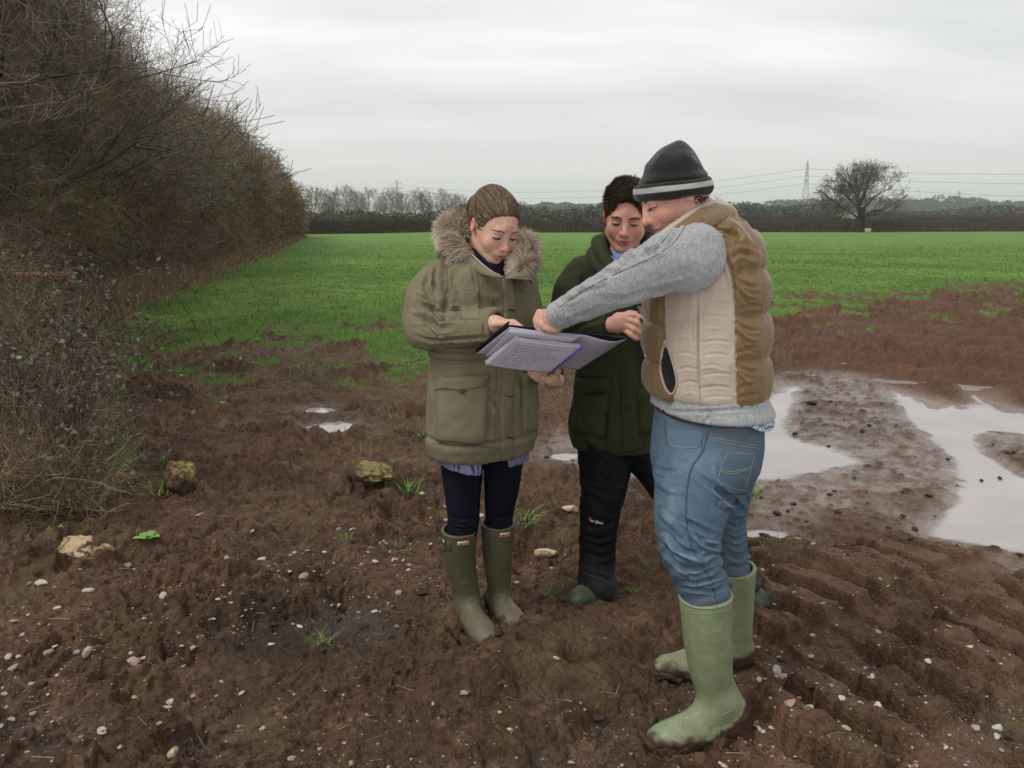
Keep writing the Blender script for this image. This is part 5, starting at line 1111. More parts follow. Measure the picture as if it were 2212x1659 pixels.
# ------------------------------------------------------------------ the woman in the olive parka
OL = np.array((.180, .156, .098)); OLD = np.array((.085, .072, .044))
def gxy(px, py, z=0.0): return tuple(G(px, py, z))
def woman():
    H = .0036 if FULL else .006
    e = empty('person', (G(1040, 1350)[0], 3.1, 0), 'woman in an olive parka with fur hood, looking down at the open folder she holds', 'person', 'people studying the folder')
    skin = (.60, .365, .275)
    V, F, C, T, R, parts, lV, lB = head('woman', P(1067, 489, 3.03), math.radians(31), math.radians(25), math.radians(-4), 1.03, skin, (.46, .19, .17), .0018 if FULL else .0025)
    C = mixc(C, np.array(skin)*np.array((1.05, .66, .60)), .0*C[:, 0])
    # hands
    Hn = .0017 if FULL else .0025
    wr = P(1050, 702, 2.80)
    rh = grip([[(*P(1085, 698, 2.775), .012), (*P(1108, 697, 2.755), .0105), (*P(1124, 707, 2.735), .0088), (*P(1134, 717, 2.72), .0076)], [(*P(1084, 704, 2.79), .012), (*P(1104, 705, 2.78), .010), (*P(1118, 716, 2.77), .0086), (*P(1126, 724, 2.765), .0075)],
               [(*P(1082, 712, 2.80), .012), (*P(1098, 716, 2.80), .0098), (*P(1108, 726, 2.80), .0082), (*P(1112, 734, 2.80), .0072)], [(*P(1078, 718, 2.81), .011), (*P(1090, 726, 2.82), .009), (*P(1098, 734, 2.825), .0075), (*P(1100, 741, 2.83), .0066)],
               [(*P(1068, 700, 2.765), .012), (*P(1088, 699, 2.745), .0105), (*P(1106, 704, 2.73), .0092), (*P(1116, 712, 2.72), .008)]],
              [(wr, P(1072, 700, 2.785), .026, .026), (P(1066, 694, 2.785), P(1090, 698, 2.775), .020, .015), (P(1068, 708, 2.80), P(1086, 712, 2.80), .022, .015)], skin, Hn, nails=False)
    lh = grip([[(*P(1180, 812, 2.90), .0105), (*P(1166, 802, 2.865), .0095), (*P(1156, 796, 2.852), .0085), (*P(1144, 793, 2.850), .0075)],
               [(*P(1188, 808, 2.895), .0105), (*P(1176, 797, 2.865), .0098), (*P(1166, 790, 2.850), .0088), (*P(1157, 787, 2.846), .0078)],
               [(*P(1175, 820, 2.90), .010), (*P(1162, 810, 2.870), .009), (*P(1150, 803, 2.860), .0078), (*P(1141, 799, 2.858), .007)],
               [(*P(1172, 826, 2.905), .0095), (*P(1160, 818, 2.880), .0085), (*P(1150, 811, 2.872), .0075), (*P(1143, 806, 2.870), .0066)],
               [(*P(1202, 812, 2.91), .0125), (*P(1205, 801, 2.885), .011), (*P(1201, 792, 2.865), .0098), (*P(1198, 786, 2.850), .0088)]],
              [(P(1190, 820, 2.925), P(1196, 815, 2.92), .021, .021), (P(1184, 818, 2.91), P(1176, 816, 2.905), .018, .014), (P(1205, 822, 2.96), P(1192, 820, 2.93), .024, .022)], skin, Hn, redtip=.8)
    cb = coarse_body([[pr(1060, 560, 3.1, 28), pr(1050, 640, 3.13, 62), pr(1045, 780, 3.14, 60), pr(1040, 920, 3.14, 56)], [pr(960, 625, 3.1, 26), pr(918, 700, 3.02, 20), pr(985, 712, 2.92, 16), pr(1050, 703, 2.82, 12)],
                      [pr(1118, 640, 3.18, 22), pr(1150, 765, 3.15, 18), pr(1190, 808, 3.0, 14)], [pr(1000, 950, 3.14, 34), pr(998, 1100, 3.13, 20), pr(998, 1130, 3.13, 16)], [pr(1082, 950, 3.16, 30), pr(1080, 1080, 3.17, 18), pr(1077, 1110, 3.18, 14)]])
    Vb, Fb, Cb = join([(V, F, C), rh, lh, (cb[0], cb[1], np.tile(skin, (len(cb[0]), 1)))]); mk('body', Vb, Fb, M_SKIN, e, col=Cb)
    for k, (v, f, c) in parts.items(): mk(k, v, f, M_HAIR, e, col=c)
    # ring on the lower hand
    c = P(1171, 814, 2.882); t = np.linspace(0, 2*math.pi, 20); ax = P(1162, 808, 2.868)-c; ax /= np.linalg.norm(ax); u = np.cross(ax, (0, 0, 1)); u /= np.linalg.norm(u); w_ = np.cross(ax, u)
    rg = tubepath([c+(u*math.cos(a)+w_*math.sin(a))*.0102 for a in t], .0014, 6); dd = np.array([0, 0, CAM_H])-c; dd /= np.linalg.norm(dd); d_ = Field(c+dd*.0105-.008, c+dd*.0105+.008, .0008); d_.ell(c+dd*.012, (.0032, .0032, .0032)); dv = d_.mesh()
    mk('ring', *join([rg, dv])[:2], mat('silver', (.75, .74, .72), rough=.15, metal=1), e)
    # ---- hair: drawn back to a tied tail
    h = .0018 if FULL else .0028; f = Field((-.11, -.20, -.15), (.11, .13, .17), h)
    f.ell((0, -.018, .032), (.0800, .104, .093)); f.ell((0, -.048, .066), (.050, .058, .052), k=.03); f.ell((0, .015, .070), (.052, .055, .034), k=.03)
    f.ell((0, .112, -.044), (.114, .084, .104), k=.012, sub=True)
    for s in (-1, 1): f.ell((s*.026, .092, .014), (.058, .050, .054), k=.02, sub=True); f.cone((-.2, .045, -.125), (.2, .045, -.125), .092, .092, k=.01, sub=True)
    for s in (-1, 1): f.ell((s*.085, -.006, -.012), (.02, .024, .034), k=.006, sub=True)
    f.cone((0, -.122, .040), (0, -.135, .040), .020, .017, k=.01); f.tube([(0, -.135, .040, .020), (0, -.158, .005, .024), (0, -.155, -.06, .022), (.0, -.14, -.13, .012)], k=.012)
    Vh, Fh = f.mesh(); Vh = relax(Vh, Fh, 2, .5)
    az = np.arctan2(Vh[:, 0], Vh[:, 2]-.035)+.25*np.sin((Vh[:, 1]+.1)*14); s1 = n2(az*26, Vh[:, 1]*5, 3); s2 = n2(az*70, Vh[:, 1]*8, 4); s3 = n2(az*7, Vh[:, 1]*3, 5)
    Vh = Vh+normals(Vh, Fh)*((s1-.5)*.0035+(s2-.5)*.0020)[:, None]
    Ch = mixc((.060, .036, .023), (.150, .098, .060), sst(.25, .8, s1*.5+s2*.5)); Ch = mixc(Ch, (.34, .25, .165), sst(.60, .85, s2*.6+s3*.4)*sst(.0, .07, Vh[:, 2])*.9); Ch = mixc(Ch, (.030, .019, .013), sst(.03, -.03, Vh[:, 2])*.5)
    # thin at the hair line
    hr = mk('hair', T(Vh), Fh, M_HAIR, e, col=Ch)
    Bh = bvh(Vh, Fh); rr = np.random.default_rng(2); S = []; cs = []
    for i in range(2600 if FULL else 900):         # strands combed from the hairline to the tie
        a = rr.uniform(-1.9, 1.9); y0 = rr.uniform(-.02, .085); pts = []
        for t in np.linspace(0, 1, 7):
            y = y0+( -.118-y0)*t; d = Vector((math.sin(a*(1-.25*t)), 0, math.cos(a*(1-.25*t)))); c0 = Vector((0, y, .032)); hh = Bh.ray_cast(c0+d*.2, -d)
            if hh[0] is None: break
            pts.append(np.array(hh[0])+np.array(hh[1])*rr.uniform(.0002, .0012))
        for j in range(len(pts)-1): S.append((*pts[j], *pts[j+1], .00055, .00055, 0)); cs.append(i)
    k = np.array(cs); pal = np.array([(.07, .043, .028), (.13, .085, .052), (.30, .22, .14), (.05, .03, .02)])[np.random.default_rng(3).integers(0, 4, 5000)][k]; S = np.array(S); v, f_, c = prisms(S[:, :3], S[:, 3:6], S[:, 6], S[:, 7], 3, pal); mk('strands', T(v), f_, M_HAIR, hr, col=c)
    # ---- parka
    f = Field((-.48, 2.62, .66), (.30, 3.42, 1.50), H)
    f.loft([st(560, 1008, 1118, 3.08, .85, 30), st(575, 975, 1138, 3.09, .62, 32), st(592, 945, 1152, 3.10, .60, 32), st(625, 930, 1160, 3.10, .64, 32), st(680, 930, 1164, 3.10, .68, 32), st(740, 930, 1161, 3.11, .70, 32),
            st(800, 930, 1161, 3.12, .70, 32), st(880, 929, 1162, 3.12, .72, 32), st(940, 929, 1158, 3.12, .72, 32), st(962, 930, 1153, 3.12, .70, 32), st(977, 936, 1150, 3.12, .68, 32)], rd=.02)
    f.tube([pr(972, 603, 3.08, 44), pr(938, 622, 3.06, 47), pr(921, 660, 3.03, 46), pr(914, 700, 2.99, 44), pr(928, 716, 2.95, 41)], k=.05)
    f.tube([pr(918, 712, 2.98, 42), pr(950, 715, 2.93, 39), pr(1000, 709, 2.88, 37), pr(1045, 704, 2.84, 36), pr(1068, 703, 2.82, 37)], k=.02)
    f.tube([pr(1112, 605, 3.16, 40), pr(1130, 650, 3.18, 36), pr(1134, 715, 3.20, 34), pr(1152, 768, 3.15, 32), pr(1175, 796, 3.06, 29), pr(1197, 811, 2.975, 27)], k=.03)
    d1 = P(1068, 703, 2.82)-P(1045, 704, 2.84); f.cutend(P(1074, 703, 2.815), d1, .075, .09); f.cone(P(1063, 703, 2.826), P(1090, 702, 2.80), .044, .045, k=.003, sub=True); d2 = P(1197, 811, 2.975)-P(1180, 800, 3.05); f.cutend(P(1200, 813, 2.96), d2, .055, .07); f.cone(P(1196, 810, 2.985), P(1203, 814, 2.93), .034, .036, k=.003, sub=True)
    f.cone(P(1066, 545, 3.02), P(1066, 586, 3.05), .085, .048, k=.01, sub=True)                 # neck opening
    V, F = f.mesh(); V = relax(V, F, 2, .5)
    V = folds(V, F, (8, 8, 5), .012, 3, 3, .8); V = folds(V, F, (24, 24, 13), .0045, 19, 2, .8)
    z = V[:, 2]; q = proj(V); zb = [P(1040, y, 3.0)[2] for y in (976, 950, 775, 757)]
    N_ = normals(V, F); V = V-N_*(.010*np.exp(-((z-zb[1])/.006)**2)+.012*np.exp(-((z-zb[2])/.008)**2)*(q[:, 0] > 925)+.007*np.exp(-((z-zb[3])/.005)**2))[:, None]
    V = V+N_*(.006*np.exp(-((z-(zb[0]+zb[1])/2)/.02)**2))[:, None]
    cr = [([(905, 655), (935, 668), (960, 700)], 5, -.015), ([(898, 690), (925, 690), (952, 708), (975, 706)], 6, -.014), ([(890, 672), (915, 678), (940, 692)], 5, .009), ([(925, 705), (950, 690), (985, 690), (1000, 694)], 5, -.008),
          ([(893, 722), (930, 735), (990, 732), (1060, 726)], 4, -.006), ([(965, 560), (958, 600), (965, 650), (952, 690)], 7, -.014), ([(948, 575), (938, 605), (948, 640)], 5, -.010), ([(930, 590), (918, 620), (935, 650)], 5, -.009), ([(905, 640), (925, 650), (945, 672)], 4, -.009),
          ([(985, 668), (995, 690)], 5, -.010), ([(1015, 668), (1010, 690)], 4, -.006), ([(1040, 668), (1046, 700), (1044, 735)], 4, -.005), ([(955, 745), (1000, 748), (1060, 742)], 5, -.007), ([(930, 700), (950, 725), (965, 745)], 5, .007),
          ([(985, 600), (990, 640), (1000, 690)], 4, -.004), ([(1118, 620), (1130, 670), (1140, 730)], 6, -.007), ([(1000, 560), (975, 590), (968, 620)], 6, .007), ([(935, 800), (940, 870), (935, 940)], 6, -.005), ([(1060, 860), (1075, 880), (1085, 900)], 5, -.006), ([(1050, 840), (1080, 850)], 4, -.005), ([(1060, 885), (1058, 940)], 5, -.005),
          ([(1020, 640), (1060, 660), (1090, 650)], 9, -.005), ([(1140, 880), (1145, 940)], 5, -.006), ([(1120, 800), (1130, 850), (1125, 900)], 5, -.006), ([(1165, 790), (1190, 783), (1215, 795)], 4, .004)]
    V = creases(V, F, cr); V = relax(V, F, 1, .3)
    C = np.tile(OL, (len(V), 1))*(1+.22*(f3(V, 8, 4, 4)[:, None]-.5)); C = mixc(C, OL*1.22, sst(.5, .75, f3(V, 30, 3, 5))*.3)
    C = tint(C, V, F, [([(945, 962), (1000, 965), (1085, 969)], 1.6, OLD, .6), ([(960, 560), (965, 610), (958, 690)], 2, OLD, .4), ([(893, 722), (940, 733), (1060, 727)], 1.2, OLD, .55)])
    jk = mk('parka', V, F, M_COTTON, e, col=C); B = bvh(V, F)
    oc = lambda n: np.tile(OL, (n, 1))*(1+.15*(np.random.default_rng(1).uniform(0, 1, (n, 1))-.5)*0)
    def piece(name, pv, pf, par=jk, col=OL, m=M_COTTON):
        c = np.array(col)*(1+.22*(f3(pv, 9, 3, 6)[:, None]-.5)); return mk(name, pv, pf, m, par, col=c)
    # placket (storm flap), lower pockets, chest pocket, yoke seams, collar flaps
    pv, pf = patch(B, [(1088, 592), (1112, 598), (1112, 995), (1086, 994)], 8, 70, .008, .16, curve=lambda u, v: (6*math.sin(v*6)+(-4 if v < .3 else 0), 0)); piece('storm_flap', pv, pf)
    pv, pf = patch(B, [(946, 818), (1056, 812), (1047, 958), (944, 950)], 28, 34, .016, .10, lift=lambda u, v: .006*np.sin(np.pi*u)*v+.004*(n2(u*5, v*6, 3)-.5)); pk = piece('pocket', pv, pf)
    pv, pf = patch(B, [(952, 814), (1058, 808), (1047, 840), (943, 845)], 26, 10, .024, .14, curve=lambda u, v: (0, -5*v*math.sin(u*9)*.6)); fl = piece('pocket_flap', pv, pf)
    pv, pf = patch(B, [(1126, 815), (1158, 800), (1160, 930), (1128, 935)], 12, 28, .014, .14); piece('pocket', pv, pf)
    pv, pf = patch(B, [(1128, 808), (1160, 798), (1163, 826), (1124, 836)], 12, 10, .020, .16); piece('pocket_flap', pv, pf)
    pv, pf = patch(B, [(992, 628), (1034, 628), (1036, 690), (996, 690)], 12, 18, .004, .2); piece('chest_pocket', pv, pf)
    Bj = bvh(V, F)
    sm = seams(B, [[(1016, 575), (1024, 620), (1033, 668)], [(962, 562), (968, 610), (960, 650), (953, 690)], [(985, 633), (995, 628), (1033, 628)], [(1062, 640), (1072, 690), (1080, 750), (1083, 800)], [(948, 735), (1000, 731), (1062, 725)], [(1056, 668), (1062, 700), (1062, 742)], [(1018, 545), (1030, 590), (1040, 660)],
                   [(1074, 760), (1071, 860), (1068, 990)], [(1148, 628), (1135, 632), (1120, 628)], [(932, 958), (1000, 962), (1070, 966)], [(1112, 966), (1150, 955)], [(928, 758), (960, 762), (1040, 764)], [(930, 775), (980, 779), (1040, 780)]], .0009)
    mk('seams', *sm, mat('olive_thread', (.075, .062, .035), rough=.9), jk)
    hb = cast(B, 998, 842); bt = Field(hb[0]-.03, hb[0]+.03, .0012 if FULL else .002); R_ = np.array(Vector(hb[1]).to_track_quat('Z', 'Y').to_matrix()); bt.ell(hb[0]+hb[1]*.022, (.0115, .0115, .0035), R_)
    for a, b in ((-.0025, 0), (.0025, 0), (0, .0025), (0, -.0025)): bt.cone(hb[0]+R_@np.array([a, b, .02]), hb[0]+R_@np.array([a, b, .04]), .0012, .0012, k=.0005, sub=True)
    mk('button', *bt.mesh(), mat('dark_horn', (.05, .055, .045), rough=.35), pk)
    bh = join([tubepath([cast(B, x0, y0)[0]+cast(B, x0, y0)[1]*.013, cast(B, x1, y1)[0]+cast(B, x1, y1)[1]*.013], .0018, 5) for x0, y0, x1, y1 in [(1092, 856, 1108, 855), (1091, 941, 1106, 943), (1094, 668, 1108, 671), (1096, 770, 1110, 770)]])[:2]
    mk('buttonholes', *bh, mat('dark_thread', (.02, .018, .01)), jk)
    tg = [P(1036, 745, 2.93), P(1031, 750, 2.93), P(1029, 758, 2.93), P(1032, 765, 2.93), P(1037, 762, 2.93), P(1038, 752, 2.93)]; mk('zip_puller', *tubepath(tg+[tg[0]], .0035, 6), mat('tan_leather', (.42, .16, .08), rough=.5), jk)
    # stand-up collar : two leaves with an open throat
    def leaf(pts_low, pts_top, thick, n=22):
        lo = smoothpath(pts_low, n); hi = smoothpath(pts_top, n); m = 9; V = []
        for side in (1, -1):
            for j in range(m):
                t = j/(m-1); mid = lo*(1-t)+hi*t; ctr = P(1064, 560, 3.07); out = mid-ctr; out[:, 2] *= .2; out /= np.linalg.norm(out, axis=1, keepdims=True); V.append(mid+out*(side*thick*.5*(1-.3*t)+.012*math.sin(t*3)))
        V = np.array(V).reshape(2*m, n, 3); idx = np.arange(2*m*n).reshape(2*m, n); A, B_ = idx[:m], idx[m:]; Fq = [np.stack([A[:-1, :-1], A[:-1, 1:], A[1:, 1:], A[1:, :-1]], -1).reshape(-1, 4), np.stack([B_[:-1, :-1], B_[1:, :-1], B_[1:, 1:], B_[:-1, 1:]], -1).reshape(-1, 4)]
        for a, b in ((A[0], B_[0]), (A[-1], B_[-1]), (A[:, 0], B_[:, 0]), (A[:, -1], B_[:, -1])): Fq.append(np.stack([a[:-1], a[1:], b[1:], b[:-1]], 1))
        return V.reshape(-1, 3), np.concatenate(Fq)
    L1 = leaf([P(998, 560, 3.10), P(1014, 576, 3.02), P(1040, 590, 2.955), P(1070, 598, 2.93), P(1090, 600, 2.925)], [P(1004, 540, 3.10), P(1016, 546, 3.03), P(1038, 565, 2.985), P(1064, 585, 2.955), P(1078, 592, 2.945)], .012)
    Lf = piece('collar', L1[0], L1[1], jk, OL*1.08)
    L2 = leaf([P(1092, 602, 2.925), P(1112, 602, 2.935), P(1140, 604, 2.97), P(1150, 612, 3.02)], [P(1092, 597, 2.945), P(1106, 585, 2.965), P(1126, 572, 3.01), P(1142, 568, 3.06)], .014); piece('collar', L2[0], L2[1], jk, OL*1.08)
    zp = smoothpath([P(1015, 545, 3.01), P(1037, 566, 2.975), P(1062, 586, 2.945), P(1080, 594, 2.935)], 20); mk('zip', *tubepath(zp, .0022, 6), mat('zip_metal', (.38, .36, .33), rough=.35, metal=.6), jk)
    st_ = [tubepath([P(x, y, Y)+np.array([0, -.006, 0]), P(x+1.5, y+1, Y)+np.array([0, -.008, 0])], .0042, 8) for x, y, Y in [(1121, 584, 2.962), (1138, 592, 2.985)]]; mk('press_stud', *join(st_)[:2], mat('stud', (.10, .09, .055), rough=.4), jk)
    # inner dark jumper, white tee, cream fleece
    f = Field(P(1066, 560, 3.04)-.16, P(1066, 600, 3.04)+.16, .004); f.tube([pr(1058, 528, 3.10, 38), pr(1060, 555, 3.07, 42), pr(1066, 590, 3.05, 34), pr(1070, 630, 3.08, 30)], k=.01); f.cone(P(1078, 545, 2.93), P(1078, 588, 2.945), .080, .052, k=.006, sub=True)
    v, ff = f.mesh(); v = folds(v, ff, (18, 18, 8), .006, 5); piece('jumper', v, ff, e, (.012, .011, .022))
    rr = np.random.default_rng(6)
    # fur: thousands of strands growing from the hood's rim, and the hood behind
    f = Field(P(1060, 560, 3.2)-.26, P(1060, 560, 3.2)+.26, .005); f.tube([pr(975, 535, 3.12, 26), pr(985, 560, 3.22, 32), pr(1050, 575, 3.30, 40), pr(1120, 575, 3.24, 30), pr(1142, 560, 3.14, 20)], k=.03); f.tube([pr(985, 560, 3.16, 20), pr(1000, 555, 3.08, 14), pr(1008, 552, 3.05, 10)], k=.02)
    v, ff = f.mesh(); v = folds(v, ff, (8, 8, 8), .014, 9); hood = piece('hood', v, ff, jk)
    path = smoothpath([pr(1018, 552, 3.02, 13), pr(1002, 540, 3.03, 19), pr(984, 520, 3.05, 27), pr(976, 503, 3.09, 27), pr(990, 490, 3.16, 24), pr(1015, 485, 3.24, 20), pr(1060, 500, 3.32, 20), pr(1100, 520, 3.28, 20), pr(1128, 530, 3.18, 17), pr(1138, 545, 3.09, 17), pr(1140, 562, 3.03, 15), pr(1132, 574, 2.99, 10)], 60)
    f = Field(path[:, :3].min(0)-.08, path[:, :3].max(0)+.08, .005); 
    for i in range(len(path)-1): f.cone(path[i, :3], path[i+1, :3], path[i, 3]*.78, path[i+1, 3]*.78, 0.002)
    v, ff = f.mesh(); core = piece('fur_trim', v, ff, jk, (.20, .145, .10), M_HAIR)
    n = 15000 if FULL else 6000; Nv = normals(v, ff); k = rr.integers(0, len(v), n); base = v[k]; nn = Nv[k]; ctr = P(1066, 520, 3.05); 
    ip = np.argmin(((base[:, None, :]-path[None, ::3, :3])**2).sum(2), axis=1)*3; tang = np.gradient(path[:, :3], axis=0)[np.clip(ip, 0, len(path)-1)]; tang /= np.linalg.norm(tang, axis=1, keepdims=True)
    out = base-ctr; out /= np.linalg.norm(out, axis=1, keepdims=True); cl = np.stack([n3(base, 24, 41+i)-.5 for i in range(3)], 1)*2.4
    d = nn*.75+out*.55+cl*.75+rr.normal(0, .16, (n, 3)); d /= np.linalg.norm(d, axis=1, keepdims=True); Ln = rr.uniform(.022, .056, n)*(.7+.6*n3(base, 30, 47)); P0 = base-nn*.003; P1 = P0+d*Ln[:, None]*.5; d2 = d+cl*.5+np.array([0, 0, -.45]); d2 /= np.linalg.norm(d2, axis=1, keepdims=True); P2 = P1+d2*Ln[:, None]*.3; P3 = P2+(d2+np.array([0, 0, -.2]))*Ln[:, None]*.25
    tone = n3(base, 26, 43); c0 = mixc((.26, .18, .12), (.46, .35, .25), tone); c1 = mixc((.42, .32, .23), (.74, .63, .50), sst(.2, .8, tone)); c1[rr.uniform(0, 1, n) < .07] = (.05, .035, .028)
    r = np.full(n, .00085 if FULL else .0012)
    vv, fq, cc = join([prisms(P0, P1, r*1.2, r, 3, c0*.5+c1*.5), prisms(P1, P2, r, r*.7, 3, c1), prisms(P2, P3, r*.7, r*.2, 3, c1)]); mk('fur_strands', vv, fq, M_HAIR, core, col=np.clip(cc, 0, 1))
    f = Field(P(1120, 560, 3.06)-.1, P(1120, 560, 3.06)+.1, .003); f.tube([pr(1102, 592, 2.99, 6), pr(1108, 572, 3.0, 13), pr(1116, 556, 3.03, 16), pr(1122, 545, 3.07, 14)], k=.01); v, ff = f.mesh(); v = v+normals(v, ff)*(.010*(f3(v, 75, 3, 3)-.5))[:, None]; flc = piece('fleece_lining', v, ff, jk, (.72, .60, .50), M_HAIR)
    n = 2600; Nv = normals(v, ff); k = rr.integers(0, len(v), n); d = Nv[k]+rr.normal(0, .6, (n, 3)); b = v[k]; vv, fq, cc = prisms(b, b+d*.007, np.full(n, .0009), np.full(n, .0005), 3, np.array([[.74, .62, .52]])*(1+rr.normal(0, .1, (n, 1)))); mk('fleece_pile', vv, fq, M_HAIR, flc, col=np.clip(cc, 0, 1))
    # ---- shirt tails under the parka
    f = Field(P(1040, 1000, 3.1)-.3, P(1040, 1000, 3.1)+.3, H); f.loft([st(1032, 958, 1128, 3.125, .66, 30), st(1000, 946, 1142, 3.125, .68, 30), st(960, 946, 1140, 3.125, .68, 30)]); f.loft([st(1050, 964, 1122, 3.125, .62, 30), st(940, 957, 1132, 3.125, .66, 30)], sub=True)
    V, F = f.mesh(); q = proj(V[F].mean(1)); low = np.interp(q[:, 0], [930, 945, 975, 1010, 1034, 1038, 1042, 1095, 1098, 1102, 1125, 1145], [1000, 1002, 1016, 1026, 1028, 1024, 985, 985, 1008, 1010, 1003, 990]); V, F, _ = takefaces(V, F, q[:, 1] < low)
    sm_ = bpy.data.materials.new('printed_cotton'); sm_.use_nodes = True; n_ = sm_.node_tree.nodes; l_ = sm_.node_tree.links; tc_ = n_.new('ShaderNodeTexCoord'); ck = n_.new('ShaderNodeTexVoronoi'); ck.inputs['Scale'].default_value = 260; ck.inputs['Randomness'].default_value = .25
    rp_ = n_.new('ShaderNodeValToRGB'); rp_.color_ramp.elements[0].position = .30; rp_.color_ramp.elements[0].color = (.45, .45, .62, 1); rp_.color_ramp.elements[1].position = .48; rp_.color_ramp.elements[1].color = (.035, .035, .12, 1); l_.new(tc_.outputs['Object'], ck.inputs['Vector']); l_.new(ck.outputs['Distance'], rp_.inputs[0]); l_.new(rp_.outputs[0], n_['Principled BSDF'].inputs['Base Color']); n_['Principled BSDF'].inputs['Roughness'].default_value = .85
    mk('shirt_tail', V, F, sm_, e)
    # ---- navy trousers
    NV = np.array((.0055, .0068, .015)); M_TR = mat('plain_cotton', vcol=True, rough=.85, spec=.15, bump=.3, bscale=500, bdist=.0008); f = Field((-.36, 2.9, .36), (.14, 3.36, .96), H)
    f.tube([pr(1000, 930, 3.13, 52), pr(998, 1000, 3.13, 46), pr(1000, 1060, 3.12, 39), pr(1001, 1120, 3.12, 34), pr(996, 1170, 3.13, 31)], k=.02); f.tube([pr(1082, 930, 3.15, 52), pr(1086, 1000, 3.15, 42), pr(1083, 1060, 3.16, 36), pr(1078, 1110, 3.17, 30), pr(1077, 1165, 3.18, 25)], k=.006)
    V, F = f.mesh(); V = folds(V, F, (14, 14, 18), .004, 15); V = creases(V, F, [([(975, 1115), (1000, 1122), (1030, 1118)], 4, -.004), ([(970, 1130), (1000, 1138), (1032, 1128)], 3, .004), ([(1055, 1110), (1080, 1118), (1104, 1108)], 4, -.004), ([(1043, 990), (1040, 1050), (1037, 1100)], 4, -.006)]); mk('trousers', V, F, M_TR, e, col=NV*(1+.4*(f3(V, 20, 3, 3)[:, None]-.5)))
    # ---- boots
    bc = (.085, .078, .046); lt = (.165, .155, .105); hs = .0034 if FULL else .005
    kw = dict(h=hs, foot_w=.046)
    b1, V1, F1 = boot_obj(e, 'boot', (P(992, 1141, 3.12), P(1010, 1287, 3.15), G(1003, 1330)-[0, 0, .010], G(1068, 1402)-[0, 0, .010], .0665, .0465), bc, seed=2, mudtop=.03, light=lt, kw=dict(h=hs, foot_w=.047, calf=(*P(994, 1215, 3.14), .061)), lab='olive rubber boot with side buckle, nearer the camera')
    b2, V2, F2 = boot_obj(e, 'boot', (P(1076, 1127, 3.185), P(1078, 1275, 3.22), G(1066, 1306)-[0, 0, .012], G(1134, 1376)-[0, 0, .012], .066, .044), bc, seed=6, mudtop=.055, light=lt, kw=dict(h=hs, foot_w=.045, calf=(*P(1075, 1205, 3.20), .058)), lab='olive rubber boot with mud over its toe')
    for b, V_, F_, c in ((b1, V1, F1, [(987, 1170), (1014, 1166), (1014, 1177), (987, 1181)]), (b2, V2, F2, [(1079, 1151), (1102, 1148), (1102, 1159), (1079, 1162)])):
        Bb = bvh(V_, F_); pv, pf = patch(Bb, c, 8, 6, .0016, .3); mk('label', pv, pf, mat('label_red', (.55, .06, .04), rough=.5), b)
        cx = np.array(c, float); m = cx.mean(0); ci = [tuple(m+(p-m)*(.88, .74)) for p in cx]; pv, pf = patch(Bb, ci, 8, 6, .0023, .3); mk('label_face', pv, pf, mat('label_cream', (.72, .70, .60), rough=.5), b)
        tl, tr, br, bl = ci; lt_ = lettering(Bb, 'HUNTER', tl[0]+1, tl[1]+2.2, tr[0]-1, tr[1]+2.2, 4.2, .0007, .003); mk('lettering', *lt_, mat('label_black', (.02, .02, .02)), b)
        if b is b1:
            pv, pf = patch(Bb, [(957, 1168), (975, 1172), (975, 1190), (959, 1190)], 10, 10, .004, .3); mk('buckle_strap', pv, pf, M_RUBBER, b, col=np.tile(np.array(bc)*.9, (len(pv), 1)))
            h_ = cast(Bb, 962, 1172); mk('buckle', *tubepath([h_[0]+np.array([-.004, -.006, -.012]), h_[0]+np.array([-.006, -.007, .014])], .0028, 6), mat('buckle_steel', (.6, .6, .58), rough=.3, metal=1), b)
    B1 = bvh(V1, F1); mk('moulded_line', *seams(B1, [[(992, 1264), (1008, 1256), (1030, 1248)], [(985, 1300), (1004, 1306), (1022, 1296)], [(985, 1345), (996, 1320), (990, 1302)]], .0016), mat('boot_line', (.10, .09, .055), rough=.5), b1)
    B2 = bvh(V2, F2); mk('moulded_line', *seams(B2, [[(1062, 1245), (1080, 1236), (1100, 1232)], [(1062, 1290), (1080, 1294), (1096, 1284)]], .0016), mat('boot_line', (.10, .09, .055), rough=.5), b2)
woman(); log('woman')
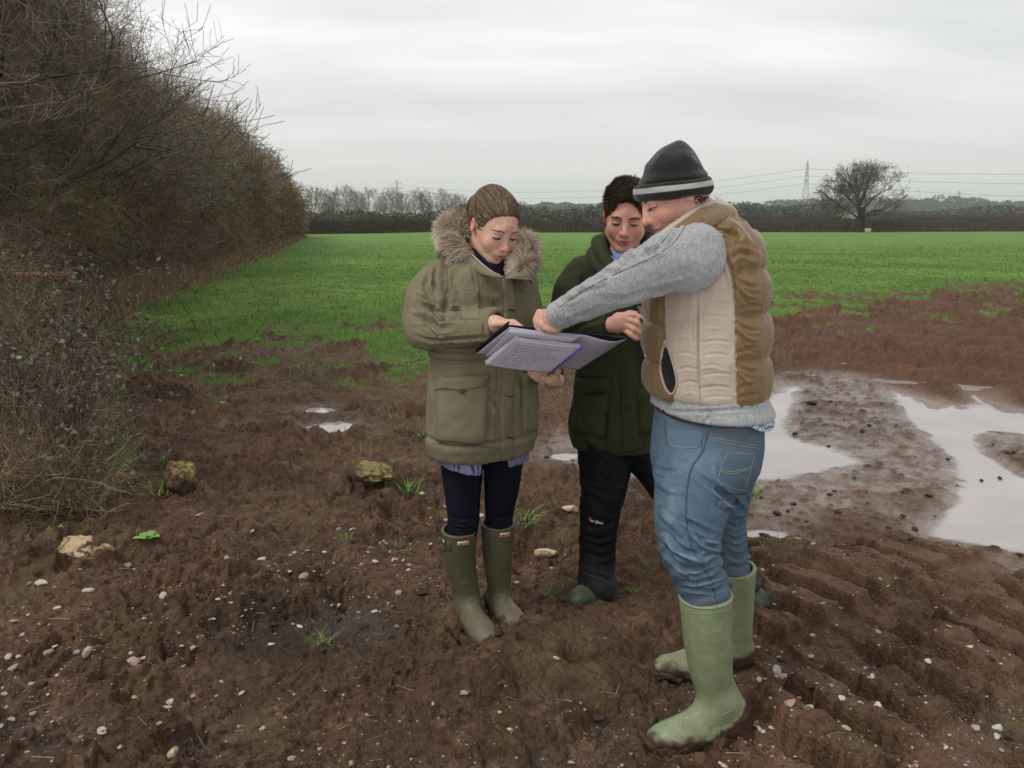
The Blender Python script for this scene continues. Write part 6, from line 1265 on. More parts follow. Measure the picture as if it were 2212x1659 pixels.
# ------------------------------------------------------------------ the man in the brown body warmer and black hat
def vest_man():
    H = .0036 if FULL else .0055
    e = empty('person', (G(1540, 1590)[0], 2.5, 0), 'man in a black beanie, brown padded body warmer and jeans, pointing at the folder', 'person', 'people studying the folder')
    skin = (.58, .325, .25)
    hc = P(1456, 423, 2.47); yaw = math.radians(-76); pit = math.radians(24); rol = math.radians(8)
    V, F, C, T, R, parts, lV, lB = head('hat', hc, yaw, pit, rol, 1.0, skin, (.50, .22, .19), .0018 if FULL else .0025)
    Hn = .0017 if FULL else .0025
    # pointing hand: curled fist, index and thumb reaching down to the pages
    fist = grip([[(*P(1168, 680, 2.655), .0115), (*P(1164, 696, 2.64), .0105), (*P(1176, 707, 2.635), .0095), (*P(1188, 712, 2.64), .0085)],
                 [(*P(1172, 684, 2.64), .0120), (*P(1172, 702, 2.62), .0110), (*P(1186, 712, 2.615), .0098), (*P(1198, 714, 2.62), .0088)],
                 [(*P(1182, 690, 2.63), .0115), (*P(1186, 708, 2.61), .0105), (*P(1198, 713, 2.61), .0095), (*P(1207, 711, 2.62), .0085)],
                 [(*P(1194, 696, 2.63), .0105), (*P(1198, 709, 2.61), .0095), (*P(1207, 710, 2.615), .0085), (*P(1212, 706, 2.625), .0078)],
                 [(*P(1166, 676, 2.67), .0130), (*P(1160, 690, 2.66), .0115), (*P(1162, 704, 2.65), .0105), (*P(1170, 716, 2.645), .0092)]],
                [(P(1210, 682, 2.60), P(1192, 686, 2.62), .027, .028), (P(1196, 684, 2.62), P(1174, 682, 2.65), .027, .020), (P(1190, 696, 2.62), P(1182, 696, 2.635), .020, .016), (P(1240, 668, 2.56), P(1205, 684, 2.605), .025, .026)], skin, Hn, nails=False, redtip=.5)
    rhand = grip([[(*P(1425, 745, 2.83), .012), (*P(1410, 752, 2.86), .0105), (*P(1400, 760, 2.87), .009), (*P(1396, 768, 2.87), .008)], [(*P(1428, 752, 2.83), .012), (*P(1414, 762, 2.86), .0105), (*P(1406, 770, 2.87), .009), (*P(1402, 778, 2.87), .008)], [(*P(1432, 758, 2.83), .012), (*P(1420, 770, 2.86), .010), (*P(1412, 778, 2.87), .009), (*P(1410, 786, 2.87), .008)],
                  [(*P(1436, 762, 2.83), .011), (*P(1428, 774, 2.86), .009), (*P(1422, 782, 2.87), .008), (*P(1420, 788, 2.87), .007)], [(*P(1430, 742, 2.82), .012), (*P(1418, 738, 2.83), .0105), (*P(1408, 742, 2.84), .009), (*P(1402, 748, 2.84), .008)]], [(P(1450, 735, 2.80), P(1432, 750, 2.83), .026, .024)], skin, .003, nails=False)
    cb = coarse_body([[pr(1500, 470, 2.50, 34), pr(1515, 560, 2.52, 62), pr(1525, 740, 2.55, 60), pr(1535, 930, 2.55, 44)], [pr(1500, 560, 2.40, 34), pr(1350, 615, 2.46, 26), pr(1240, 668, 2.56, 16)], [pr(1500, 560, 2.72, 30), pr(1480, 680, 2.78, 26), pr(1450, 735, 2.80, 16)],
                      [pr(1505, 990, 2.45, 40), pr(1490, 1140, 2.38, 30), pr(1515, 1250, 2.38, 20)], [pr(1560, 990, 2.66, 40), pr(1570, 1120, 2.71, 24), pr(1583, 1210, 2.72, 14)]])
    Vb, Fb, Cb = join([(V, F, C), fist, rhand, (cb[0], cb[1], np.tile(skin, (len(cb[0]), 1)))]); mk('body', Vb, Fb, M_SKIN, e, col=Cb)
    for k, (v, f, c) in parts.items(): mk(k, v, f, M_HAIR, e, col=c)
    # open lids: iris glint under the lid
    # hair below the hat, sideburn
    rr = np.random.default_rng(3); S = []
    for i in range(1500 if FULL else 900):
        for s in ((-1, 1)):
            z = rr.uniform(-.045, .05); y = rr.uniform(-.105, -.015) if rr.uniform() < .72 else rr.uniform(-.015, .022)
            if y > -.015 and z < -.012: continue
            h = lB.ray_cast(Vector((s*.2, y, z)), Vector((-s, 0, 0)))
            if h[0] is None or abs(h[0][0]) < .045: continue
            p = np.array(h[0]); n = np.array(h[1])
            if T(p[None])[0, 2] > P(1455, 428, 2.475)[2]+.004: continue
            L = rr.uniform(.008, .022)*(1 if y < -.03 else .4); d = n*.5+np.array([0, -.6, -.5])+rr.normal(0, .45, 3); d /= np.linalg.norm(d); S.append((*(p+n*.001), *(p+d*L*.8), .0008, .0004, 0))
    v, f_, c = segs_mesh(np.array(S), (.035, .024, .018), 3, 0, .2); hr = mk('hair', T(v), f_, M_HAIR, e, col=c)
    # ---- knitted hat
    h = .0022 if FULL else .003; f = Field((-.14, -.17, -.05), (.14, .15, .21), h)
    f.ell((0, 0, .022), (.089, .101, .045)); f.tube([(0, .0, .03, .088), (0, -.005, .07, .078), (0, -.014, .108, .054), (0, -.020, .136, .031)], k=.05)
    f.ell((0, 0, .022), (.097, .108, .036), k=.015); f.ell((.03, -.012, .158), (.018, .012, .022), k=.02, sub=True); f.ell((0, .0, -.02), (.086, .098, .05), k=.006, sub=True)
    f.halfspace((0, 0, 0), (0, 0, -1), k=.010)
    V, F = f.mesh(); V = relax(V, F, 2, .5); Nn = normals(V, F)
    a = np.arctan2(V[:, 0], V[:, 1]); zz = V[:, 2]
    V = V-Nn*(.0055*np.exp(-((zz-.053)/.004)**2))[:, None]; V = folds(V, F, (10, 10, 16), .007, 21, 2, .9)
    V = V+Nn*(.0010*np.sin(a*110))[:, None]*(zz < .054)[:, None]
    C = np.tile((.014, .0135, .013), (len(V), 1))*(1+.6*(f3(V, 90, 3, 5)[:, None]-.5)); C = mixc(C, (.04, .034, .022), sst(.58, .8, f3(V, 14, 3, 7))*.5)
    band = sst(.0240, .0255, zz)*sst(.0405, .039, zz); C = mixc(C, np.tile((.36, .35, .325), (len(V), 1))*(.75+.35*np.abs(np.sin(a*55)))[:, None]*(.75+.5*f3(V, 20, 2, 3))[:, None], band)
    Rh = rotz(math.pi+yaw)@rotx(-math.radians(7)); Th = lambda Q: (np.asarray(Q)*np.array([1.02, 1.02, .95]))@Rh.T+P(1455, 428, 2.475)
    bm_ = band[F].mean(1) > .5; kn = mat('wool_knit', vcol=True, rough=.95, spec=.1, sheen=.3, bump=.6, bscale=800, bdist=.001)
    v1, f1, c1 = takefaces(V, F, ~bm_, C); ht = mk('beanie', Th(v1), f1, kn, e, col=c1); v2, f2_, c2 = takefaces(V, F, bm_, C); mk('grey_stripe', Th(v2), f2_, kn, ht, col=c2)
    # ---- grey jumper : sleeve + hem
    GR_ = np.array((.31, .315, .32)); f = Field((.10, 2.25, .70), (.95, 2.95, 1.62), H)
    f.tube([pr(1496, 556, 2.37, 74), pr(1450, 564, 2.365, 63), pr(1400, 588, 2.40, 54), pr(1340, 615, 2.43, 47), pr(1280, 643, 2.49, 40), pr(1225, 672, 2.57, 32), pr(1205, 682, 2.60, 29)], k=.02, n=40)
    f.tube([pr(1520, 560, 2.74, 56), pr(1500, 650, 2.78, 44), pr(1475, 715, 2.80, 34), pr(1448, 738, 2.80, 26)], k=.03)
    f.loft([st(470, 1455, 1560, 2.5, .8, 110), st(540, 1430, 1600, 2.52, .66, 110), st(800, 1440, 1625, 2.54, .68, 110), st(840, 1424, 1640, 2.55, .70, 108), st(866, 1418, 1652, 2.55, .72, 108), st(884, 1417, 1658, 2.55, .72, 108)], rd=.012)
    d1 = P(1205, 682, 2.60)-P(1225, 672, 2.57); f.cutend(P(1203, 683, 2.605), d1, .06, .07); f.cone(P(1225, 672, 2.57), P(1195, 687, 2.615), .034, .036, k=.003, sub=True)
    V, F = f.mesh(); V = relax(V, F, 2, .5); V = folds(V, F, (9, 9, 12), .008, 33, 3, .8)
    cr = [([(1215, 650), (1240, 645), (1262, 628)], 5, -.006), ([(1250, 620), (1275, 618), (1300, 610)], 6, .006), ([(1300, 585), (1330, 590), (1350, 580)], 6, -.006), ([(1380, 545), (1395, 550), (1420, 540)], 7, -.008), ([(1440, 500), (1425, 530), (1400, 548)], 6, -.008), ([(1465, 495), (1450, 520), (1430, 540)], 5, -.006), ([(1345, 560), (1360, 548), (1380, 545)], 7, .010),
          ([(1395, 640), (1440, 625), (1490, 612)], 8, -.007), ([(1330, 660), (1370, 650), (1410, 635)], 7, .006), ([(1230, 690), (1260, 680), (1290, 668)], 5, -.004), ([(1196, 665), (1205, 690), (1222, 705)], 3, -.003), ([(1420, 885), (1500, 890), (1650, 880)], 4, -.005), ([(1530, 880), (1532, 900), (1520, 915)], 4, -.006)]
    V = creases(V, F, cr); C = np.tile(GR_, (len(V), 1))*(1+.5*(n3(V, (260, 260, 120), 5)[:, None]-.5))*(1+.25*(f3(V, 22, 3, 6)[:, None]-.5)); C = mixc(C, (.50, .50, .50), sst(.70, .95, n3(V, 330, 9))*.5)
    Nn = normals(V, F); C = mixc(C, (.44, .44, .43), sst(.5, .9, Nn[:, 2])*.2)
    km = bpy.data.materials.new('ribbed_wool'); km.use_nodes = True; n_ = km.node_tree.nodes; l_ = km.node_tree.links; b = n_['Principled BSDF']; b.inputs['Roughness'].default_value = .95; b.inputs['Specular IOR Level'].default_value = .1; b.inputs['Sheen Weight'].default_value = .2
    at = n_.new('ShaderNodeAttribute'); at.attribute_name = 'Col'; l_.new(at.outputs[0], b.inputs['Base Color']); ra = n_.new('ShaderNodeAttribute'); ra.attribute_name = 'rib'; mm = n_.new('ShaderNodeMath'); mm.operation = 'SINE'; l_.new(ra.outputs['Fac'], mm.inputs[0]); tc_ = n_.new('ShaderNodeTexCoord'); nz_ = n_.new('ShaderNodeTexNoise'); nz_.inputs['Scale'].default_value = 420; l_.new(tc_.outputs['Object'], nz_.inputs['Vector']); aa = n_.new('ShaderNodeMath'); aa.operation = 'ADD'; l_.new(mm.outputs[0], aa.inputs[0]); l_.new(nz_.outputs[0], aa.inputs[1]); bp = n_.new('ShaderNodeBump'); bp.inputs['Strength'].default_value = .40; bp.inputs['Distance'].default_value = .001; l_.new(aa.outputs[0], bp.inputs['Height']); l_.new(bp.outputs[0], b.inputs['Normal'])
    ax = P(1480, 555, 2.42)-P(1215, 675, 2.58); ax /= np.linalg.norm(ax); vv = V-P(1340, 615, 2.43); rad = vv-np.outer(vv@ax, ax); ang = np.arctan2(rad[:, 2], rad[:, 1]); isarm = V[:, 0] < P(1400, 800, 2.4)[0]; lowz = V[:, 2] < P(1500, 830, 2.4)[2]
    rib = np.where(lowz, np.arctan2(V[:, 1]-2.55, V[:, 0]-P(1540, 900, 2.55)[0])*230, ang*95+0*vv[:, 0])
    jp = mk('jumper', V, F, km, e, col=C, attrs={'rib': rib}); B = bvh(V, F)
    sm = seams(B, [[(1208, 664), (1260, 628), (1330, 592), (1400, 560), (1450, 530), (1478, 492), (1488, 478)], [(1196, 676), (1250, 652), (1330, 606), (1405, 575), (1460, 530)][:0] or [(1420, 536), (1440, 512), (1452, 496)], [(1482, 480), (1512, 520), (1520, 560), (1516, 600), (1500, 625)], [(1186, 672), (1196, 690), (1212, 704)][:0] or [(1213, 668), (1222, 685), (1235, 700)]], .0011)
    mk('seams', *sm, mat('wool_seam', (.10, .10, .10), rough=1), jp)
    rr = np.random.default_rng(4); Nn = normals(V, F); k = rr.integers(0, len(V), 9000); b0 = V[k]; d = Nn[k]+rr.normal(0, .7, (len(k), 3)); d /= np.linalg.norm(d, axis=1, keepdims=True); v, f_, c = prisms(b0, b0+d*.0030, np.full(len(k), .00032), np.full(len(k), .0002), 3, np.tile([[.45, .45, .45]], (len(k), 1))); mk('wool_fuzz', v, f_, M_HAIR, jp, col=c)
    # ---- padded body warmer
    BR = np.array((.168, .098, .038)); BE = np.array((.46, .375, .30)); f = Field((.28, 2.15, .78), (.92, 2.98, 1.72), H)
    rows = [st(455, 1462, 1560, 2.53, .75, 112), st(485, 1440, 1582, 2.53, .64, 112), st(515, 1425, 1602, 2.53, .62, 112), st(560, 1418, 1624, 2.54, .66, 112), st(620, 1414, 1630, 2.54, .70, 111), st(690, 1411, 1634, 2.54, .72, 110), st(760, 1411, 1635, 2.54, .72, 110), st(810, 1412, 1634, 2.55, .72, 110), st(838, 1412, 1632, 2.55, .72, 110), st(849, 1417, 1628, 2.55, .72, 110)]
    f.loft(rows, rd=.02); f.ell(P(1556, 520, 2.54), (.09, .13, .075), k=.05)
    V, F = f.mesh(); q = proj(V); Nn = normals(V, F); z = V[:, 2]
    zs = np.array([P(1600, y, 2.6)[2] for y in (495, 572, 660, 748, 852)]); back = sst(1560, 1600, q[:, 0]); zf = np.array([P(1420, y, 2.5)[2] for y in (530, 612, 700, 785, 870)])
    def puff(z, zz):
        d = np.zeros(len(z)); zz = np.sort(zz)
        for a, b_ in zip(zz[:-1], zz[1:]):
            t = (z-a)/(b_-a); m = (t >= 0) & (t < 1); d[m] = np.sqrt(np.clip(4*t[m]*(1-t[m]), 0, 1))*(1-.18*(1-t[m]))
        return d
    ctrx = P(1530, 700, 2.54)[0]; bk = V[:, 0] > ctrx+.02; d = np.where(bk, puff(z, zs), puff(z, zf))
    # side panel area (camera side) stays flatter; the far side likewise
    lo_x = np.interp(q[:, 1], [640, 760, 850, 880], [1436, 1438, 1452, 1462]); hi_x = np.interp(q[:, 1], [540, 580, 650, 700, 880], [1560, 1578, 1586, 1588, 1592]); pan = sst(-3, 3, q[:, 0]-lo_x)*sst(3, -3, q[:, 0]-hi_x); fc = facing(V, Nn) > -.25; pan = pan*fc*(q[:, 1] > 500)
    V = V+Nn*(d*.028*(1-pan)-.004+.012*pan)[:, None]
    V = V+Nn*((.006*(1-np.abs(2*n3(V, (26, 26, 9), 7)-1)))*(1-pan)*(1.25-d))[:, None]
    V = relax(V, F, 2, .5); V = folds(V, F, (30, 30, 18), .0035, 59, 2, .8)
    wr_ = [([(x0, y), ((x0+x1)/2, y-6), (x1, y-2)], 3.0, a*.6) for x0, x1, y, a in [(1506, 1584, 660, -.004), (1445, 1500, 672, -.003), (1510, 1575, 688, -.004), (1506, 1560, 715, .003), (1440, 1500, 705, -.004), (1445, 1502, 735, .003), (1508, 1586, 742, -.005), (1512, 1580, 770, -.004), (1450, 1503, 768, -.004), (1508, 1560, 800, .004), (1460, 1505, 800, -.004), (1510, 1585, 812, -.004), (1470, 1506, 830, -.004), (1508, 1580, 840, -.005), (1475, 1505, 855, .003), (1512, 1586, 862, -.003)]]
    wr_ += [([(1506, 640), (1507, 740), (1510, 870)], 3, -.006), ([(1560, 560), (1572, 590), (1582, 640)], 4, .004)]
    wr_ += [([(1590, y), (1615, y+dy), (1640, y+dy*1.2)], 4, a) for y, dy, a in [(602, 14, -.006), (612, 26, .005), (625, 30, -.004), (697, 14, -.006), (706, 24, .005), (718, 36, -.004), (788, 12, -.006), (798, 26, .004), (672, -10, -.005), (765, -12, -.005), (862, -8, -.004), (845, -14, -.004)]]
    wr_ += [([(1560, 470), (1590, 490), (1620, 530)], 8, .008), ([(1535, 505), (1565, 500), (1600, 512)], 5, -.010), ([(1500, 490), (1510, 478), (1525, 470)], 4, -.006), ([(1575, 560), (1600, 545), (1630, 555)], 6, -.010)]
    V = creases(V, F, wr_)
    q = proj(V); pan = (sst(-.1, .1, q[:, 0]-np.interp(q[:, 1], [640, 760, 850, 880], [1436, 1438, 1452, 1462]))*sst(.1, -.1, q[:, 0]-np.interp(q[:, 1], [540, 580, 650, 700, 880], [1560, 1578, 1586, 1588, 1592])))*fc*(q[:, 1] > 500)
    qf = proj(V[F].mean(1)); nf = normals(V, F)[F].mean(1); ctr = V[F].mean(1)
    C = np.tile(BR, (len(V), 1))*(1+.22*(f3(V, 14, 3, 4)[:, None]-.5)); C = mixc(C, BE*(1+.10*(f3(V, 20, 3, 5)[:, None]-.5)), sst(.4, .6, pan)); C = mixc(C, BR*.62, sst(P(1500, 900, 2.5)[2]+.06, P(1500, 900, 2.5)[2], z)*.25)
    ny_ = mat('quilted_nylon', vcol=True, rough=.45, spec=.35, sheen=.2, bump=.25, bscale=350, bdist=.0006)
    pf_ = pan[F].mean(1) > .5; v1, f1, c1 = takefaces(V, F, ~pf_, C); vs = mk('body_warmer', v1, f1, ny_, e, col=c1); v2, f2_, c2 = takefaces(V, F, pf_, C); sp = mk('side_panel', v2, f2_, ny_, vs, col=c2)
    B = bvh(V, F)
    mk('quilting_seam', *seams(B, [[(1508, 655), (1508, 740), (1511, 800), (1512, 872)], [(1438, 662), (1440, 740), (1444, 790)], [(1560, 540), (1577, 575), (1586, 640), (1588, 760), (1592, 872)]], .0011), mat('beige_thread', (.30, .23, .17), rough=.9), sp)
    # zip pocket on the panel
    pk = patch(B, [(1437, 738), (1440, 738), (1460, 846), (1446, 850)], 8, 30, .002, .3, curve=lambda u, v: (-12*math.sin(math.pi*v)*(1-u)+8*math.sin(math.pi*v)*u, 0)); po = mk('pocket_opening', *pk, mat('black_lining', (.012, .012, .012), rough=.8), sp)
    mk('pocket_edge', *seams(B, [[(1438, 734), (1430, 765), (1428, 800), (1436, 835), (1448, 852)], [(1439, 734), (1452, 775), (1463, 820), (1458, 845), (1448, 852)]], .0035, .002), mat('beige_piping', (.40, .33, .265), rough=.6), sp)
    mk('zip_pull', *seams(B, [[(1439, 735), (1440, 752)]], .003, .004), mat('brass', (.4, .36, .28), rough=.4, metal=.6), sp)
    # collar
    def ringst(pts, rad): return tubepath(smoothpath([P(*p) for p in pts], 26), rad, 12)
    f = Field((.36, 2.2, 1.44), (.92, 2.86, 1.74), H)
    for k_, (pts) in enumerate([[(1416, 526, 2.36, 9), (1440, 507, 2.36, 12), (1478, 482, 2.38, 14), (1512, 459, 2.42, 17), (1545, 451, 2.50, 19), (1552, 456, 2.60, 18), (1520, 464, 2.68, 15), (1470, 494, 2.68, 12), (1428, 522, 2.62, 10)], [(1422, 535, 2.36, 12), (1448, 520, 2.35, 16), (1488, 498, 2.36, 19), (1530, 476, 2.42, 24), (1562, 466, 2.50, 26), (1568, 474, 2.60, 24), (1530, 474, 2.70, 20), (1470, 504, 2.70, 18)]]):
        f.tube([pr(*p) for p in pts], k=.02)
    f.cone(P(1470, 430, 2.50), P(1495, 500, 2.50), .050, .058, k=.008, sub=True)
    V, F = f.mesh(); V = relax(V, F, 2, .5); V = folds(V, F, (12, 12, 12), .006, 44)
    V = creases(V, F, [([(1440, 520), (1480, 500), (1530, 492)], 4, -.006), ([(1500, 505), (1512, 488), (1518, 478)], 4, -.008), ([(1545, 490), (1560, 500), (1568, 490)], 4, -.006)])
    C = np.tile(BR*1.08, (len(V), 1))*(1+.2*(f3(V, 20, 3, 4)[:, None]-.5)); q = proj(V); edge = np.interp(q[:, 0], [1405, 1440, 1478, 1512, 1545, 1590], [513, 494, 466, 441, 431, 438]); C = mixc(C, BE*.92, sst(9, 6, q[:, 1]-edge)); cl = mk('collar', V, F, ny_, vs, col=C)
    B2 = bvh(V, F); s_ = seams(B2, [[(1422, 524), (1450, 504), (1485, 480), (1515, 458), (1548, 448)]], .001); mk('collar_stitching', *s_, mat('beige_thread', (.30, .23, .17)), cl)
    # ---- checked shirt tail, belt
    f = Field(P(1600, 925, 2.55)-.30, P(1600, 925, 2.55)+.30, .004); f.loft([st(850, 1428, 1646, 2.555, .72, 108), st(905, 1426, 1656, 2.555, .72, 108)]); f.loft([st(840, 1434, 1640, 2.555, .72, 108), st(920, 1434, 1649, 2.555, .72, 108)], sub=True); V, F = f.mesh(); q = proj(V[F].mean(1)); V, F, _ = takefaces(V, F, (q[:, 1] < np.interp(q[:, 0], [1420, 1560, 1600, 1640, 1668], [908, 908, 914, 931, 936])))
    cm = bpy.data.materials.new('blue_check'); cm.use_nodes = True; n_ = cm.node_tree.nodes; l_ = cm.node_tree.links; tc_ = n_.new('ShaderNodeTexCoord'); ck = n_.new('ShaderNodeTexChecker'); ck.inputs['Scale'].default_value = 110; ck.inputs[1].default_value = (.55, .6, .66, 1); ck.inputs[2].default_value = (.04, .12, .28, 1); l_.new(tc_.outputs['Object'], ck.inputs[0]); l_.new(ck.outputs[0], n_['Principled BSDF'].inputs['Base Color']); mk('shirt_tail', V, F, cm, e)
    # ---- jeans
    DN = np.array((.078, .122, .170)); f = Field((.24, 2.15, .30), (.90, 2.98, 1.12), H)
    f.loft([st(850, 1430, 1632, 2.55, .72, 106), st(900, 1423, 1634, 2.55, .74, 106), st(950, 1417, 1632, 2.55, .76, 106), st(1000, 1412, 1618, 2.54, .78, 106), st(1050, 1418, 1596, 2.54, .78, 106)], rd=.015)
    f.ell(P(1572, 985, 2.47), (.080, .10, .10), k=.06); f.ell(P(1578, 985, 2.65), (.072, .10, .095), k=.06)
    f.tube([pr(1506, 1000, 2.46, 88), pr(1500, 1060, 2.43, 84), pr(1489, 1120, 2.40, 73), pr(1490, 1180, 2.38, 64), pr(1508, 1240, 2.38, 54), pr(1521, 1275, 2.38, 52), pr(1524, 1330, 2.38, 44)], k=.03, n=34)
    f.tube([pr(1560, 1000, 2.66, 72), pr(1566, 1060, 2.69, 56), pr(1566, 1120, 2.71, 44), pr(1576, 1190, 2.72, 38), pr(1583, 1240, 2.72, 33), pr(1586, 1275, 2.73, 28)], k=.012, n=30)
    V, F = f.mesh(); V = relax(V, F, 1, .5); V = folds(V, F, (7, 7, 10), .006, 55, 2, .9); V = folds(V, F, (26, 26, 30), .0035, 57, 2, .8)
    q = proj(V); low = sst(1150, 1200, q[:, 1]); Nn = normals(V, F); V = V+Nn*(low*.005*(n3(V, 6, 61))*np.sin(q[:, 1]*.20+q[:, 0]*.06+9*n3(V, 9, 6)))[:, None]
    cr = [([(1555, 1060), (1580, 1080), (1600, 1100)], 7, -.012), ([(1560, 1090), (1590, 1095), (1603, 1080)], 6, .012), ([(1500, 1020), (1540, 1050), (1575, 1075)], 6, -.007), ([(1470, 1120), (1510, 1140), (1550, 1160)], 6, -.009), ([(1430, 1160), (1480, 1200), (1540, 1215)], 7, .012), ([(1435, 1190), (1470, 1222), (1530, 1232)], 5, -.012), ([(1440, 1150), (1470, 1185), (1500, 1195)], 5, -.008), ([(1490, 1150), (1520, 1180), (1556, 1190)], 5, .008), ([(1475, 1245), (1510, 1242), (1556, 1225)], 4, -.009),
          ([(1470, 1262), (1515, 1262), (1566, 1248)], 4, .008), ([(1480, 1270), (1530, 1276), (1570, 1268)], 4, -.008), ([(1450, 1212), (1480, 1240), (1500, 1250)], 4, .007), ([(1415, 1010), (1440, 1018), (1470, 1015)], 5, -.004), ([(1420, 1040), (1445, 1060), (1470, 1062)], 6, .004), ([(1515, 1205), (1540, 1196), (1560, 1200)], 4, -.008), ([(1520, 1170), (1545, 1172), (1555, 1180)], 4, .007), ([(1570, 1130), (1590, 1138), (1606, 1130)], 4, -.007), ([(1572, 1160), (1592, 1166), (1608, 1156)], 4, -.008), ([(1572, 1182), (1595, 1190), (1612, 1182)], 4, .007), ([(1575, 1200), (1595, 1206), (1612, 1196)], 4, -.008), ([(1575, 1222), (1595, 1226), (1612, 1220)], 4, -.006), ([(1430, 1110), (1450, 1130), (1470, 1150)], 7, .006), ([(1540, 1000), (1550, 1040), (1570, 1060)], 6, .005)]
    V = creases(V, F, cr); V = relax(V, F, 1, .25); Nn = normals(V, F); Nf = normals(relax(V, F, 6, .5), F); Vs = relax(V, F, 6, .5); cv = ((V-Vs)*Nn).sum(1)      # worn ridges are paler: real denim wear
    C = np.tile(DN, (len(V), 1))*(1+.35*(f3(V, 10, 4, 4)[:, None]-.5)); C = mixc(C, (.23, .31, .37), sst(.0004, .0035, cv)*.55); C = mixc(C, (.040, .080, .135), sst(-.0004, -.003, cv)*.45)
    q = proj(V); wear = np.exp(-(((q[:, 0]-1445)/30)**2+((q[:, 1]-1090)/90)**2)); C = mixc(C, (.24, .32, .36), wear*.35*sst(.3, .7, n3(V, 30, 3))); C = mixc(C, (.22, .30, .36), np.exp(-(((q[:, 0]-1520)/60)**2+((q[:, 1]-1000)/35)**2))*.3); C = mixc(C, (.13, .105, .075), sst(.52, .75, f3(V, 6, 3, 12))*.25)
    C = C*(1+.30*(n3(V, (500, 500, 200), 13)[:, None]-.5))
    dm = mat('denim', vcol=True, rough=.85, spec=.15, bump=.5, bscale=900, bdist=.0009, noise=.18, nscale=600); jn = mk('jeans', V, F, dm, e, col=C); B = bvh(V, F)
    pv, pf = patch(B, [(1567, 972), (1636, 974), (1612, 1065), (1545, 1040)], 22, 26, .004, .08, curve=lambda u, v: (0, 16*math.sin(math.pi*u)*max(0, v-.7)/.3*.9)); cc = np.tile(DN*1.05, (len(pv), 1))*(1+.3*(f3(pv, 16, 3, 4)[:, None]-.5)); pkt = mk('back_pocket', pv, pf, dm, jn, col=cc)
    pv2, pf2 = patch(B, [(1436, 922), (1522, 932), (1514, 966), (1440, 962)], 18, 12, .003, .10, curve=lambda u, v: (0, 8*math.sin(math.pi*u)*v)); mk('front_pocket', pv2, pf2, dm, jn, col=np.tile(DN*1.15, (len(pv2), 1))*(1+.3*(f3(pv2, 16, 3, 4)[:, None]-.5)))
    thr = mat('denim_thread', (.30, .27, .19), rough=.8); BP = bvh(np.concatenate([V, pv, pv2]), np.concatenate([np.concatenate([F, pf[0]+len(V)]), pf[1]+len(V), pf2[0]+len(V)+len(pv)]))
    mk('stitching', *seams(BP, [[(1571, 979), (1632, 981)], [(1571, 979), (1552, 1036), (1584, 1055), (1610, 1060)], [(1630, 984), (1608, 1058)], [(1556, 1014), (1580, 1019), (1620, 1010)], [(1555, 1018), (1580, 1023), (1619, 1014)], [(1443, 958), (1478, 968), (1512, 966)], [(1444, 962), (1478, 972), (1513, 970)], [(1532, 943), (1590, 955), (1642, 963)], [(1532, 949), (1590, 961), (1641, 969)]], .0008, .0008), thr, jn)
    mk('side_seam', *seams(B, [[(1530, 930), (1518, 975), (1494, 1010), (1484, 1060), (1482, 1110), (1486, 1150), (1500, 1195), (1524, 1232), (1540, 1262), (1545, 1292)]], .0022, .0008), mat('denim_seam', (.05, .085, .12), rough=.9), jn)
    mk('rivet', *seams(BP, [[(1512, 964), (1514, 965)]], .003, .001), mat('copper', (.5, .4, .35), rough=.4, metal=.8), jn)
    f = Field(P(1600, 925, 2.55)-.33, P(1600, 925, 2.55)+.33, .004); f.loft([st(870, 1424, 1644, 2.55, .74, 106), st(889, 1421, 1644, 2.55, .74, 106)], rd=.004); v, ff = f.mesh(); mk('belt', v, ff, mat('brown_leather', (.05, .022, .014), rough=.5), e); Bb = bvh(v, ff)
    pv, pf = patch(Bb, [(1535, 908), (1547, 909), (1546, 945), (1534, 944)], 6, 16, .006, .3); mk('belt_loop', pv, pf, dm, jn, col=np.tile(DN*.9, (len(pv), 1)))
    # ---- boots
    gb = (.205, .240, .135); lt = (.265, .33, .19); hs = .0036 if FULL else .005
    b1, V1, F1 = boot_obj(e, 'boot', (P(1524, 1283, 2.38), P(1543, 1476, 2.395), (*gxy(1596, 1578)[:2], -.006), (*gxy(1404, 1608)[:2], -.006), .0765, .060), gb, seed=12, mudtop=.052, light=lt, kw=dict(h=hs, foot_w=.053, foot_r=.047, calf=(*P(1530, 1400, 2.385), .070)), lab='light green rubber boot, nearest the camera', mudc=(.075, .046, .031))
    b2, V2, F2 = boot_obj(e, 'boot', (P(1588, 1224, 2.73), P(1592, 1378, 2.77), (*gxy(1606, 1436)[:2], -.008), (*gxy(1414, 1452)[:2], -.006), .066, .052), gb, seed=16, mudtop=.05, light=lt, kw=dict(h=hs, foot_w=.050, calf=(*P(1590, 1320, 2.75), .058)), lab='light green rubber boot standing further back', mudc=(.075, .046, .031))
    B1 = bvh(V1, F1); sh = mat('embossed_green', (.20, .25, .14), rough=.5); mk('moulded_line', *seams(B1, [[(1583, 1535), (1562, 1545), (1556, 1570), (1552, 1598)], [(1470, 1322), (1520, 1326), (1575, 1318)]], .0014), sh, b1); mk('lettering', *lettering(B1, 'nora', 1541, 1327, 1559, 1326, 4.5, .0008, .001), sh, b1)
    B2 = bvh(V2, F2); mk('moulded_line', *seams(B2, [[(1583, 1270), (1590, 1276), (1583, 1284), (1592, 1288), (1585, 1296)], [(1582, 1276), (1588, 1282), (1582, 1290)]], .0018), sh, b2)
vest_man(); log('vest man')
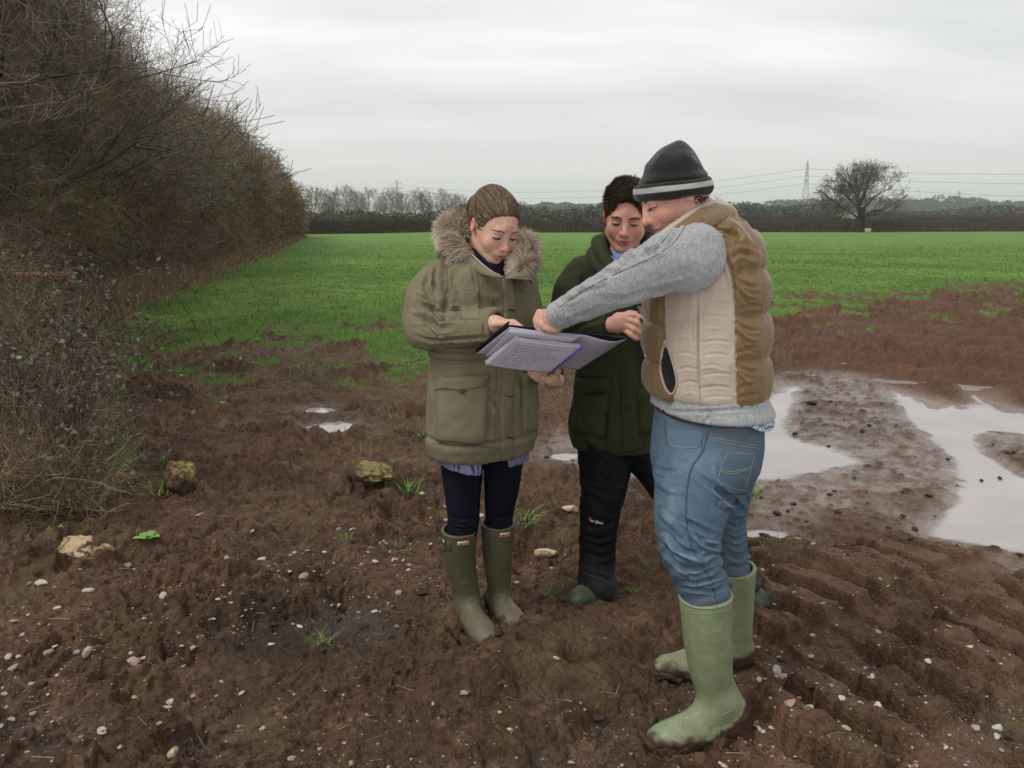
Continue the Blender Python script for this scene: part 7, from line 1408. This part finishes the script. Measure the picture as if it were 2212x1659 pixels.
# ------------------------------------------------------------------ the man in the dark green coat, and the things held
def back_man():
    H = .0036 if FULL else .0055
    e = empty('person', (G(1300, 1300)[0], 3.35, 0), 'dark haired man in a dark green coat and black trousers standing behind, holding a phone', 'person', 'people studying the folder')
    skin = (.56, .30, .225)
    V, F, C, T, R, parts, lV, lB = head('man', P(1352, 467, 3.33), math.radians(-9), math.radians(17), math.radians(-3), 1.06, skin, (.42, .17, .14), .0018 if FULL else .0025)
    Hn = .0017 if FULL else .0025
    rh = grip([[(*P(1352, 682, 3.02), .0125), (*P(1370, 681, 3.0), .0110), (*P(1381, 686, 2.99), .0098), (*P(1388, 692, 2.99), .0088)], [(*P(1356, 690, 3.01), .0125), (*P(1376, 697, 2.985), .0112), (*P(1388, 708, 2.98), .010), (*P(1394, 714, 2.985), .009)],
               [(*P(1354, 702, 3.01), .0125), (*P(1372, 712, 2.985), .0112), (*P(1384, 720, 2.98), .010), (*P(1391, 722, 2.985), .009)], [(*P(1350, 712, 3.015), .0120), (*P(1364, 723, 2.99), .0105), (*P(1375, 730, 2.985), .0095), (*P(1383, 730, 2.99), .0084)],
               [(*P(1344, 684, 3.03), .0135), (*P(1360, 678, 3.03), .012), (*P(1375, 679, 3.03), .0105), (*P(1386, 684, 3.03), .0095)]],
              [(P(1318, 702, 3.05), P(1340, 698, 3.03), .030, .030), (P(1338, 690, 3.03), P(1354, 686, 3.02), .027, .018), (P(1338, 704, 3.03), P(1352, 704, 3.015), .027, .018)], skin, Hn, redtip=.5)
    lh = grip([[(*P(1432, 702, 3.05), .012), (*P(1415, 694, 3.03), .011), (*P(1402, 690, 3.02), .0098), (*P(1394, 688, 3.02), .009)], [(*P(1434, 710, 3.05), .012), (*P(1416, 706, 3.03), .011), (*P(1404, 704, 3.02), .0098), (*P(1396, 702, 3.02), .009)], [(*P(1434, 718, 3.05), .012), (*P(1418, 716, 3.03), .0105), (*P(1408, 714, 3.02), .0095), (*P(1400, 712, 3.02), .0088)],
               [(*P(1434, 724, 3.05), .011), (*P(1422, 724, 3.03), .0095), (*P(1412, 722, 3.02), .0085), (*P(1406, 720, 3.02), .0078)], [(*P(1434, 700, 3.03), .0125), (*P(1424, 688, 3.02), .011), (*P(1414, 682, 3.01), .010), (*P(1404, 680, 3.01), .009)]], [(P(1450, 715, 3.08), P(1434, 710, 3.05), .027, .026)], skin, .003, nails=False)
    cb = coarse_body([[pr(1352, 540, 3.36, 34), pr(1330, 640, 3.43, 52), pr(1328, 780, 3.43, 50), pr(1330, 930, 3.43, 48)], [pr(1240, 610, 3.42, 30), pr(1225, 700, 3.30, 22), pr(1275, 705, 3.12, 16), pr(1320, 701, 3.05, 12)], [pr(1420, 610, 3.42, 26), pr(1445, 700, 3.25, 20), pr(1448, 714, 3.08, 12)],
                      [pr(1300, 960, 3.38, 36), pr(1292, 1120, 3.33, 26), pr(1292, 1240, 3.32, 16)], [pr(1380, 960, 3.40, 34), pr(1480, 1120, 3.34, 24), pr(1590, 1230, 3.27, 14)]])
    Vb, Fb, Cb = join([(V, F, C), rh, lh, (cb[0], cb[1], np.tile(skin, (len(cb[0]), 1)))]); mk('body', Vb, Fb, M_SKIN, e, col=Cb)
    for k, (v, f, c) in parts.items(): mk(k, v, f, M_HAIR, e, col=c)
    # short tousled hair
    h = .002 if FULL else .003; f = Field((-.11, -.15, -.10), (.11, .13, .16), h); f.ell((0, -.018, .036), (.0815, .104, .096)); f.ell((0, .02, .085), (.060, .065, .045), k=.03); f.ell((0, .108, -.044), (.088, .072, .130), k=.008, sub=True); f.cone((-.2, .045, -.115), (.2, .045, -.115), .105, .105, k=.008, sub=True); f.cone((-.2, -.1, -.13), (.2, -.1, -.13), .06, .06, k=.01, sub=True)
    for s in (-1, 1): f.ell((s*.085, -.006, -.012), (.02, .02, .032), k=.006, sub=True)
    Vh, Fh = f.mesh(); Vh = folds(Vh, Fh, (30, 30, 30), .006, 3); hr = mk('hair', T(Vh), Fh, M_HAIR, e, col=np.tile((.022, .014, .010), (len(Vh), 1)))
    rr = np.random.default_rng(8); n = 9000 if FULL else 4000; Nn = normals(Vh, Fh); k = rr.integers(0, len(Vh), n); b0 = Vh[k]; nn = Nn[k]; ok = (b0[:, 2] > -.03) & (nn[:, 2] > -.5); b0, nn = b0[ok], nn[ok]; n = len(b0)
    cl = np.stack([n3(b0, 38, 61+i)-.5 for i in range(3)], 1); top = sst(.02, .09, b0[:, 2])[:, None]; d = nn*.30+cl*1.1+np.array([.25, .55, .15])*top+np.array([0, -.1, -.6])*(1-top)+rr.normal(0, .18, (n, 3)); d /= np.linalg.norm(d, axis=1, keepdims=True); L = rr.uniform(.006, .018, n)[:, None]*(.45+.75*top); p1 = b0+d*L*.55; d2 = d+cl*.8+np.array([0, .2, -.3]); d2 /= np.linalg.norm(d2, axis=1, keepdims=True); p2 = p1+d2*L*.45
    cc = np.where(rr.uniform(0, 1, (n, 1)) < .30, np.array([[.095, .060, .040]]), np.array([[.036, .023, .016]])); v, f_, c = join([prisms(b0, p1, np.full(n, .0009), np.full(n, .0007), 3, cc), prisms(p1, p2, np.full(n, .0007), np.full(n, .0002), 3, cc)]); mk('strands', T(v), f_, M_HAIR, hr, col=c)
    # ---- coat
    DG = np.array((.031, .034, .016)); f = Field((-.02+.12, 2.95, .64), (.80, 3.75, 1.56), H)
    f.loft([st(545, 1300, 1404, 3.37, .80, -8), st(565, 1255, 1420, 3.39, .60, -8), st(590, 1228, 1440, 3.40, .52, -8), st(640, 1215, 1450, 3.41, .56, -8), st(720, 1225, 1440, 3.41, .62, -8), st(790, 1246, 1425, 3.41, .66, -8), st(850, 1240, 1425, 3.41, .70, -8), st(910, 1229, 1427, 3.41, .74, -8), st(950, 1230, 1425, 3.41, .76, -8), st(985, 1244, 1418, 3.41, .76, -8)], rd=.02)
    f.tube([pr(1262, 592, 3.40, 40), pr(1238, 630, 3.38, 42), pr(1228, 680, 3.31, 38), pr(1236, 708, 3.24, 34)], k=.05); f.tube([pr(1236, 706, 3.24, 34), pr(1262, 707, 3.16, 30), pr(1295, 703, 3.10, 28), pr(1318, 701, 3.06, 27)], k=.02)
    f.tube([pr(1415, 600, 3.40, 38), pr(1440, 660, 3.34, 36), pr(1455, 712, 3.22, 32), pr(1452, 716, 3.12, 28)], k=.05)
    d1 = P(1318, 701, 3.06)-P(1295, 703, 3.10); f.cutend(P(1322, 701, 3.055), d1, .06, .08); f.cone(P(1308, 702, 3.08), P(1330, 700, 3.04), .037, .038, k=.002, sub=True)
    f.cone(P(1352, 520, 3.32), P(1350, 560, 3.33), .07, .045, k=.01, sub=True); f.cone(P(1440, 1010, 3.1), P(1345, 1015, 3.3), .05, .02, k=.02, sub=True)
    V, F = f.mesh(); V = relax(V, F, 2, .5); V = folds(V, F, (8, 8, 5), .012, 71, 3, .8); V = folds(V, F, (24, 24, 13), .004, 73, 2, .8)
    cr = [([(1235, 720), (1262, 700), (1300, 690)], 5, -.008), ([(1245, 840), (1280, 850), (1320, 836)], 5, -.010), ([(1250, 815), (1285, 818), (1310, 812)], 4, -.006), ([(1232, 880), (1260, 930), (1300, 970)], 8, .008), ([(1300, 860), (1310, 910), (1305, 960)], 5, -.006), ([(1262, 600), (1255, 640), (1262, 680)], 6, -.009), ([(1240, 740), (1250, 770), (1270, 800)], 6, -.008), ([(1230, 660), (1250, 672), (1270, 690)], 5, -.007), ([(1345, 740), (1348, 840), (1356, 960)], 3, -.010), ([(1275, 575), (1300, 590), (1310, 620)], 5, -.005)]
    V = creases(V, F, cr); C = np.tile(DG, (len(V), 1))*(1+.35*(f3(V, 7, 4, 4)[:, None]-.5)); C = mixc(C, DG*1.7, sst(.55, .75, f3(V, 5, 3, 5))*.3); ct = mk('coat', V, F, M_COTTON, e, col=C); B = bvh(V, F)
    def piece(name, pv, pf, par=ct, col=DG*1.1, m=M_COTTON): return mk(name, pv, pf, m, par, col=np.array(col)*(1+.3*(f3(pv, 9, 3, 6)[:, None]-.5)))
    piece('storm_flap', *patch(B, [(1338, 600), (1366, 600), (1384, 970), (1344, 980)], 8, 60, .010, .2)); piece('pocket', *patch(B, [(1246, 850), (1318, 846), (1304, 948), (1240, 930)], 20, 22, .022, .14)); piece('pocket_flap', *patch(B, [(1250, 820), (1318, 815), (1320, 850), (1244, 858)], 20, 10, .028, .14)); piece('pocket', *patch(B, [(1372, 840), (1420, 835), (1420, 930), (1380, 940)], 12, 20, .020, .14))
    tr = np.linspace(0, 2*math.pi, 28); cc_ = P(1321, 701, 3.055); u = np.cross(d1, (0, 0, 1)); u /= np.linalg.norm(u); w_ = np.cross(d1, u); w_ /= np.linalg.norm(w_); piece('cuff_lining', *tubepath([cc_+(u*math.cos(a)+w_*math.sin(a))*.0385 for a in tr], .005, 8), ct, (.05, .018, .014))
    f = Field(P(1350, 540, 3.34)-.17, P(1350, 540, 3.34)+.17, .004)
    f.tube([pr(1335, 594, 3.245, 12), pr(1312, 570, 3.27, 15), pr(1298, 540, 3.32, 15), pr(1298, 522, 3.40, 17), pr(1350, 515, 3.48, 18), pr(1400, 515, 3.42, 16), pr(1408, 530, 3.34, 15), pr(1400, 558, 3.28, 15), pr(1380, 590, 3.24, 12)], k=.01); f.tube([pr(1338, 606, 3.25, 12), pr(1306, 585, 3.27, 15), pr(1288, 560, 3.34, 16), pr(1290, 545, 3.42, 18), pr(1350, 535, 3.50, 18), pr(1410, 545, 3.42, 16), pr(1412, 560, 3.34, 14), pr(1396, 585, 3.27, 13)], k=.02)
    v, ff = f.mesh(); v = folds(v, ff, (14, 14, 14), .006, 81); cl = piece('collar', v, ff); 
    f = Field(P(1352, 560, 3.34)-.12, P(1352, 560, 3.34)+.12, .003); f.tube([pr(1318, 556, 3.28, 5), pr(1332, 574, 3.262, 7), pr(1348, 584, 3.255, 7)], k=.006); f.tube([pr(1394, 528, 3.33, 7), pr(1388, 552, 3.28, 8), pr(1368, 578, 3.262, 8), pr(1352, 588, 3.255, 7)], k=.006); f.tube([pr(1352, 560, 3.34, 36), pr(1352, 600, 3.34, 36)], k=.01)
    v, ff = f.mesh(); piece('shirt_collar', v, ff, e, (.20, .27, .45))
    mk('seams', *seams(B, [[(1262, 578), (1250, 620), (1256, 680)], [(1238, 770), (1280, 775), (1335, 770)]], .001), mat('coat_seam', (.010, .012, .007)), ct); hs = [cast(B, x, y) for x, y in ((1352, 790), (1356, 880), (1348, 700))]; mk('press_stud', *join([tubepath([h_[0]+h_[1]*.008, h_[0]+h_[1]*.014], .006, 10) for h_ in hs])[:2], mat('stud_black', (.02, .02, .02), rough=.3), ct)
    # ---- black waterproof trousers
    BK = np.array((.0075, .0078, .009)); f = Field((.16, 2.95, .0), (1.12, 3.65, .86), H)
    f.tube([pr(1312, 940, 3.40, 66), pr(1308, 1000, 3.38, 56), pr(1304, 1060, 3.35, 48), pr(1294, 1120, 3.33, 41), pr(1290, 1200, 3.32, 38), pr(1290, 1260, 3.31, 41), pr(1290, 1282, 3.31, 43)], k=.03, n=30); f.tube([pr(1375, 940, 3.42, 62), pr(1420, 1010, 3.40, 48), pr(1475, 1090, 3.36, 42), pr(1535, 1170, 3.32, 38), pr(1590, 1240, 3.27, 38), pr(1604, 1266, 3.26, 40)], k=.02, n=30)
    f.cutend(P(1290, 1276, 3.31), (0, 0, -1), .16, .14); f.cutend(P(1602, 1262, 3.26), (.15, 0, -1), .16, .14); f.cone(P(1290, 1240, 3.31), P(1290, 1300, 3.31), .062, .064, k=.004, sub=True)
    V, F = f.mesh(); V = relax(V, F, 1, .5); V = folds(V, F, (12, 12, 22), .012, 91, 3, .8); V = creases(V, F, [([(1258, 1130), (1290, 1140), (1330, 1125)], 5, -.007), ([(1262, 1190), (1300, 1205), (1330, 1190)], 5, -.006), ([(1255, 1235), (1295, 1245), (1330, 1262)], 4, -.006), ([(1262, 1160), (1290, 1172), (1328, 1165)], 4, .006)])
    C = np.tile(BK, (len(V), 1))*(1+.6*(f3(V, 16, 3, 4)[:, None]-.5)); q = proj(V); C = mixc(C, (.085, .055, .042), sst(.45, .75, f3(V, 9, 3, 6))*sst(1180, 1285, q[:, 1])*.6+sst(1318, 1334, q[:, 0])*sst(1195, 1230, q[:, 1])*.75*sst(.35, .6, f3(V, 26, 3, 7))); C = mixc(C, (.03, .033, .04), sst(1195, 1275, q[:, 1])*.5)
    tr_ = mk('trousers', V, F, mat('waterproof_nylon', vcol=True, rough=.6, spec=.12, bump=.3, bscale=300, bdist=.001), e, col=C); B = bvh(V, F)
    lg = lettering(B, 'berghaus', 1276, 1120, 1303, 1126, 6.5, .0011, .0015); mk('lettering', *lg, mat('print_white', (.6, .6, .6)), tr_); pv, pf = patch(B, [(1272, 1117), (1277, 1118), (1277, 1126), (1272, 1125)], 5, 6, .0015, .3); mk('red_mark', pv, pf, mat('print_red', (.45, .03, .03)), tr_)
    gb = (.012, .040, .024); kw = dict(h=.004, foot_w=.052)
    b1, V1, F1 = boot_obj(e, 'boot', (P(1290, 1215, 3.31), P(1290, 1272, 3.31), (*gxy(1306, 1292)[:2], .012), (*gxy(1236, 1318)[:2], .008), .052, .050), gb, seed=22, mudtop=.035, light=(.014, .05, .03), kw=kw, lab='dark green rubber boot under the lettered trouser leg', mudamt=.9)
    b2, V2, F2 = boot_obj(e, 'boot', (P(1594, 1200, 3.28), P(1598, 1262, 3.27), (*gxy(1592, 1300)[:2], .008), (*gxy(1661, 1330)[:2], .012), .048, .048), gb, seed=26, mudtop=.03, light=(.02, .045, .03), kw=kw, lab='dark green rubber boot whose toe shows right of the jeans', mudamt=.8)
    # phone
    c = P(1396, 694, 3.0); f = Field(c-.09, c+.09, .0025); Rp = rotz(.5)@roty(.5)@rotx(.7); f.box(c, (.034, .068, .0045), Rp, .004); o = mk('phone', *f.mesh(), mat('black_glass', (.008, .008, .009), rough=.15), None, loc=c); tag(o, 'black phone in the hands of the man in the dark green coat', 'phone')

def folder():
    cvr = mat('frosted_plastic', (.47, .44, .54), rough=.4, spec=.4, noise=.04, nscale=20); blk = mat('black_card', (.010, .010, .012), rough=.5); pap = mat('paper', (.60, .57, .66), rough=.8, noise=.05, nscale=9)
    c0 = P(1190, 755, 2.75); e = empty('ring_folder', c0, 'open black folder with pale lilac sheets and a handwritten pad, held by the woman', 'folder')
    TL, TR, BR, BL = P(1100, 706, 2.62), P(1352, 733, 2.66), P(1248, 797, 2.90), P(1029, 764, 2.84)
    def sheet(tl, tr, br, bl, th, off=0.0, bow=None, nu=44, nv=26):
        us = np.linspace(0, 1, nu); vs = np.linspace(0, 1, nv); U, W = np.meshgrid(us, vs); S = ((tl*(1-U[..., None])+tr*U[..., None])*(1-W[..., None])+(bl*(1-U[..., None])+br*U[..., None])*W[..., None])
        n = np.cross(tr-tl, bl-tl); n /= np.linalg.norm(n)
        if n@(np.array([0, 0, CAM_H])-tl) < 0: n = -n
        S = S+n*off
        if bow is not None: S = S+n*bow(U, W)[..., None]
        A = S.reshape(-1, 3); Bk = A-n*th; idx = np.arange(nu*nv).reshape(nv, nu); m = nu*nv; F = [np.stack([idx[:-1, :-1], idx[1:, :-1], idx[1:, 1:], idx[:-1, 1:]], -1).reshape(-1, 4), m+np.stack([idx[:-1, :-1], idx[:-1, 1:], idx[1:, 1:], idx[1:, :-1]], -1).reshape(-1, 4)]
        ring = np.concatenate([idx[0, :], idx[1:, -1], idx[-1, -2::-1], idx[-2:0:-1, 0]]); k = np.roll(np.arange(len(ring)), -1); F.append(np.stack([ring, ring[k], ring[k]+m, ring+m], 1)); return np.concatenate([A, Bk]), np.concatenate(F)
    def sheet2(top, bot, th, nu=48, nv=22, sag=0.0):
        T_, B_ = smoothpath([P(*p) for p in top], nu), smoothpath([P(*p) for p in bot], nu); W = np.linspace(0, 1, nv)[:, None, None]; S = T_[None]*(1-W)+B_[None]*W
        n = np.cross(T_[-1]-T_[0], B_[0]-T_[0]); n /= np.linalg.norm(n); n = n if n@(np.array([0, 0, CAM_H])-T_[0]) > 0 else -n; S = S+n*(sag*np.sin(np.pi*W))
        A = S.reshape(-1, 3); Bk = A-n*th; idx = np.arange(nu*nv).reshape(nv, nu); m = nu*nv; F = [np.stack([idx[:-1, :-1], idx[1:, :-1], idx[1:, 1:], idx[:-1, 1:]], -1).reshape(-1, 4), m+np.stack([idx[:-1, :-1], idx[:-1, 1:], idx[1:, 1:], idx[1:, :-1]], -1).reshape(-1, 4)]
        ring = np.concatenate([idx[0, :], idx[1:, -1], idx[-1, -2::-1], idx[-2:0:-1, 0]]); k = np.roll(np.arange(len(ring)), -1); F.append(np.stack([ring, ring[k], ring[k]+m, ring+m], 1)); return np.concatenate([A, Bk]), np.concatenate(F)
    mk('black_cover', *sheet2([(1098, 703, 2.665), (1180, 712, 2.685), (1262, 721, 2.705), (1312, 725, 2.71), (1355, 730, 2.695)], [(1027, 760, 2.88), (1135, 778, 2.90), (1246, 793, 2.94)], .003), blk, e, smooth=False)
    mk('lilac_sheet', *sheet2([(1101, 707, 2.635), (1160, 715, 2.64), (1225, 721, 2.65), (1262, 724.5, 2.655), (1298, 734, 2.64), (1328, 738.5, 2.65), (1354, 732, 2.68)], [(1030, 764, 2.85), (1140, 782, 2.88), (1249, 799, 2.91)], .0015), cvr, e)
    for i in range(5): mk('loose_page', *sheet2([(1104-1.5*i, 709.5+1.7*i, 2.628-.003*i), (1180, 717+1.7*i, 2.63-.003*i), (1256-3*i, 724.5+1.7*i, 2.642-.003*i)], [(1048, 770, 2.84), (1120, 781, 2.845), (1192, 790, 2.87)], .0005), pap, e)
    ptl, ptr, pbr, pbl = P(1113, 725, 2.64), P(1256, 741, 2.655), P(1188, 797, 2.845), P(1049, 781, 2.82)
    pad = mk('notepad', *sheet(ptl, ptr, pbr, pbl, .0012, .013, lambda U, W: .004*np.sin(U*3)), pap, e)
    for i in range(4): mk('pad_leaf', *sheet(ptl, ptr-(ptr-ptl)*.01*i, pbr, pbl-(pbr-pbl)*(.006*i), .0008, .010-.0028*i, lambda U, W: .004*np.sin(U*3)+.0008*i*np.sin(U*9)), pap, pad)
    # handwriting: wavering pen strokes in lines
    rr = np.random.default_rng(11); n = np.cross(ptr-ptl, pbl-ptl); n /= np.linalg.norm(n); n = n if n@(np.array([0, 0, CAM_H])-ptl) > 0 else -n; S = []
    for li in range(9):
        v = .16+.085*li; u = .10+rr.uniform(0, .05); end = rr.uniform(.62, .9)-.02*li
        while u < end:
            wl = rr.uniform(.03, .09); prev = None
            for t in np.arange(0, wl, .0055):
                uu = u+t; vv = v+rr.uniform(-.022, .022); p = (ptl*(1-uu)+ptr*uu)*(1-vv)+(pbl*(1-uu)+pbr*uu)*vv+n*(.0138+.004*math.sin(uu*3))
                if prev is not None: S.append((*prev, *p, .00042, .00042, 0))
                prev = p
            u += wl+.016
    v, f_, _ = segs_mesh(np.array(S), (0, 0, 0), 3, 0, 0); mk('handwriting', v, f_, mat('pen_ink', (.27, .255, .31), rough=.8), pad)
    # blue binding along the right edge of the pad and its coil end
    q0, q1 = ptr+n*.016, pbr+n*.018; mk('blue_binding', *tubepath([q0, q0*.5+q1*.5, q1+(q1-q0)*.06], .0036, 8), mat('blue_plastic', (.09, .09, .42), rough=.3, coat=.3), pad)
    co = [tubepath([q0+(ptr-ptl)/np.linalg.norm(ptr-ptl)*0+np.array([0, 0, 0])+(q1-q0)*t+(n*math.cos(a)+np.array([.6, 0, .8])*math.sin(a))*.0062 for a in np.linspace(0, 2*math.pi, 14)], .001, 5) for t in (.0, .03, .06)]; mk('coil', *join(co)[:2], mat('blue_wire', (.12, .14, .40), rough=.25), pad)
    mk('sheet_edge', *tubepath(smoothpath([P(1098, 703, 2.64), P(1063, 733, 2.75), P(1029, 762, 2.855)], 12)-n*.010, .0045, 6), blk, e)
back_man(); folder(); log('back man, folder')
